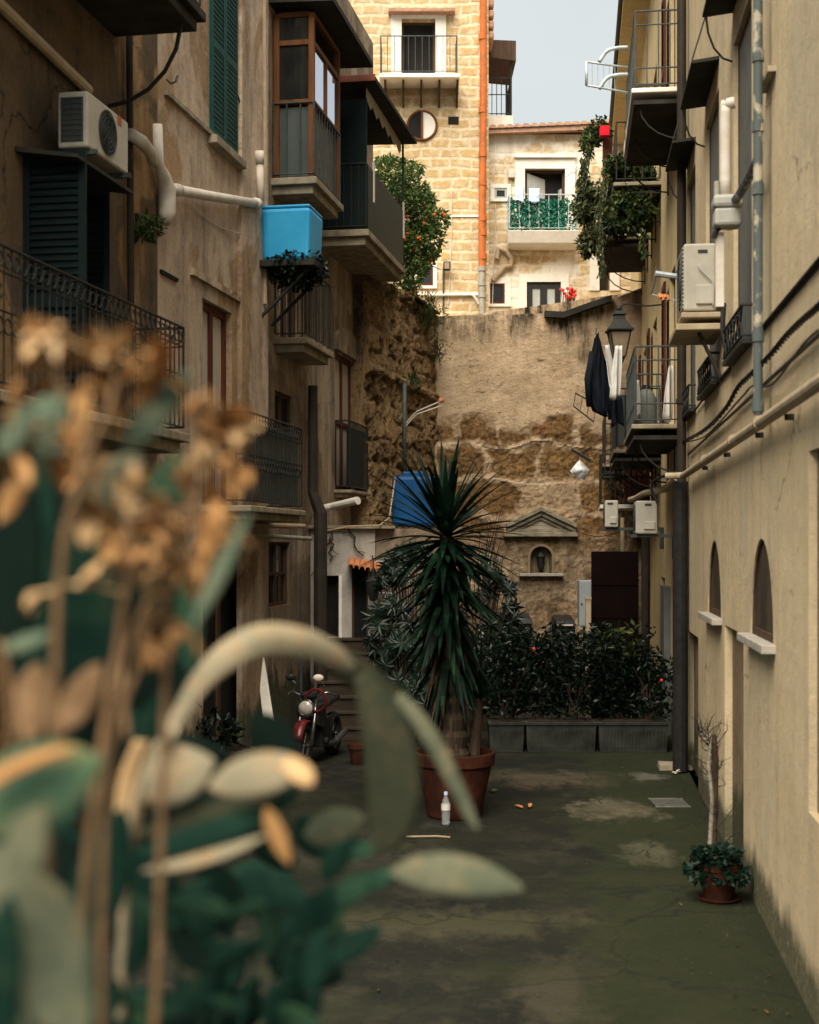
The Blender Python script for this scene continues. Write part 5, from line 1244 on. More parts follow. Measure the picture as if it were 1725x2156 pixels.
fatsia('tall dark shrub behind the palm, in front of the niche wall', 1010, 1290, 21.5, 60, .55, 6, 'leaf_dark')
fatsia('dark green shrub behind the palm, under the blue tank', 870, 1240, 21.2, 50, .5, 7, 'leaf_dark')
# bare shrub behind the palm
mb = MB(); r = random.Random(5)
g = at(1020, 1300, 24)
for k in range(14):
    a = at(r.uniform(1010, 1060), r.uniform(1060, 1180), 24 + r.uniform(-.3, .3)); mid = g.lerp(a, .55) + Vector((r.uniform(-.1, .1), 0, 0)); mb.tube([Vector((g.x, g.y, 0)), mid, a], [.02, .011, .004], 5)
    for q in range(3): mb.tube([mid.lerp(a, q / 3), mid.lerp(a, q / 3) + Vector((r.uniform(-.25, .25), 0, r.uniform(0, .25)))], .004, 4)
tag(mb.build('bare_shrub', M['twig']), 'leafless twiggy shrub against the ochre wall left of the pediment', 'shrub')
for (px, py, Y, r_, lab) in ((752, 1575, 18.3, .11, 'small terracotta pot on the ground right of the motorbike'), (852, 1560, 17.5, .12, 'small orange pot half hidden left of the palm pot')):
    c = Vector((at(px, py, Y).x, Y, 0)); pot('flower_pot', lab, c, [(0, .002), (r_ * .7, .002), (r_ * .95, .2), (r_ * 1.1, .2), (r_ * 1.12, .26), (r_, .26), (r_ * .95, .22)], 'terracotta', (r_ * .95, .22), 'small terracotta pots')
# pot with ivy and bare shrub on the right
c = Vector((at(1514, 1890, 11.25).x, 11.25, 0))
ip = pot('flower_pot', 'dark terracotta pot on a saucer against the cream wall', c, [(0, .02), (.115, .02), (.15, .25), (.165, .25), (.168, .3), (.15, .3), (.145, .27)], 'terracotta', (.145, .27))
MB().lathe(c, [(0, .002), (.15, .002), (.17, .025), (.16, .03), (.14, .012), (0, .012)], 24).build('saucer', M['terracotta'], ip)
r = random.Random(77); mb = MB()
for k in range(520):
    a = r.uniform(0, 6.283); rr = .26 * r.random() ** .5; z = .3 + .13 * r.random() * (1 - rr * 1.5) - (.12 if rr > .19 else 0)
    leaf(mb, c + Vector((math.cos(a) * rr * .9 - .02, math.sin(a) * rr, z)), .065, .028, (rv(r, .1) + Vector((math.cos(a), math.sin(a), 0))).normalized(), (Vector((0, -.4, 1)) + rv(r) * .5).normalized())
tag(mb.build('ground_ivy', M['leaf_pot'], fix=False), 'round-leaved green ivy spilling over the pot by the cream wall', 'plant')
bs = thing('bare_sapling', 'bare white-stemmed sapling with dark twigs, standing in front of the cream wall', 'sapling', Vector((c.x - .1, 12.0, 0)))
b0 = Vector((at(1488, 1800, 12.0).x, 12.0, 0)); ht = lambda py: 2.8 + (1150 - py) * 12 / F
sp = [b0, b0 + Vector((.03, 0, .3)), Vector((at(1500, 1680, 12).x, 12, ht(1680))), Vector((at(1492, 1600, 12).x, 12, ht(1600))), Vector((at(1496, 1560, 12).x, 12, ht(1560))), Vector((at(1470, 1532, 12).x, 12, ht(1532)))]
mb = MB(); mb.tube(sp, [.022, .02, .018, .016, .013, .009], 8); mb.build('trunk', M['bark_pale'], bs, smooth=True)
mb = MB(); mb.tube([b0 + Vector((.05, .02, 0)), Vector((at(1507, 1600, 12).x, 12.02, ht(1600))), Vector((at(1505, 1548, 12).x, 12.02, ht(1548)))], [.03, .032, .02], 7); mb.build('trunk', M['bark'], bs)
mb = MB()
for k in range(46):
    t = r.uniform(.15, 1); i = min(4, int(t * 5)); p = sp[i].lerp(sp[i + 1], r.random()); s_ = r.choice((-1, 1)); L = r.uniform(.08, .22)
    v1 = Vector((s_ * r.uniform(.15, .8), r.uniform(-.5, .5), r.uniform(-.2, .9))) * L; v2 = v1 + Vector((s_ * r.uniform(-.4, .5), r.uniform(-.4, .4), r.uniform(.1, .9))) * L * .8; mb.tube([p, p + v1 * .6 + Vector((0, 0, -.01)), p + v1, p + v2], [.005, .0045, .004, .0015], 4); mb.tube([p + v1, p + v1 + rv(r, .5) * L * .5], [.003, .001], 4)
tw_ = mb.build('twigs', M['twig'], bs)
# drain grate
gx0, gx1 = at(1380, 0, 15.4).x, at(1446, 0, 15.4).x
gr = thing('drain_grate', 'pale rectangular drain grate set in the paving near the right wall', 'drain grate', ((gx0 + gx1) / 2, 15.5, 0.004))
mb = MB(); mb.box(gx0 - .02, gx1 + .02, 15.25, 15.28, .0, .012); mb.box(gx0 - .02, gx1 + .02, 15.72, 15.75, .0, .012)
for k in range(12): x = lerp(gx0, gx1, k / 11); mb.box(x - .006, x + .007, 15.28, 15.72, .0, .010)
mb.build('bars', M['grate'], gr); MB().box(gx0 - .02, gx1 + .02, 15.281, 15.719, .001, .004).build('pit', M['pipe_dark'], gr)  # dark plate on the ground, painted shade between the bars
# litter
r = random.Random(12)
for k, (px, py, m, lab, cat) in enumerate(((1110, 1703, 'tile_orange', 'dry orange leaf lying on the asphalt right of the palm pot', 'leaf'), (1040, 1668, 'leaf_grass', 'tiny green weed sprig on the asphalt by the palm pot', 'weed'), (1420, 1618, 'stone_slab', 'flat broken paving stone lying near the corner pipe', 'stone'), (1422, 1630, 'pvc', 'scrap of white and orange rubbish by the corner pipe', 'rubbish'), (1660, 1855, 'twig', 'twig litter at the foot of the cream wall', 'litter'), (882, 1765, 'pvc_tan', 'pale stick lying on the asphalt in front of the palm pot', 'stick'))):
    Y = F * 2.8 / (py - HY); c = Vector((at(px, py, Y).x, Y, 0.004)); mb = MB()
    if k == 2: mb.hexa([c + Vector(v) for v in ((-.22, -.2, 0), (.2, -.18, 0), (.22, .2, 0), (-.18, .22, 0))], [c + Vector(v) for v in ((-.21, -.19, .06), (.19, -.17, .05), (.21, .19, .05), (-.17, .21, .06))])
    elif k == 5: mb.tube([c + Vector((-.12, 0, .012)), c + Vector((.18, .02, .012)), c + Vector((.3, -.02, .01))], .008, 5)
    else:
        for q in range(5): p = c + Vector((r.uniform(-.06, .06), r.uniform(-.06, .06), .01)); leaf(mb, p, .09, .025, Vector((r.uniform(-1, 1), r.uniform(-1, 1), .15)).normalized(), Vector((.1, -.2, 1)).normalized())
    tag(mb.build('litter' if k > 2 else ('leaf_litter', 'weed', 'paving_stone')[k], M[m], fix=False), lab, cat)
# ================================================================== behind the hedge: door, cabinet, bins
DY = 21.0
dr = thing('metal_door', 'dark brown sheet-metal door standing behind the hedge at the right', 'door', at(1290, 1500, DY))
x0, x1, zt = at(1246, 0, DY).x, at(1345, 0, DY).x, at(0, 1161, DY).z
MB().box(x0, x1, DY, DY + .06, .0, zt).build('door_leaf', M['door_brown'], dr, bevel=.006)
mb = MB()
for py in (1230, 1300, 1380): z = at(0, py, DY).z; mb.box(x0 + .02, x1 - .02, DY - .012, DY - .001, z - .012, z + .012)
mb.build('door_rib', M['door_brown'], dr)
cab = thing('utility_cabinet', 'light grey metal utility cabinet beside the brown metal door', 'cabinet', at(1236, 1500, 21.6))
x0, x1, z0, z1 = at(1220, 0, 21.6).x, at(1262, 0, 21.6).x, at(0, 1320, 21.6).z, at(0, 1222, 21.6).z
MB().box(x0, x1, 21.6, 21.85, z0, z1).build('cabinet_body', M['cabinet'], cab, bevel=.008)
MB().box(x0 + .02, x1 - .02, 21.585, 21.599, z0 + .02, z1 - .02).build('cabinet_door', M['cabinet'], cab, bevel=.004)
MB().box(x0 + .08, x1 - .08, 21.65, 21.8, 0, z0).build('cabinet_leg', M['iron_grey'], cab)
MB().ball((x0 + .035, 21.58, lerp(z0, z1, .5)), .016, 8, 6).build('lock', M['chrome'], cab)
mb = MB(); x = at(1239, 0, 20.7).x; mb.box(x - .035, x + .035, 20.7, 20.77, 0, at(0, 1262, 20.7).z); mb.box(x - .045, x + .045, 20.69, 20.78, at(0, 1262, 20.7).z, at(0, 1257, 20.7).z)
tag(mb.build('post', M['pvc_tan']), 'pale square post in front of the grey cabinet', 'post')
bin0 = None
for k, (x0, x1, py, lab) in enumerate(((1030, 1076, 1298, 'left wheelie bin with a pale strip on its lid, behind the hedge'), (1079, 1121, 1300, 'middle wheelie bin peeping over the hedge below the niche'), (1168, 1212, 1304, 'right wheelie bin peeping over the hedge beside the grey cabinet'))):
    Y = 24.6; xa, xb, zt = at(x0, 0, Y).x, at(x1, 0, Y).x, at(0, py, Y).z
    t = thing('wheelie_bin', lab, 'bin', Vector(((xa + xb) / 2, Y, 0)), 'bins behind the hedge')
    mb = MB(); mb.hexa([(xa + .05, Y + .06, .06), (xb - .05, Y + .06, .06), (xb - .05, Y + .5, .06), (xa + .05, Y + .5, .06)], [(xa, Y, zt - .12), (xb, Y, zt - .12), (xb, Y + .6, zt - .12), (xa, Y + .6, zt - .12)]); mb.build('bin_body', M['black'], t, bevel=.02)
    mb = MB(); mb.hexa([(xa - .02, Y - .04, zt - .115), (xb + .02, Y - .04, zt - .115), (xb + .02, Y + .62, zt - .115), (xa - .02, Y + .62, zt - .115)], [(xa + .02, Y + .02, zt - .02), (xb - .02, Y + .02, zt - .02), (xb - .02, Y + .6, zt + .05), (xa + .02, Y + .6, zt + .05)]); l_ = mb.build('lid', M['black'], t, bevel=.015)
    if k != 1: MB().box(xa + .05, xb - .05, Y - .052, Y - .041, zt - .11, zt - .085).build('lid_strip', M['pvc'], l_)
    for s_ in (xa + .08, xb - .08): mb = MB(); mb.ring((s_, Y + .52, .1), Vector((0, 1, 0)), Vector((0, 0, 1)), .07, .03, 14, 6); mb.build('wheel', M['rubber'], t)
sg = thing('barrier_post', 'red and white striped hazard board behind the palm', 'barrier', at(1016, 1500, 21.8))
for k in range(5):
    mb = MB(); p0, p1 = 1330 + k * 14, 1345 + k * 14; x0, x1 = at(1007, 0, 21.8).x, at(1024, 0, 21.8).x; z0, z1 = at(0, p0, 21.8).z, at(0, p1, 21.8).z
    mb.hexa([(x0, 21.8, z1 + .04), (x1, 21.8, z1 - .04), (x1, 21.82, z1 - .04), (x0, 21.82, z1 + .04)], [(x0, 21.8, z0 + .042), (x1, 21.8, z0 - .038), (x1, 21.82, z0 - .038), (x0, 21.82, z0 + .042)])
    mb.build('stripe', M['red_bright'] if k % 2 else M['cloth_white'], sg)
mb = MB(); mb.box(x0 + .02, x0 + .05, 21.825, 21.85, 0, z0 + .6); mb.build('post', M['iron_white'], sg)
nl = thing('niche_lantern', 'small dark lantern hanging inside the arched niche', 'lantern', BW.P(NC[0], -.08, NZ0 + .1))
mb = MB(); mb.lathe(BW.P(NC[0], -.06, NZ0 + .12), [(.0, 0), (.06, .0), (.09, .22), (.11, .24), (.05, .33), (.0, .34)], 6); mb.build('lantern_body', M['iron'], nl)
mb = MB(); mb.tube([BW.P(NC[0], -.06, NZ0 + .45), BW.P(NC[0], -.06, NZ1 - .02)], .006, 5); mb.build('hook', M['iron'], nl)
tube_thing('cable', 'thin rusty cable sagging from the pediment to the right wall', 'cable', None, spline([BW.P(BW.a(1210), .2, BW.z(1210, 1118)), BW.P(BW.a(1260), .2, BW.z(1260, 1130)), BW.P(BW.a(1330), .2, BW.z(1330, 1112))], 6), .01, 'twig', 5)
# ================================================================== back-house fittings
def up(W, px, py, e=.1): h = W.hit(px, py, e); return (h[0], e, h[1])
dp = thing('drainpipe', 'bright orange drainpipe running down the corner of the yellow tower house', 'pipe', TW.P(TW.a(1018), .1, ZT))
mb = MB(TW); mb.tube([up(TW, 1018, -60), up(TW, 1018, 200), up(TW, 1015, 480), up(TW, 1015, 562)], .088, 12)
for py in (78, 232, 325, 385, 460, 490, 540): p = up(TW, 1016.5, py); mb.tube([(p[0], .1, p[2] - .07), (p[0], .1, p[2] + .07)], .104, 12)
mb.build('upper_pipe', M['pipe_orange'], dp, smooth=False)
mb = MB(TW); mb.tube([up(TW, 1015, 562), up(TW, 1015, 595), up(TW, 1015, 600), up(TW, 1015, 680)], .08, 12)
for py in (566, 597, 622): p = up(TW, 1015, py); mb.tube([(p[0], .1, p[2] - .06), (p[0], .1, p[2] + .06)], .10, 12)
mb.build('lower_pipe', M['pipe_grey'], dp)
tube_thing('waste_pipe', 'kinked terracotta waste pipe below the ivy balcony', 'pipe', BL, [up(BL, 1037, 590), up(BL, 1062, 562), up(BL, 1076, 560), up(BL, 1078, 545), up(BL, 1068, 530), up(BL, 1050, 524), up(BL, 1046, 545)], .07, 'pvc_tan', 10)
tube_thing('cable', 'white cable hanging down the low house left of the ivy balcony', 'cable', BL, [up(BL, 1043, 430, .05), up(BL, 1045, 470, .05), up(BL, 1041, 520, .05), up(BL, 1037, 640, .05)], .012, 'pvc', 5)
tube_thing('cable', 'pale wire dropping across the yellow tower stones left of the orange pipe', 'cable', TW, [up(TW, 952, 400, .03), up(TW, 950, 520, .03), up(TW, 944, 640, .03)], .012, 'pvc', 5)
tube_thing('conduit', 'thin steel conduit below the small wall lamp', 'pipe', TW, [up(TW, 934, 565, .04), up(TW, 934, 660, .04)], .022, 'iron_grey', 6)
tube_thing('conduit', 'bent white conduit at the foot of the orange pipe', 'pipe', TW, spline([up(TW, 900, 622, .08), up(TW, 975, 621, .08), up(TW, 996, 622, .08), up(TW, 1008, 640, .08)], 5), .03, 'pvc', 8)
wl = thing('wall_lamp', 'small black wall lamp on the yellow tower below the orange tree', 'lamp', TW.P(TW.a(940), .05, TW.z(940, 560)))
p = up(TW, 941, 560, .2); MB(TW).box(p[0] - .09, p[0] + .09, .12, .3, p[2] - .11, p[2] + .1).build('lamp_body', M['iron'], wl, bevel=.02)
MB(TW).box(p[0] - .06, p[0] + .06, .301, .31, p[2] - .09, p[2] + .07).build('lamp_glass', M['lantern_glass'], wl); MB(TW).box(p[0] - .02, p[0] + .02, 0, .12, p[2] - .02, p[2] + .02).build('lamp_arm', M['iron'], wl)
mx = thing('meter_box', 'small white box with a thin wire beside the low house balcony door', 'box', BL.P(BL.a(1077), 0, BL.z(1077, 375)))
MB(BL).box(BL.a(1070), BL.a(1084), 0, .12, BL.z(0, 376), BL.z(0, 358)).build('box_body', M['pvc'], mx, bevel=.01); MB(BL).tube([up(BL, 1076, 376, .03), up(BL, 1077, 420, .03)], .012, 5).build('wire', M['pvc'], mx)
bx_ = tag(MB(BL).box(BL.a(1213), BL.a(1237), 0, .4, BL.z(0, 390), BL.z(0, 355)).build('white_box', M['plaster_white'], bevel=.02), 'plain white box on the wall right of the low house balcony door', 'box')
for k, (px, py) in enumerate(((1075, 322), (1107, 317))):
    mb = MB(BL); c = BL.P(BL.a(px), .03, BL.z(px, py)); mb.ball(c, .09, 10, 6)
    tag(mb.build('wall_lamp', M['iron']), ('left', 'right')[k] + ' one of two small dark spotlights above the low house balcony door', 'lamp', 'spotlights above the balcony door')
def cloth(name, label, cat, T, a0, a1, e, z0, z1, m, wav=.03, taper=0, seed=0, group=None, nx=10, nz=12, skew=0, pinch=0):
    mb = MB(T); V = []
    for j in range(nz + 1):
        for i in range(nx + 1):
            u, v = i / nx, j / nz
            k = 1 - taper * v * (1 - v * .3); mid = (a0 + a1) / 2 + skew * (1 - v)
            if pinch: k *= 1 - pinch * (v ** 2)
            V.append((mid + (u - .5) * (a1 - a0) * k, e + wav * math.sin(u * 9 + seed + v * 2) * (1.1 - v * .5) + .015 * noise.noise(Vector((u * 4, v * 5, seed))), lerp(z0, z1, v) + (.04 * math.sin(u * 5 + seed) if j == 0 else 0)))
    mb.add(V, [(j * (nx + 1) + i, j * (nx + 1) + i + 1, (j + 1) * (nx + 1) + i + 1, (j + 1) * (nx + 1) + i) for j in range(nz) for i in range(nx)])
    return tag(mb.build(name, M[m], smooth=True, solid=.006), label, cat, group)
cloth('hanging_cloth', 'pale lilac cloth pegged on the ivy balcony rail, left', 'laundry', BL, BL.a(1080), BL.a(1098), .8, BL.z(0, 440), BL.z(0, 408), 'cloth_blue')
cloth('hanging_cloth', 'light blue pair of shorts pegged on the ivy balcony rail, right', 'laundry', BL, BL.a(1109), BL.a(1130), .8, BL.z(0, 441), BL.z(0, 413), 'cloth_blue', seed=2)
rf_ = thing('potted_flower', 'potted red flowers beside the lower door of the low house', 'flower', BL.P(BL.a(1193), .5, ZT))
r = random.Random(6); mb = MB(BL); ms = MB(BL)
for k in range(22): p = (BL.a(1193) + r.uniform(-.2, .25), .5 + r.uniform(-.1, .1), BL.z(0, 628) + r.uniform(-.2, .18)); mb.ball(p, .045, 6, 4); ms.tube([(BL.a(1193), .5, ZT + .2), p], .008, 4)
mb.build('blossoms', M['flower_red'], rf_); ms.build('stems', M['twig'], rf_); MB().lathe(BL.P(BL.a(1193), .5, ZT), [(0, 0), (.12, 0), (.16, .28), (.13, .28)], 14).build('pot', M['terracotta'], rf_)
# orange tree on the terrace behind the rubble wall
ot = thing('orange_tree', 'orange tree laden with fruit leaning over the rubble wall', 'tree', (-.05, 29.2, ZT))
cc = at(868, 470, 29.2); r = random.Random(9); mb = MB()
tb = Vector((-.1, 29.3, ZT)); mb.tube([tb, tb + Vector((.05, 0, .8)), cc + Vector((0, 0, -.6)), cc + Vector((-.05, 0, .6))], [.07, .06, .045, .02], 8)
ends = []
for k in range(22):
    s_ = Vector((0, 0, r.uniform(-1.2, .5))); d = rv(r, .1); e2 = cc + s_ + Vector((d.x * .6, d.y * .5, d.z * .5)); mb.tube([cc + s_ * .8, (cc + s_).lerp(e2, .5) + Vector((0, 0, .08)), e2], [.022, .014, .006], 5); ends.append(e2)
mb.build('trunk', M['bark'], ot)
def inside(p):
    v = (HY - (p.z - EYE) * F / p.y); x = (p.x) * F / p.y + CX
    # left and right edges of the outline by height
    R_ = [(330, 850), (350, 885), (400, 905), (440, 925), (460, 948), (490, 938), (530, 930), (560, 905), (600, 885), (640, 875)]
    if v < 330: return False
    for (y0, x0), (y1, x1) in zip(R_, R_[1:]):
        if y0 <= v <= y1:
            return x < lerp(x0, x1, (v - y0) / (y1 - y0)) + 14 * noise.noise(Vector((v * .05, 2, 1))) and x > (790 if v < 500 else lerp(800, 862, (v - 500) / 140))
    return False
mb = MB(); cnt = 0; pts = []
while cnt < 8500:
    p = Vector((cc.x + r.uniform(-.95, .95), 29.2 + r.uniform(-.7, .6), cc.z + r.uniform(-1.9, 1.5)))
    if not inside(p): continue
    if noise.noise(p * 2.4) < -.12 - .15 * r.random(): cnt += .3; continue
    cnt += 1; leaf(mb, p, .12 * r.uniform(.6, 1.2), .026, rv(r, -.25), rv(r, .5))
    if len(pts) < 3000: pts.append(p)
mb.build('crown', M['leaf_tree'], ot, fix=False)
fruit = None; lowpts = [p for p in pts if p.z < cc.z + .1 and p.y < 29.15]
for k in range(46):
    p = r.choice(lowpts) + Vector((r.uniform(-.05, .05), -.12, -.04))
    if fruit is None: fruit = MB().ball(Vector((0, 0, 0)) + LOC[ot.name], .034, 8, 6).build('fruit', M['orange_fruit'], ot, smooth=True); f_ = fruit
    else: f_ = fruit.copy(); COL.objects.link(f_); f_.parent = ot
    f_.location = p - LOC[ot.name]; sc_ = r.uniform(.75, 1.25); f_.scale = (sc_, sc_, sc_ * r.uniform(.9, 1.5))
# weeds on the rubble wall and at the corner
def tuft(label, c, n, L, spread, seed, m='leaf_grass', droop=.5):
    r = random.Random(seed); mb = MB(); c = Vector(c)
    for k in range(n):
        d = (rv(r, .6) + Vector((.2, -.5, 0))).normalized(); sword(mb, c + Vector((r.uniform(-1, 1) * spread[0], r.uniform(-1, 1) * spread[1], r.uniform(-1, 1) * spread[2])), d, L * r.uniform(.5, 1.2), .008, droop * r.random() * 2, 4)
        if k % 2: leaf(mb, c + rv(r) * spread[2] + d * L * .5, L * .4, .012, d, rv(r))
    return tag(mb.build('weed_tuft', M[m], fix=False), label, 'weeds', 'weeds on the old walls')
tuft('large weed tuft with feathery stems in the corner of the two stone walls', SW.P(SW.a(936), .25, SW.z(930, 850, .2)), 240, .38, (.14, .14, .22), 1)
tuft('grass hanging from the top of the rubble wall below the orange tree', SW.P(SW.a(888), .12, 7.55), 300, .3, (.14, .5, .28), 2)
tuft('small weeds at the top corner where the rubble wall meets the ochre wall', SW.P(SW.a(905), .15, 6.9), 130, .22, (.08, .3, .25), 3)
tuft('dry grass along the ledge of the rubble wall', SW.P(SW.a(850), .18, 5.98), 160, .2, (.06, .9, .06), 4)
tuft('green sprigs on the rubble wall near its near end', SW.P(SW.a(815), .12, 7.62), 90, .22, (.05, .3, .1), 5)
# ================================================================== RIGHT: pipes, cables, boxes
cp = thing('drainpipe', 'dark brown full-height drainpipe at the corner where the two right buildings meet', 'pipe', RW.P(17.65 * RZ, .1, 0))
mb = MB(RW); mb.tube([(17.65 * RZ, .09, 0), (17.65 * RZ, .09, 12.9)], .058, 12)
for z in (1.4, 3.0, 4.6, 6.2, 7.8): mb.tube([(17.65 * RZ, .09, z - .03), (17.65 * RZ, .09, z + .03)], .070, 12)
mb.build('pipe_shaft', M['pipe_dark'], cp)
mb = MB(RW); mb.tube([(17.6 * RZ, .11, 0.02), (17.6 * RZ, .11, 3.6)], .095, 12); mb.build('pipe_boot', M['rubber'], cp)
gp = thing('drainpipe', 'thick patchy grey drainpipe with peeling paint on the cream wall', 'pipe', RW.P(10.1 * RZ, .1, 3.7))
g = lambda px, py, e=.1: up(RW, px, py, e)
mb = MB(RW); ax = 10.15 * RZ; mb.tube([(ax, .1, 3.74), (ax, .1, 6.9)], .034, 12)
for z in (3.80, 4.3, 5.35, 5.8, 6.3): mb.tube([(ax, .1, z - .04), (ax, .1, z + .04)], .043, 12)
mb.build('pipe_shaft', M['pipe_patchy'], gp)
zz = RW.z(1580, 368, .1); mb = MB(RW); mb.tube(spline([(ax, .1, zz), (ax + .5, .11, zz - .02), (ax + 1.0, .13, zz - .03), (ax + 1.35, .15, zz - .02), (ax + 1.4, .15, zz - .2)], 5), .035, 8); mb.build('branch_pipe', M['pipe_patchy'], gp)
z5 = RW.z(1580, 206, .1); mb = MB(RW); mb.box(ax - .2, ax + .3, .0, .06, z5 - .02, z5 + .02); mb.build('bracket', M['pipe_beige'], gp)
z4 = 3.68
hp = thing('gas_pipe', 'fat beige pipe running level along the cream wall below the twisted cables', 'pipe', RW.P(12, .08, z4))
aE = 17.3 * RZ; mb = MB(RW); mb.tube([(4, .09, z4 + .02), (8, .09, z4), (12, .09, z4 - .01), (aE - .3, .09, z4 - .02), (aE, .10, z4 - .02), (aE + .1, .2, z4 - .02), (aE + .12, .3, z4 - .02)], .042, 12)
for a in (10.2, 11.9, 14.5): mb.tube([(a - .03, .09, z4), (a + .03, .09, z4)], .052, 12)
mb.build('pipe_run', M['pipe_beige'], hp)
for a in (9.2, 10.7, 13.0, 15.2): MB(RW).box(a - .012, a + .012, -.01, .06, z4 - .07, z4 - .03).build('pipe_clip', M['iron'], hp)
pts = [(800, 1470), (950, 1390), (1090, 1250), (1180, 1100), (1270, 1010), (1400, 880), (1500, 760), (1600, 660), (1705, 570), (1800, 480)]
tw = [g((1760 + x / 2.156) / 1.484, (700 + y / 2.156) / 1.484, .07) for x, y in pts]
sp_ = spline(tw, 10); cb = thing('cable_bundle', 'thick bundle of twisted black cables sagging along the cream wall', 'cables', RW.P(12, .05, 4))
for ph in (0, 2.1, 4.2):
    mb = MB(RW); mb.tube([(a, e + .013 * math.cos(i * 1.2 + ph), z + .016 * math.sin(i * 1.2 + ph)) for i, (a, e, z) in enumerate(sp_)], .010, 6); mb.build('cable', M['black'], cb)
tube_thing('cable', 'loose black cable drooping below the twisted bundle on the cream wall', 'cable', RW, spline([tw[0], (tw[1][0], .06, tw[1][2] - .06), (tw[3][0], .06, tw[3][2] - .10), (tw[4][0], .06, tw[4][2] - .09), (tw[5][0], .06, tw[5][2] - .2), (tw[7][0], .06, tw[7][2] - .14), (tw[8][0], .06, tw[8][2] - .12)], 8), .008, 'black', 6)
tube_thing('cable', 'straight dark cable at window-sill height on the cream wall', 'cable', RW, [(3.2, .025, 4.44), (W1[0] - .2, .025, 4.42)], .012, 'black', 6)
tube_thing('cable', 'straight dark cable between the two upper windows of the cream wall', 'cable', RW, [(W1[1] + .1, .025, 4.40), (W2[0] - .1, .025, 4.40)], .012, 'black', 6)
tube_thing('cable', 'straight dark cable between the farther window and the corner pipe', 'cable', RW, [(W2[1] + .1, .025, 4.39), (17.5, .025, 4.36)], .012, 'black', 6)
tube_thing('cable', 'long straight dark cable low on the cream wall above the beige pipe', 'cable', RW, [(3.2, .03, 4.02), (10, .03, 3.98), (17.5, .03, 3.92)], .014, 'black', 6)
# meter box with pipes
e0 = .12; m0, m1 = RW.hit(1507, 475, .3), RW.hit(1507, 408, .3)
mbx = thing('meter_box', 'grey plastic service box with rounded edges, below a white pipe on the cream wall', 'box', RW.P(12.75, .1, m0[1]))
a_c = 11.35; zb_, zt_ = 2.8 + (1150 - 474) * 11.3 / F, 2.8 + (1150 - 408) * 11.3 / F
eL, eR = [ (1213.5 - px) * 11.3 / F + 1.4 for px in (1506, 1562)]
mb = MB(RW); mb.box(a_c, a_c + .2, eR, eL, zb_, zb_ + (zt_ - zb_) * .58); mb.build('box_base', M['plastic_grey'], mbx, bevel=.025)
mb = MB(RW); mb.box(a_c - .01, a_c + .21, eR - .01, eL + .01, zb_ + (zt_ - zb_) * .585, zt_); mb.build('box_cover', M['plastic_grey'], mbx, bevel=.03)
pz = lambda py, Y=11.3: 2.8 + (1150 - py) * Y / F
pe = lambda px, Y=11.3: (1213.5 - px) * Y / F + 1.4
mb = MB(RW); ee = pe(1531); mb.tube(spline([(a_c + .1, ee, zt_), (a_c + .1, ee, pz(230)), (a_c + .09, ee - .01, pz(214)), (a_c + .08, ee - .07, pz(210))], 4), .046, 12); mb.build('pipe_riser', M['pvc'], mbx, smooth=True)
mb = MB(RW); ee2 = pe(1513); mb.tube([(a_c + .1, ee2, zt_), (a_c + .1, ee2, pz(375))], .024, 8); mb.build('pipe_riser', M['pipe_grey'], mbx)
mb = MB(RW); ee3 = pe(1519); mb.box(a_c + .12, a_c + .17, ee3 - .035, ee3 + .03, pz(640), zb_ - .03); mb.build('trunking', M['pvc'], mbx)
mb = MB(RW); mb.tube([(a_c + .1, ee3, zb_), (a_c + .1, ee3 + .03, pz(482)), (a_c + .1, ee3 + .05, pz(495))], .018, 6); mb.build('hose', M['black'], mbx)
# big AC on its shelf : end panel faces the lane mouth
Ya = 13.6; aA = Ya * RZ; e1, e2 = pe(1441, Ya), pe(1508, Ya); z1, z0 = pz(511, Ya), pz(653, Ya)
t = ac_unit('large beige air conditioner on brackets high on the cream wall, curved hose on its side', RW, aA, aA + .85, e2, e1, z0, z1, endcoil=False, bracket=False)
mb = MB(RW); mm = lerp(e2, e1, .55)
mb.tube(spline([(aA - .02, mm, lerp(z0, z1, .67)), (aA - .03, mm - .02, lerp(z0, z1, .6)), (aA - .03, mm - .08, lerp(z0, z1, .5)), (aA - .02, e2 + .03, lerp(z0, z1, .38)), (aA - .02, e2 + .03, lerp(z0, z1, .05))], 5), .008, 6)
mb.build('cable', M['plastic_grey'], t, smooth=True)
for k in range(16):
    if k == 0: mb = MB(RW)
    z = lerp(z0 + .04, z1 - .04, k / 15); mb.box(aA + .02, aA + .8, e1, e1 + .012, z - .006, z + .006)
mb.build('front_grille', M['plastic_grey'], t)
sf = thing('wall_bracket', 'pale steel shelf bracket carrying the large beige air conditioner', 'bracket', RW.P(aA, 0, z0 - .2))
zs2 = z0 - .03
MB(RW).box(aA - .1, aA + .9, .0, e1 + .03, zs2 - .05, zs2).build('shelf_top', M['pipe_beige'], sf, bevel=.008)
MB(RW).box(aA - .12, aA + .95, -.01, e1 + .08, zs2 - .17, zs2 - .11).build('shelf_arm', M['pipe_beige'], sf, bevel=.008)
for a in (aA + .04, aA + .7): MB(RW).box(a, a + .1, e2 + .03, e1 - .04, zs2 + .001, z0 - .002).build('rubber_foot', M['black'], sf)
MB(RW).tube([(aA + .05, .02, zs2 - .6), (aA + .05, .22, zs2 - .17)], .02, 6).build('brace', M['pipe_dark'], sf)
tube_thing('hose', 'pair of white insulated hoses from the large air conditioner to the wall', 'hose', RW, spline([(aA + .12, e2 + .01, lerp(z0, z1, .28)), (aA + .02, e2 - .05, lerp(z0, z1, .36)), (aA + .05, .05, lerp(z0, z1, .42)), (aA + .1, .03, lerp(z0, z1, .40))], 5), .022, 'pvc', 8)
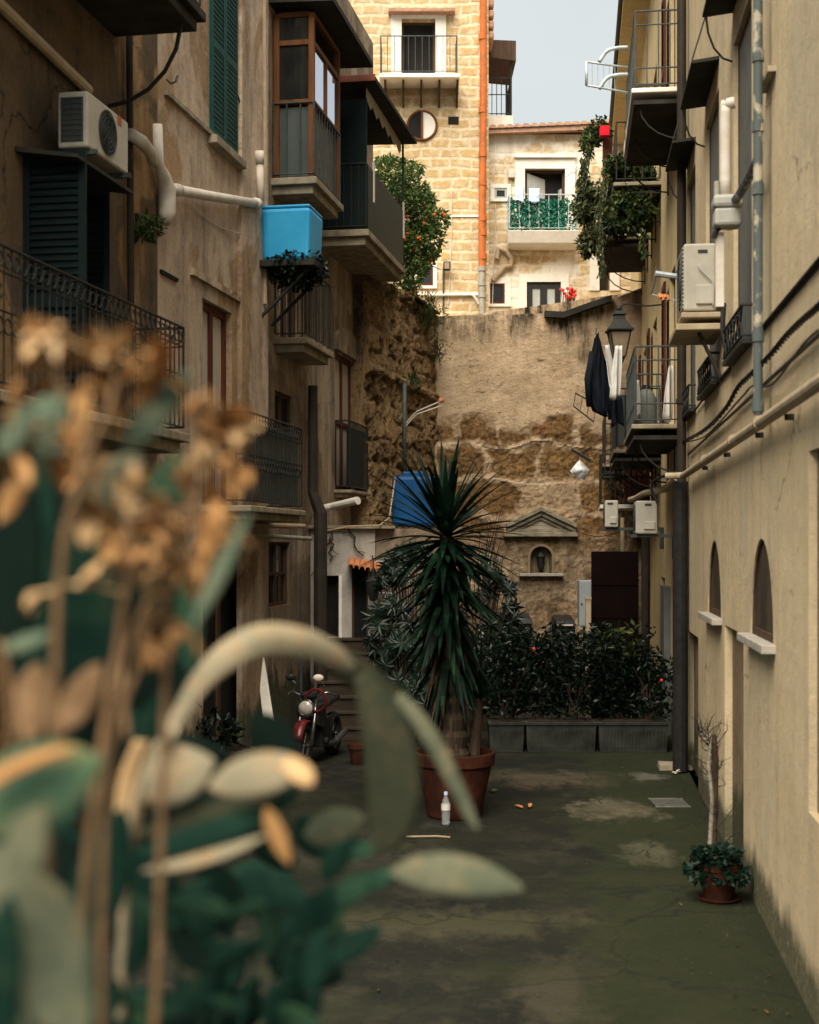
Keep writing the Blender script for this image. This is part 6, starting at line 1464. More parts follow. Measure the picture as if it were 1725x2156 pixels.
tube_thing('hose', 'black drain hose hanging below the large air conditioner', 'hose', RW, spline([g(1524, 640, .06), g(1522, 690, .08), g(1526, 720, .07), g(1533, 746, .06)], 5), .024, 'black', 8)
# two lower AC units on the far wall
def px_unit(lab, Y, x0, x1, y0, y1):
    a = Y * RZ; t = ac_unit(lab, RW, a, a + .75, pe(x1, Y), pe(x0, Y), pz(y1, Y), pz(y0, Y), endcoil=False)
    return t
px_unit('white air conditioner low on the far right wall, nearer of the low pair', 19.6, 1340, 1385, 1054, 1124)
px_unit('greyish air conditioner low on the far right wall above the brown metal door', 22.6, 1275, 1303, 1053, 1110)
tube_thing('waste_pipe', 'elbowed beige pipe over the low pair of air conditioners', 'pipe', RW, [(22.2, .55, pz(1052, 22)), (21.5, .5, pz(1050, 21.5)), (20.9, .4, pz(1040, 21)), (20.0, .15, pz(1030, 20)), (18.2, .12, pz(1005, 18.2))], .05, 'pipe_beige', 8)
tube_thing('drainpipe', 'black downpipe on the far right wall behind the low air conditioners', 'pipe', RW, [(23.0, .28, 0), (23.0, .28, 3.3)], .07, 'pipe_dark')
tube_thing('drainpipe', 'slim pale downpipe beside the grey low air conditioner', 'pipe', RW, [(24.0, .62, .2), (24.0, .62, pz(1090, 24))], .035, 'pipe_beige', 8)
tube_thing('hose', 'black looped hose near the end of the beige pipe', 'hose', RW, spline([(17.9, .25, pz(1000, 17.9)), (18.4, .38, pz(1012, 18.4)), (18.5, .42, pz(1030, 18.4)), (18.5, .34, pz(1060, 18.4))], 5), .02, 'black', 8)
for k, (a, lab) in enumerate(((21.2, 'dark metal electrics panel low on the far right wall'),)):
    tag(MB(RW).box(a, a + .9, .0, .10, .0, 2.2).build('wall_panel', M['shutter_grey']), lab, 'panel')
# street lantern
Yl = 22.3; lc = at(1304, 0, Yl); zl = lambda py: EYE + (HY - py) * Yl / F
ln = thing('street_lantern', 'old black four-sided street lantern hanging over the laundry on the right', 'lantern', (lc.x, Yl, zl(755)))
w0, w1 = .085, .165; zt_, zb_ = zl(695), zl(752)
def ring4(w, z): return [Vector((lc.x + a * w, Yl + b * w, z)) for a, b in ((-1, -1), (1, -1), (1, 1), (-1, 1))]
mb = MB(); mb.hexa(ring4(w1 * 1.16, zt_), ring4(w1 * .52, zl(672))); mb.hexa(ring4(w1 * .55, zl(672)), ring4(w1 * .42, zl(663))); mb.hexa(ring4(.1, zl(663)), ring4(.06, zl(655))); mb.ball(Vector((lc.x, Yl, zl(650))), .05, 8, 6)
mb.hexa(ring4(w1 * 1.22, zt_ - .02), ring4(w1 * 1.22, zt_)); mb.build('lantern_roof', M['iron'], ln)
mb = MB()
for p, q in zip(ring4(w0, zb_), ring4(w1, zt_)): mb.tube([p, q], .014, 5)
for ws, z in ((w0, zb_), (w1 * .97, zt_ - .03)):
    L = ring4(ws, z); [mb.tube([L[i], L[(i + 1) % 4]], .012, 5) for i in range(4)]
mb.hexa(ring4(w0 * .6, zb_ - .1), ring4(w0, zb_)); mb.build('lantern_frame', M['iron'], ln)
mb = MB(); mb.hexa(ring4(w0 * .95, zb_ + .01), ring4(w1 * .94, zt_ - .02)); mb.build('lantern_glass', M['lantern_glass'], ln)
wallp = RW.P(Yl * RZ, 0, zl(640)); mb = MB(); mb.tube(spline([Vector((lc.x, Yl, zl(650))), Vector((lc.x + .1, Yl, zl(640))), Vector((lerp(lc.x, wallp.x, .6), Yl, zl(644))), wallp], 4), .013, 6); mb.build('lantern_arm', M['iron'], ln)
# laundry
def fz(py, Y): return EYE + (HY - py) * Y / F
def fx(px, Y): return at(px, 0, Y).x
Fr = lambda Y: frontal(Y)
ja = thing('hanging_jacket', 'dark navy jacket hanging by its collar from the balcony line', 'jacket', (fx(1256, 22.7), 22.7, fz(900, 22.7)))
Yj = 22.75; r = random.Random(4)
out = [(1258, 702), (1266, 720), (1276, 760), (1281, 800), (1283, 835), (1278, 880), (1268, 862), (1250, 868), (1240, 846), (1233, 810), (1236, 770), (1247, 735), (1252, 706)]
mb = MB(); n = 14; cols_ = []
for j in range(n + 1):
    y = lerp(702, 878, j / n)
    xs = []
    for (x0, y0), (x1, y1) in zip(out, out[1:] + out[:1]):
        if (y0 - y) * (y1 - y) <= 0 and y0 != y1: xs.append(lerp(x0, x1, (y - y0) / (y1 - y0)))
    xs = xs or [1258, 1260]; L_, R_ = min(xs), max(xs)
    cols_.append([(fx(lerp(L_, R_, i / 10), Yj), Yj - .12 * math.sin(math.pi * i / 10) - .06 * math.sin(i * 2.3 + j * .35) + .02 * math.sin(i * 5 + j), fz(y, Yj)) for i in range(11)] + [(fx(lerp(R_, L_, i / 10), Yj), Yj + .12 * math.sin(math.pi * i / 10), fz(y, Yj)) for i in range(1, 10)])
m_ = len(cols_[0]); mb.add([p for c_ in cols_ for p in c_], [(j * m_ + i, j * m_ + (i + 1) % m_, (j + 1) * m_ + (i + 1) % m_, (j + 1) * m_ + i) for j in range(n) for i in range(m_)])
mb.build('jacket_body', M['cloth_navy'], ja, smooth=True)
mb = MB(); mb.tube([(fx(1281, Yj), Yj, fz(760, Yj)), (fx(1287, Yj), Yj - .05, fz(820, Yj)), (fx(1286, Yj), Yj - .03, fz(884, Yj))], [.05, .07, .045], 10); mb.build('sleeve', M['cloth_navy'], ja, smooth=True)
mb = MB(); mb.tube([(fx(1246, Yj), Yj - .06, fz(742, Yj)), (fx(1236, Yj), Yj - .14, fz(800, Yj)), (fx(1238, Yj), Yj - .16, fz(858, Yj))], [.045, .06, .045], 10); mb.build('sleeve', M['cloth_navy'], ja, smooth=True)
mb = MB(); mb.tube([(fx(1256, Yj), Yj, fz(690, Yj)), (fx(1255, Yj), Yj, fz(705, Yj))], .008, 5); mb.build('hook', M['iron'], ja)
cloth('hanging_cloth', 'white shirt hanging beside the navy jacket', 'laundry', Fr(22.6), fx(1270, 22.6), fx(1294, 22.6), 0, fz(822, 22.6), fz(726, 22.6), 'cloth_white', .05, 0, 1, None, 10, 12, .10, .35)
cloth('hanging_cloth', 'long white towel hanging in front of the street lantern', 'laundry', Fr(21.9), fx(1292, 21.9), fx(1314, 21.9), 0, fz(838, 21.9), fz(728, 21.9), 'cloth_white', .05, 0, 3, None, 10, 12, -.06, .42)
cloth('hanging_cloth', 'black garment hanging low under the white towel', 'laundry', Fr(22.3), fx(1288, 22.3), fx(1313, 22.3), 0, fz(896, 22.3), fz(836, 22.3), 'cloth_navy', .05, 0, 5, None, 8, 8, 0, .3)
cloth('hanging_cloth', 'white sheet draped inside the lower near balcony by the corner pipe', 'laundry', Fr(19.4), fx(1402, 19.4), fx(1424, 19.4), 0, fz(885, 19.4), fz(770, 19.4), 'cloth_white', .04, 0, 2, None, 8, 8, -.05, .7)
cloth('hanging_cloth', 'small white cloth on the left side of the lower near balcony', 'laundry', Fr(19.6), fx(1338, 19.6), fx(1348, 19.6), 0, fz(880, 19.6), fz(800, 19.6), 'cloth_white', .03, 0, 4, None, 6, 8, 0, .5)
def rack(label, P4, m='iron', n=4, r=.010):
    mb = MB(); a, b, c, d = P4
    mb.tube([a, b], r * 1.4, 6); mb.tube([d, c], r * 1.4, 6)
    for k in range(n): t = k / (n - 1); mb.tube([a.lerp(b, t), d.lerp(c, t)], r * .6, 5)
    return tag(mb.build('clothes_rack', M[m]), label, 'clothes rack', 'fold-out clothes racks on the balconies')
rack('dark fold-out clothes rack sticking out below the navy jacket', [at(1212, 828, 23.4), at(1256, 851, 22.8), at(1250, 888, 22.8), at(1208, 855, 23.4)])
rack('thin dark clothes pole sticking out above the white plastic bag', [at(1204, 945, 23.6), at(1243, 968, 23.2), at(1243, 972, 23.2), at(1204, 948, 23.6)], n=2)
rk = thing('clothes_rack', 'pale blue curved clothes rack jutting from the top balcony against the sky', 'clothes rack', at(1320, 190, 20.5), 'fold-out clothes racks on the balconies')
A = lambda px, py, Y=20.2: at(px, py, Y)
mb = MB()
for (y0, y1, y2) in ((100, 130, 142), (157, 180, 195)):
    mb.tube(spline([A(1322, y0), A(1300, y0 + 1), A(1278, y0 + 8), A(1262, y0 + 30)], 6), .028, 8); mb.tube([A(1235, y1), A(1262, y1 + 4), A(1322, y2)], .016, 6)
mb.tube([A(1235, 130), A(1235, 180)], .02, 6); mb.build('rack_frame', M['iron_white'], rk, smooth=True)
mb = MB()
for k in range(1, 6): mb.tube([A(1235 + k * 12, 131 + k * 1.7), A(1235 + k * 12, 180 + k * 2)], .005, 4)
mb.build('rack_line', M['iron_white'], rk)
tube_thing('clothes_pole', 'short white tube pole sticking out left of the large air conditioner', 'pole', None, [at(1380, 576, 17.2), at(1437, 584, 17.2)], .035, 'iron_white', 8)
cl = thing('clothes_line', 'thin clothes line with orange pegs left of the large air conditioner', 'clothes line', at(1405, 624, 17.2))
MB().tube([at(1372, 620, 17.2), at(1437, 636, 17.2)], .008, 5).build('line', M['iron_white'], cl)
mb = MB(); [mb.tube([at(1388 + k * 6, 620 + k, 17.2), at(1392 + k * 5, 628 + (k % 2) * 5, 17.15)], .022, 6) for k in range(4)]; mb.build('peg', M['tile_orange'], cl)
mb = MB(); mb.tube(spline([at(1381, 580, 17.2), at(1378, 600, 17.2), at(1371, 620, 17.2)], 4), .007, 5); mb.build('cord', M['black'], cl)
# plastic bag
bg = MB(); Yb = 23.5; cen = at(1222, 990, Yb); r = random.Random(2)
co = [at(1221, 968, Yb), at(1241, 990, Yb), at(1226, 1013, Yb), at(1200, 991, Yb)]
V = []; n = 8
for j in range(n + 1):
    for i in range(n + 1):
        u, v = i / n, j / n; p = (co[0].lerp(co[1], u)).lerp(co[3].lerp(co[2], u), v); b = math.sin(math.pi * u) * math.sin(math.pi * v)
        V.append(p + Vector((0, -.10 * b - .03 * noise.noise(p * 14), .015 * noise.noise(p * 9))))
bg.add(V, [(j * (n + 1) + i, j * (n + 1) + i + 1, (j + 1) * (n + 1) + i + 1, (j + 1) * (n + 1) + i) for j in range(n) for i in range(n)])
bg.tube([at(1221, 956, 23.45), at(1220, 963, Yb), at(1221, 970, Yb)], .006, 5)
tag(bg.build('plastic_bag', M['bag'], solid=.006), 'crumpled white plastic bag hanging from the thin dark pole', 'bag')
# things inside the lower near balcony
gs = thing('gas_bottle', 'grey gas bottle standing in the lower near balcony', 'gas bottle', RW.P(20.4, .42, 4.4))
MB(RW).lathe((20.4, .40, 4.405), [(0, 0), (.14, 0), (.15, .04), (.15, .5), (.1, .6), (.04, .64), (0, .64)], 16).build('bottle_body', M['shutter_grey'], gs, smooth=True); MB(RW).lathe((20.4, .40, 5.04), [(0, 0), (.05, 0), (.05, .06), (0, .06)], 8).build('valve', M['black'], gs)
# hanging plants on the upper far balconies
def mass(label, specs, seed, m, strands=(), L=.1, W_=.026, name='hanging_plant'):
    """specs: (px,py,rx_px,ry_px,Y,n)"""
    r = random.Random(seed); mb = MB()
    c0 = at(specs[0][0], specs[0][1], specs[0][4]); t = thing(name, label, 'plant', c0, 'plants overhanging the upper balconies')
    for (px, py, rx, ry, Y, n) in specs:
        c = at(px, py, Y); sx, sz = rx * Y / F, ry * Y / F
        for k in range(int(n * 1.5)):
            d = rv(r); rr = r.random() ** .5; p = c + Vector((d.x * sx, d.y * .35, d.z * sz)) * rr
            if noise.noise(p * 2.6 + Vector((seed, 0, 0))) < -.22: continue
            leaf(mb, p, L * 1.15 * r.uniform(.6, 1.3), W_ * 1.15, rv(r, -.5), rv(r, .3))
    for (x0, y0, x1, y1, Y, n) in strands:
        for k in range(n):
            q = r.random(); p = at(lerp(x0, x1, q) + r.uniform(-6, 6) + 4 * math.sin(q * 9), lerp(y0, y1, q), Y + r.uniform(-.12, .12)); leaf(mb, p, L * r.uniform(.7, 1.3), W_ * .9, (rv(r) * .5 + Vector((0, 0, -1))).normalized(), rv(r))
    mb.build('foliage', M[m], t, fix=False)
    for (x0, y0, x1, y1, Y, n) in strands: ms = MB(); ms.tube(spline([at(x0, y0, Y), at(lerp(x0, x1, .4) + 5, lerp(y0, y1, .4), Y), at(x1, y1, Y)], 6), .012, 5); ms.build('stem', M['bark_pale'], t)
    return t
mass('bushy green plant on top of the highest planted balcony, above the red box', [(1262, 275, 30, 28, 27.2, 700), (1240, 292, 18, 34, 27.2, 350)], 31, 'leaf_ivy', [(1238, 300, 1232, 400, 27.0, 160)])
mass('thick ivy mass spilling over the upper balcony rail', [(1335, 365, 48, 42, 24.0, 1400), (1330, 440, 52, 50, 23.6, 1700), (1290, 345, 26, 30, 23.8, 400)], 32, 'leaf_ivy', [(1352, 480, 1356, 540, 23.3, 120)])
mass('trailing vine curtain hanging down at the left of the upper balconies', [(1240, 430, 32, 46, 27.2, 1100), (1242, 510, 24, 38, 27.2, 700), (1285, 410, 30, 40, 26.8, 500)], 33, 'leaf_vine', [(1285, 330, 1262, 480, 26.4, 260), (1270, 400, 1258, 480, 26.6, 200), (1266, 470, 1264, 580, 26.4, 240), (1225, 330, 1222, 430, 27.3, 200)])
mass('dark ivy clump low between the two upper balconies', [(1300, 470, 28, 30, 26.2, 500)], 34, 'leaf_dark')
tag(MB().box(fx(1265, 26.6), fx(1284, 26.6), 26.6, 26.8, fz(285, 26.6), fz(264, 26.6)).build('red_box', M['red_bright'], bevel=.01), 'small bright red box among the balcony plants', 'box')
tag(MB().box(fx(1272, 26.9), fx(1290, 26.9), 26.9, 27.1, 8.8, fz(290, 26.9)).build('wooden_post', M['wood_red']), 'dark red post below the red box among the balcony plants', 'post')
# roof corner trim and white panel on the far top
tag(MB(RW).box(29.0, 31.5, .05, .35, 9.0, 11.6).build('roof_panel', M['plaster_white']), 'white panel on the far upper wall behind the balcony rack', 'panel')

# grit and fallen leaves strewn over the lane
r = random.Random(55); mb = MB()
for k in range(700):
    Y = r.uniform(8.0, 19) ; X = r.uniform(-1.6, RW.P(Y, 0, 0).x - .05) if r.random() < .5 else RW.P(Y, 0, 0).x - abs(r.gauss(0, .25)) - .03
    s_ = r.uniform(.003, .010); mb.ball((X, Y, s_ * .3), (s_, s_ * r.uniform(.6, 1), s_ * .6), 5, 3)
o = mb.build('grit', M['concrete'], loc=(0, 12, 0)); o['kind'] = 'stuff'; o['label'] = 'small grit and crumbs of plaster strewn over the lane'; o['category'] = 'grit'
mb = MB()
for k in range(60):
    Y = r.uniform(8.2, 19); X = r.uniform(-1.2, RW.P(Y, 0, 0).x - .1) if k % 2 else RW.P(Y, 0, 0).x - abs(r.gauss(0, .3)) - .05
    leaf(mb, Vector((X, Y, .012)), r.uniform(.02, .06), r.uniform(.005, .013), Vector((r.uniform(-1, 1), r.uniform(-1, 1), .12)).normalized(), Vector((.1, -.1, 1)).normalized())
o = mb.build('leaf_litter', M['dead_leaf'], loc=(0, 12, 0), fix=False); o['kind'] = 'stuff'; o['label'] = 'dry brown leaves scattered over the mossy lane'; o['category'] = 'leaf litter'
# ================================================================== foreground plants (close to the camera, on the terrace)
def ribbon(pts, n=6, fold=.18, tilt=0, seg=5, curl=0):
    """pts: (px, py, depth, width_px) along the midrib"""
    P = spline(pts, n); W3 = [at(p[0], p[1], max(.3, p[2])) for p in P]; mb = MB(); rows = []
    for i, p in enumerate(W3):
        t = (W3[min(i + 1, len(W3) - 1)] - W3[max(i - 1, 0)]).normalized(); v = (p - CAM).normalized()
        s = t.cross(v).normalized(); nn = s.cross(t).normalized(); w = max(.0006, P[i][3] * P[i][2] / F) * .5
        c, d = math.cos(tilt), math.sin(tilt); s2 = s * c + nn * d; n2 = nn * c - s * d
        rows.append([p + s2 * (w * k) + n2 * (w * (fold * abs(k) + curl * k * k)) for k in [lerp(-1, 1, q / (seg - 1)) for q in range(seg)]])
    mb.add([q for r_ in rows for q in r_], [(i * seg + k, i * seg + k + 1, (i + 1) * seg + k + 1, (i + 1) * seg + k) for i in range(len(rows) - 1) for k in range(seg - 1)])
    return mb
def oval(x0, y0, x1, y1, w, d0, d1=None, bend=0):
    d1 = d1 or d0; nx, ny = -(y1 - y0), (x1 - x0); L = math.hypot(nx, ny) or 1; nx /= L; ny /= L
    prof = ((0, .04), (.08, .42), (.22, .82), (.42, 1.0), (.62, .95), (.8, .68), (.92, .36), (1, .03))
    return [(lerp(x0, x1, t) + nx * bend * 4 * t * (1 - t), lerp(y0, y1, t) + ny * bend * 4 * t * (1 - t), lerp(d0, d1, t), w * k) for t, k in prof]
def plant_leaf(t, pts, m, tilt=0, fold=.15, th=.004, curl=0, name='leaf'):
    return ribbon(pts, 5, fold, tilt, 7, curl).build(name, M[m], t, smooth=True, solid=th)
def stem(t, pts, r, m='stalk', name='stem'):
    P = spline(pts, 5); mb = MB(); mb.tube([at(p[0] + 5 * noise.noise(Vector((p[1] * .02, p[0] * .01, 1))), p[1], p[2]) for p in P], [.54 * lerp(r, r * .7, i / (len(P) - 1)) * (1 + .22 * noise.noise(Vector((i * .9, r * 900, 2)))) for i in range(len(P))], 8); return mb.build(name, M[m], t, smooth=True)
def bloom(t, px, py, d, n, R_, seed, m='dry'):
    """cluster of dried bell flowers"""
    r = random.Random(seed); mb = MB(); c = at(px, py, d)
    for k in range(max(2, int(n * .45))):
        v = rv(r, .2); b = c + v * R_ * r.uniform(.2, .9); L = .030 * r.uniform(.7, 1.25); u = (v + rv(r) * .5).normalized()
        mb.tube([b - u * .004, b + u * L * .35], [.002, .0045], 6); mb.tube([c, b], .0013, 4); x = u.orthogonal().normalized(); y = u.cross(x)
        for q in range(5):
            w = 1.2566 * q + r.random(); dd = (u * r.uniform(.6, 1.0) + (x * math.cos(w) + y * math.sin(w)) * r.uniform(.25, .7)).normalized()
            sword(mb, b + u * L * .2, dd, L * r.uniform(.8, 1.35), .0088 * r.uniform(.7, 1.3), r.uniform(-.5, 1.6), 5, .3)
    return mb.build('flower_head', M[m], t, smooth=True)
s1 = thing('succulent_plant', 'tall out-of-focus succulent at the left with sage leaves and dried orange-brown flower heads', 'plant', (-.42, 1.5, 1.2), 'out-of-focus plants in front')
for pts, r_ in ((((150, 2300, 1.45), (190, 1750, 1.45), (230, 1480, 1.45), (270, 1180, 1.45), (262, 1090, 1.45)), .010), (((215, 2300, 1.5), (225, 1640, 1.5), (300, 1380, 1.5), (318, 1255, 1.5), (385, 1120, 1.5), (450, 960, 1.5), (490, 905, 1.5)), .0075),
                (((90, 2300, 1.4), (110, 1600, 1.4), (128, 1200, 1.4), (165, 1020, 1.4), (180, 900, 1.4), (120, 800, 1.4), (115, 700, 1.4)), .0085), (((320, 2300, 1.55), (345, 1600, 1.55), (352, 1300, 1.55), (345, 1220, 1.55)), .0085),
                (((270, 1560, 1.45), (258, 1400, 1.45), (300, 1290, 1.45), (318, 1255, 1.45)), .0065), (((120, 800, 1.4), (60, 800, 1.4), (10, 900, 1.4)), .005), (((160, 1000, 1.4), (230, 860, 1.4), (250, 780, 1.4)), .006), (((270, 1090, 1.45), (370, 1075, 1.45), (430, 1085, 1.45)), .006), (((-20, 2100, 1.35), (30, 1560, 1.35), (0, 1350, 1.35)), .008)):
    stem(s1, pts, r_)
for k, (px, py, d, n, R_, m) in enumerate(((112, 690, 1.4, 4, .012, 'dry_pale'), (152, 722, 1.4, 4, .014, 'dry_pale'), (62, 775, 1.4, 6, .018, 'dry'), (120, 790, 1.4, 9, .026, 'dry'), (185, 800, 1.4, 7, .018, 'dry'), (238, 765, 1.42, 9, .018, 'dry_pale'), (285, 790, 1.42, 10, .026, 'dry'), (440, 905, 1.5, 10, .022, 'dry_pale'), (520, 900, 1.5, 7, .016, 'dry_pale'), (470, 965, 1.5, 14, .034, 'dry'), (425, 870, 1.5, 6, .016, 'dry'), (205, 1055, 1.45, 8, .018, 'dry_pale'), (275, 1080, 1.45, 10, .018, 'dry_pale'), (250, 1110, 1.45, 14, .036, 'dry'), (290, 1125, 1.45, 10, .03, 'dry'), (420, 1090, 1.45, 16, .036, 'dry'), (385, 1165, 1.5, 9, .02, 'dry_pale'), (365, 1200, 1.5, 8, .02, 'dry'), (312, 1262, 1.5, 6, .012, 'dry_pale'), (295, 1330, 1.5, 8, .016, 'dry'), (385, 1320, 1.5, 5, .014, 'dry'), (130, 1230, 1.4, 6, .018, 'dry_pale'), (20, 905, 1.4, 8, .024, 'dry'), (165, 960, 1.4, 7, .02, 'dry'), (345, 830, 1.5, 12, .036, 'dry'), (390, 880, 1.5, 10, .03, 'dry'))):
    bloom(s1, px, py, d, n, R_, 60 + k, m)
for pts, m, tilt in ((oval(45, 880, 190, 905, 150, 1.5), 'felt_sage', .3), (oval(262, 945, 402, 782, 62, 1.45), 'felt_sage', .3), (oval(185, 1075, 300, 960, 110, 1.55), 'felt_grey', .4), (oval(330, 1090, 385, 955, 84, 1.65), 'felt_green', .3),
                     (oval(400, 1330, 527, 1075, 34, 1.4), 'felt_sage', .5), (oval(5, 1370, 108, 1335, 34, 1.35), 'felt_sage', .5), (oval(20, 1420, 40, 930, 120, 1.7), 'felt_black', .4), (oval(180, 1490, 165, 1080, 150, 1.8), 'felt_dark', .2), (oval(290, 1500, 310, 1100, 130, 1.85), 'felt_black', .2), (oval(90, 1500, 60, 1130, 130, 1.9), 'felt_dark', .2), (oval(230, 1300, 120, 960, 120, 2.0), 'felt_black', .2), (oval(380, 1500, 330, 1180, 120, 2.1), 'felt_black', .3), (oval(60, 1250, 110, 900, 90, 2.0), 'felt_dark', .2), (oval(120, 1640, 160, 1380, 160, 1.9), 'felt_black', .2), (oval(330, 1260, 250, 980, 90, 2.1), 'felt_dark', .2), (oval(400, 1420, 395, 1200, 60, 1.8), 'felt_green', .4), (oval(0, 960, 70, 850, 60, 1.4), 'felt_sage', .3),
                     (oval(60, 1560, 80, 1395, 90, 1.45), 'stalk', .2), (oval(120, 1545, 215, 1395, 70, 1.45), 'stalk', .3), (oval(0, 1100, 60, 980, 44, 1.45), 'dry', .3)):
    plant_leaf(s1, pts, m, tilt)
s2 = thing('broadleaf_plant', 'out-of-focus plant with pale arching strap leaves and broad beige leaves across the lower left', 'plant', (-.25, 1.8, 1.2), 'out-of-focus plants in front')
stem(s2, ((250, 2300, 1.75), (265, 1850, 1.75), (300, 1640, 1.75), (350, 1540, 1.8)), .012, 'felt_pale')
plant_leaf(s2, [(350, 1560, 1.8, 26), (380, 1500, 1.85, 34), (425, 1430, 1.9, 46), (490, 1372, 1.95, 62), (560, 1345, 2.0, 68), (640, 1352, 2.05, 62), (700, 1378, 2.1, 50), (740, 1410, 2.15, 30), (765, 1440, 2.2, 12)], 'felt_pale', .2, .35)
plant_leaf(s2, [(690, 1370, 2.1, 40), (740, 1408, 2.15, 66), (800, 1450, 2.2, 62), (850, 1482, 2.25, 30)], 'felt_moss', .3, .2)
plant_leaf(s2, [(838, 1465, 2.2, 26), (880, 1510, 2.2, 36), (925, 1580, 2.2, 40), (965, 1660, 2.2, 34), (990, 1715, 2.2, 26), (1006, 1748, 2.2, 5)], 'felt_grey', .5, .3)
plant_leaf(s2, [(760, 1420, 2.1, 30), (795, 1490, 2.1, 84), (822, 1580, 2.1, 110), (830, 1680, 2.1, 112), (818, 1750, 2.1, 84), (790, 1800, 2.1, 20)], 'felt_moss', .15, .12)
plant_leaf(s2, oval(820, 1838, 1102, 1872, 88, 1.9, 1.95, -14), 'felt_grey', .3, .15)
plant_leaf(s2, [(300, 1560, 1.75, 30), (283, 1640, 1.75, 60), (270, 1740, 1.75, 56), (258, 1838, 1.75, 10)], 'dry_pale', .5, .3)
plant_leaf(s2, oval(262, 1640, 452, 1600, 130, 1.8, 1.8, 10), 'felt_pale', .3, .2)
plant_leaf(s2, oval(440, 1660, 655, 1625, 96, 1.75, 1.7, -16), 'felt_pale', .4, .2)
plant_leaf(s2, [(600, 1600, 1.72, 30), (625, 1620, 1.7, 50), (648, 1640, 1.68, 36), (660, 1650, 1.68, 6)], 'dry_pale', .3, .2)
plant_leaf(s2, oval(275, 1800, 620, 1680, 66, 1.7, 1.75, 12), 'felt_dark', .5, .2)
plant_leaf(s2, oval(300, 1835, 560, 1760, 34, 1.66, 1.7, 8), 'felt_pale', .8, .2)
plant_leaf(s2, oval(280, 1760, 610, 1650, 60, 1.8, 1.8, 6), 'felt_moss', .4, .2)
plant_leaf(s2, oval(640, 1760, 770, 1720, 80, 2.0), 'felt_moss', .3, .2)
plant_leaf(s2, oval(560, 1700, 610, 1820, 40, 1.7), 'dry', .4, .2)
s3 = thing('succulent_plant', 'large blurred grey-green leaves filling the bottom left corner', 'plant', (-.5, 1.25, 1.2), 'out-of-focus plants in front')
stem(s3, ((60, 2400, 1.3), (60, 2000, 1.3), (70, 1780, 1.3)), .014, 'felt_grey')
plant_leaf(s3, oval(60, 1830, 175, 2190, 205, 1.25, 1.25, 20), 'felt_grey', .25, .15)
plant_leaf(s3, oval(-60, 1750, 215, 1600, 200, 1.3, 1.35, -20), 'felt_leaf', .3, .2)
plant_leaf(s3, oval(-60, 1680, 160, 1575, 40, 1.28, 1.33, -20), 'dry', .8, .2)
plant_leaf(s3, oval(-40, 1930, 90, 1700, 130, 1.3), 'felt_grey', .4, .2)
plant_leaf(s3, oval(-20, 2230, 20, 1880, 90, 1.22), 'felt_dark', .3, .2)
plant_leaf(s3, oval(160, 2010, 260, 1700, 120, 1.6), 'felt_dark', .3, .2)
s4 = thing('green_shrub', 'dark green blurred leafy shrub along the bottom left of the picture', 'shrub', (-.2, 1.9, 1.2), 'out-of-focus plants in front')
r = random.Random(19)
for k in range(8): stem(s4, ((250 + k * 45, 2330, 1.9), (270 + k * 50, 2080, 1.9 + .03 * k), (280 + k * 58 + r.uniform(-20, 20), 1900 + r.uniform(-30, 60), 1.9 + .04 * k)), .006, 'felt_dark')
for k in range(46):
    x, y = r.uniform(-40, 640), r.uniform(1560, 2200); a = r.uniform(0, 6.28); L = r.uniform(120, 220)
    if x > 560 and y > 2080: continue
    plant_leaf(s4, oval(x, y, x + L * math.cos(a), y + L * math.sin(a) * .8, L * r.uniform(.45, .7), r.uniform(2.3, 2.8)), 'felt_black' if k % 3 else 'felt_dark', r.uniform(-.6, .6), .2, .002)
for k in range(54):
    x, y = r.uniform(170, 700), r.uniform(1850, 2200); a = r.uniform(0, 6.28); L = r.uniform(90, 170)
    if x > 560 and y > 2080 and r.random() < .6: continue
    plant_leaf(s4, oval(x, y, x + L * math.cos(a), y + L * math.sin(a) * .8, L * r.uniform(.3, .48), r.uniform(1.6, 2.2)), r.choice(('felt_dark', 'felt_dark', 'felt_black', 'felt_dark', 'felt_green')), r.uniform(-.6, .6), .2, .002)
for (x, y, x1, y1, w) in ((600, 2080, 700, 1860, 90), (620, 1990, 730, 1900, 70), (500, 1850, 640, 1900, 80), (700, 1900, 790, 1840, 60), (760, 1870, 840, 1830, 40), (330, 1870, 420, 1960, 90), (640, 2060, 560, 2170, 90), (700, 1780, 790, 1790, 50), (230, 1800, 330, 1900, 110)):
    plant_leaf(s4, oval(x, y, x1, y1, w, 2.0), 'felt_green' if w < 80 else 'felt_dark', .3, .2, .002)
plant_leaf(s4, oval(150, 2180, 230, 2080, 60, 1.9), 'felt_green', .3, .2, .002)
MB().lathe((-.3, 1.55, 1.201), [(0, 0), (.28, 0), (.36, .3), (.39, .3), (.39, .34), (.34, .34), (.33, .28)], 24)
for k, (x, y, lab) in enumerate(((-.45, 1.45, 'terracotta pot of the tall succulent on the terrace'), (-.14, 1.85, 'terracotta pot of the strap-leaved plant on the terrace'))):
    pot('flower_pot', lab, Vector((x, y, 1.2)), [(0, .002), (.14, .002), (.19, .3), (.2, .3), (.2, .35), (.17, .35), (.165, .3)], 'terracotta', (.165, .31))
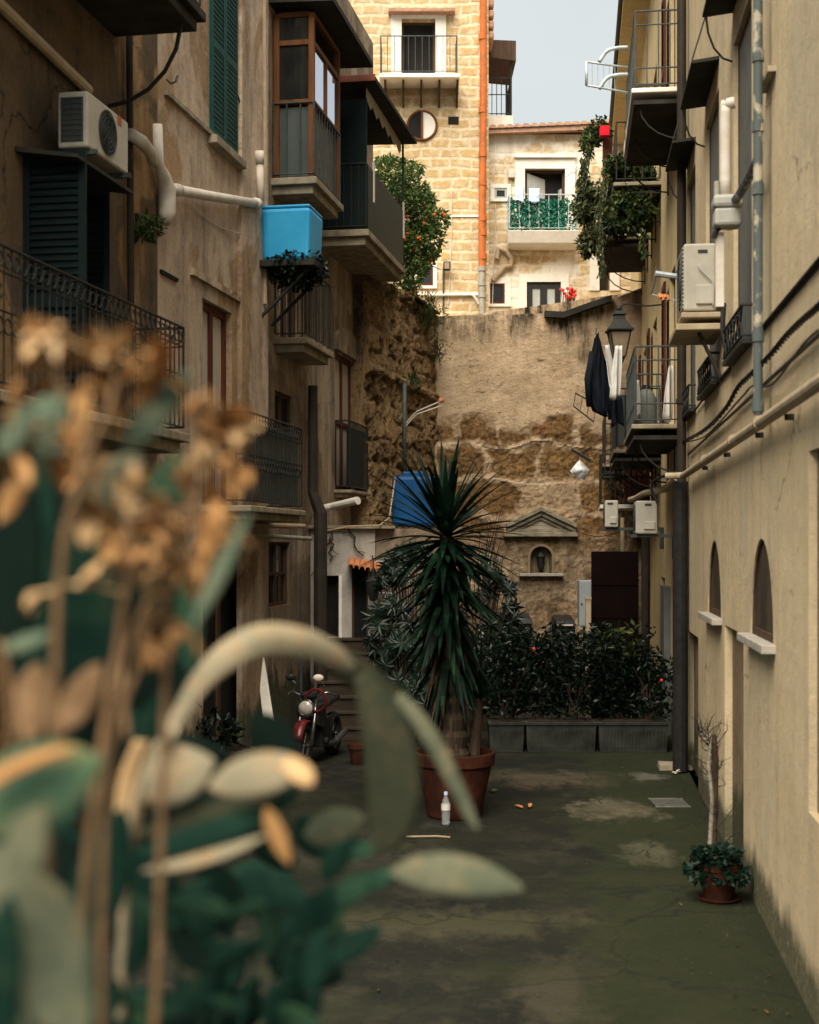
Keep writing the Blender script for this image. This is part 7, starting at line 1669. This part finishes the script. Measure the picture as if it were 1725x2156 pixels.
# dark tyre/pot shapes half hidden behind the leaves
t = thing('flower_pot', 'low dark rounded planter half hidden behind the pale arching leaf', 'flower pot', (at(455, 1560, 16.5).x, 16.5, 0))
cc = Vector((at(455, 1560, 16.5).x, 16.5, 0)); MB().lathe(cc, [(0, .002), (.3, .002), (.42, .4), (.46, .4), (.46, .46), (.40, .46), (.38, .4)], 24).build('pot_body', M['pipe_dark'], t)
MB().lathe(cc, [(0, .42), (.39, .415)], 20).build('soil', M['soil'], t)
clump('potted_plant', 'small green plant in the low dark planter behind the arching leaf', 'plant', cc + Vector((-.05, 0, .62)), (.35, .3, .25), 220, .12, .03, 'leaf_dark', 12)
# ================================================================== camera
cam = bpy.data.cameras.new('camera'); co = bpy.data.objects.new('camera', cam); COL.objects.link(co); S.camera = co
co.location = CAM; co.rotation_euler = (R(90), 0, 0)
cam.lens = 50; cam.sensor_width = 36; cam.sensor_fit = 'AUTO'; cam.shift_y = (HY - 1078) / 2156; cam.clip_start = .05; cam.clip_end = 500
cam.dof.use_dof = True; cam.dof.focus_distance = 24; cam.dof.aperture_fstop = 2.5; cam.dof.aperture_blades = 0
# ================================================================== light
SUN_EL, SUN_AZ = R(55), R(199)     # azimuth measured from +Y clockwise: behind the camera, slightly to the left
wd = bpy.data.worlds.new('World'); S.world = wd; wd.use_nodes = True; nt = wd.node_tree; nt.nodes.clear()
sk = nt.nodes.new('ShaderNodeTexSky'); sk.sky_type = 'NISHITA'; sk.sun_disc = False; sk.sun_elevation = SUN_EL; sk.sun_rotation = SUN_AZ; sk.air_density = 1.5; sk.dust_density = 3
tc = nt.nodes.new('ShaderNodeTexCoord'); nz = nt.nodes.new('ShaderNodeTexNoise'); nz.inputs['Scale'].default_value = 2.2; nz.inputs['Detail'].default_value = 6
nt.links.new(tc.outputs['Generated'], nz.inputs['Vector'])
rp = nt.nodes.new('ShaderNodeValToRGB'); rp.color_ramp.elements[0].position = .3; rp.color_ramp.elements[0].color = (6.1, 6.5, 6.55, 1); rp.color_ramp.elements[1].position = .75; rp.color_ramp.elements[1].color = (7.1, 7.45, 7.45, 1)
nt.links.new(nz.outputs['Fac'], rp.inputs[0])
mx = nt.nodes.new('ShaderNodeMix'); mx.data_type = 'RGBA'; mx.inputs[0].default_value = .93; nt.links.new(sk.outputs[0], mx.inputs[6]); nt.links.new(rp.outputs[0], mx.inputs[7])
bg_ = nt.nodes.new('ShaderNodeBackground'); bg_.inputs[1].default_value = .058; nt.links.new(mx.outputs[2], bg_.inputs[0])
wo = nt.nodes.new('ShaderNodeOutputWorld'); nt.links.new(bg_.outputs[0], wo.inputs[0])
sl = bpy.data.lights.new('sun', 'SUN'); sl.energy = 4.7; sl.angle = R(60); sl.color = (1, .93, .80); so = bpy.data.objects.new('sun', sl); COL.objects.link(so)
sd = Vector((math.sin(SUN_AZ) * math.cos(SUN_EL), math.cos(SUN_AZ) * math.cos(SUN_EL), math.sin(SUN_EL)))
so.rotation_euler = sd.to_track_quat('Z', 'Y').to_euler(); so.location = sd * 40
S.view_settings.view_transform = 'Standard'; S.view_settings.look = 'None'; S.view_settings.gamma = 1; S.view_settings.exposure = 1.02
S.render.engine = 'CYCLES'; S.cycles.use_denoising = True; S.cycles.max_bounces = 6; S.cycles.diffuse_bounces = 4
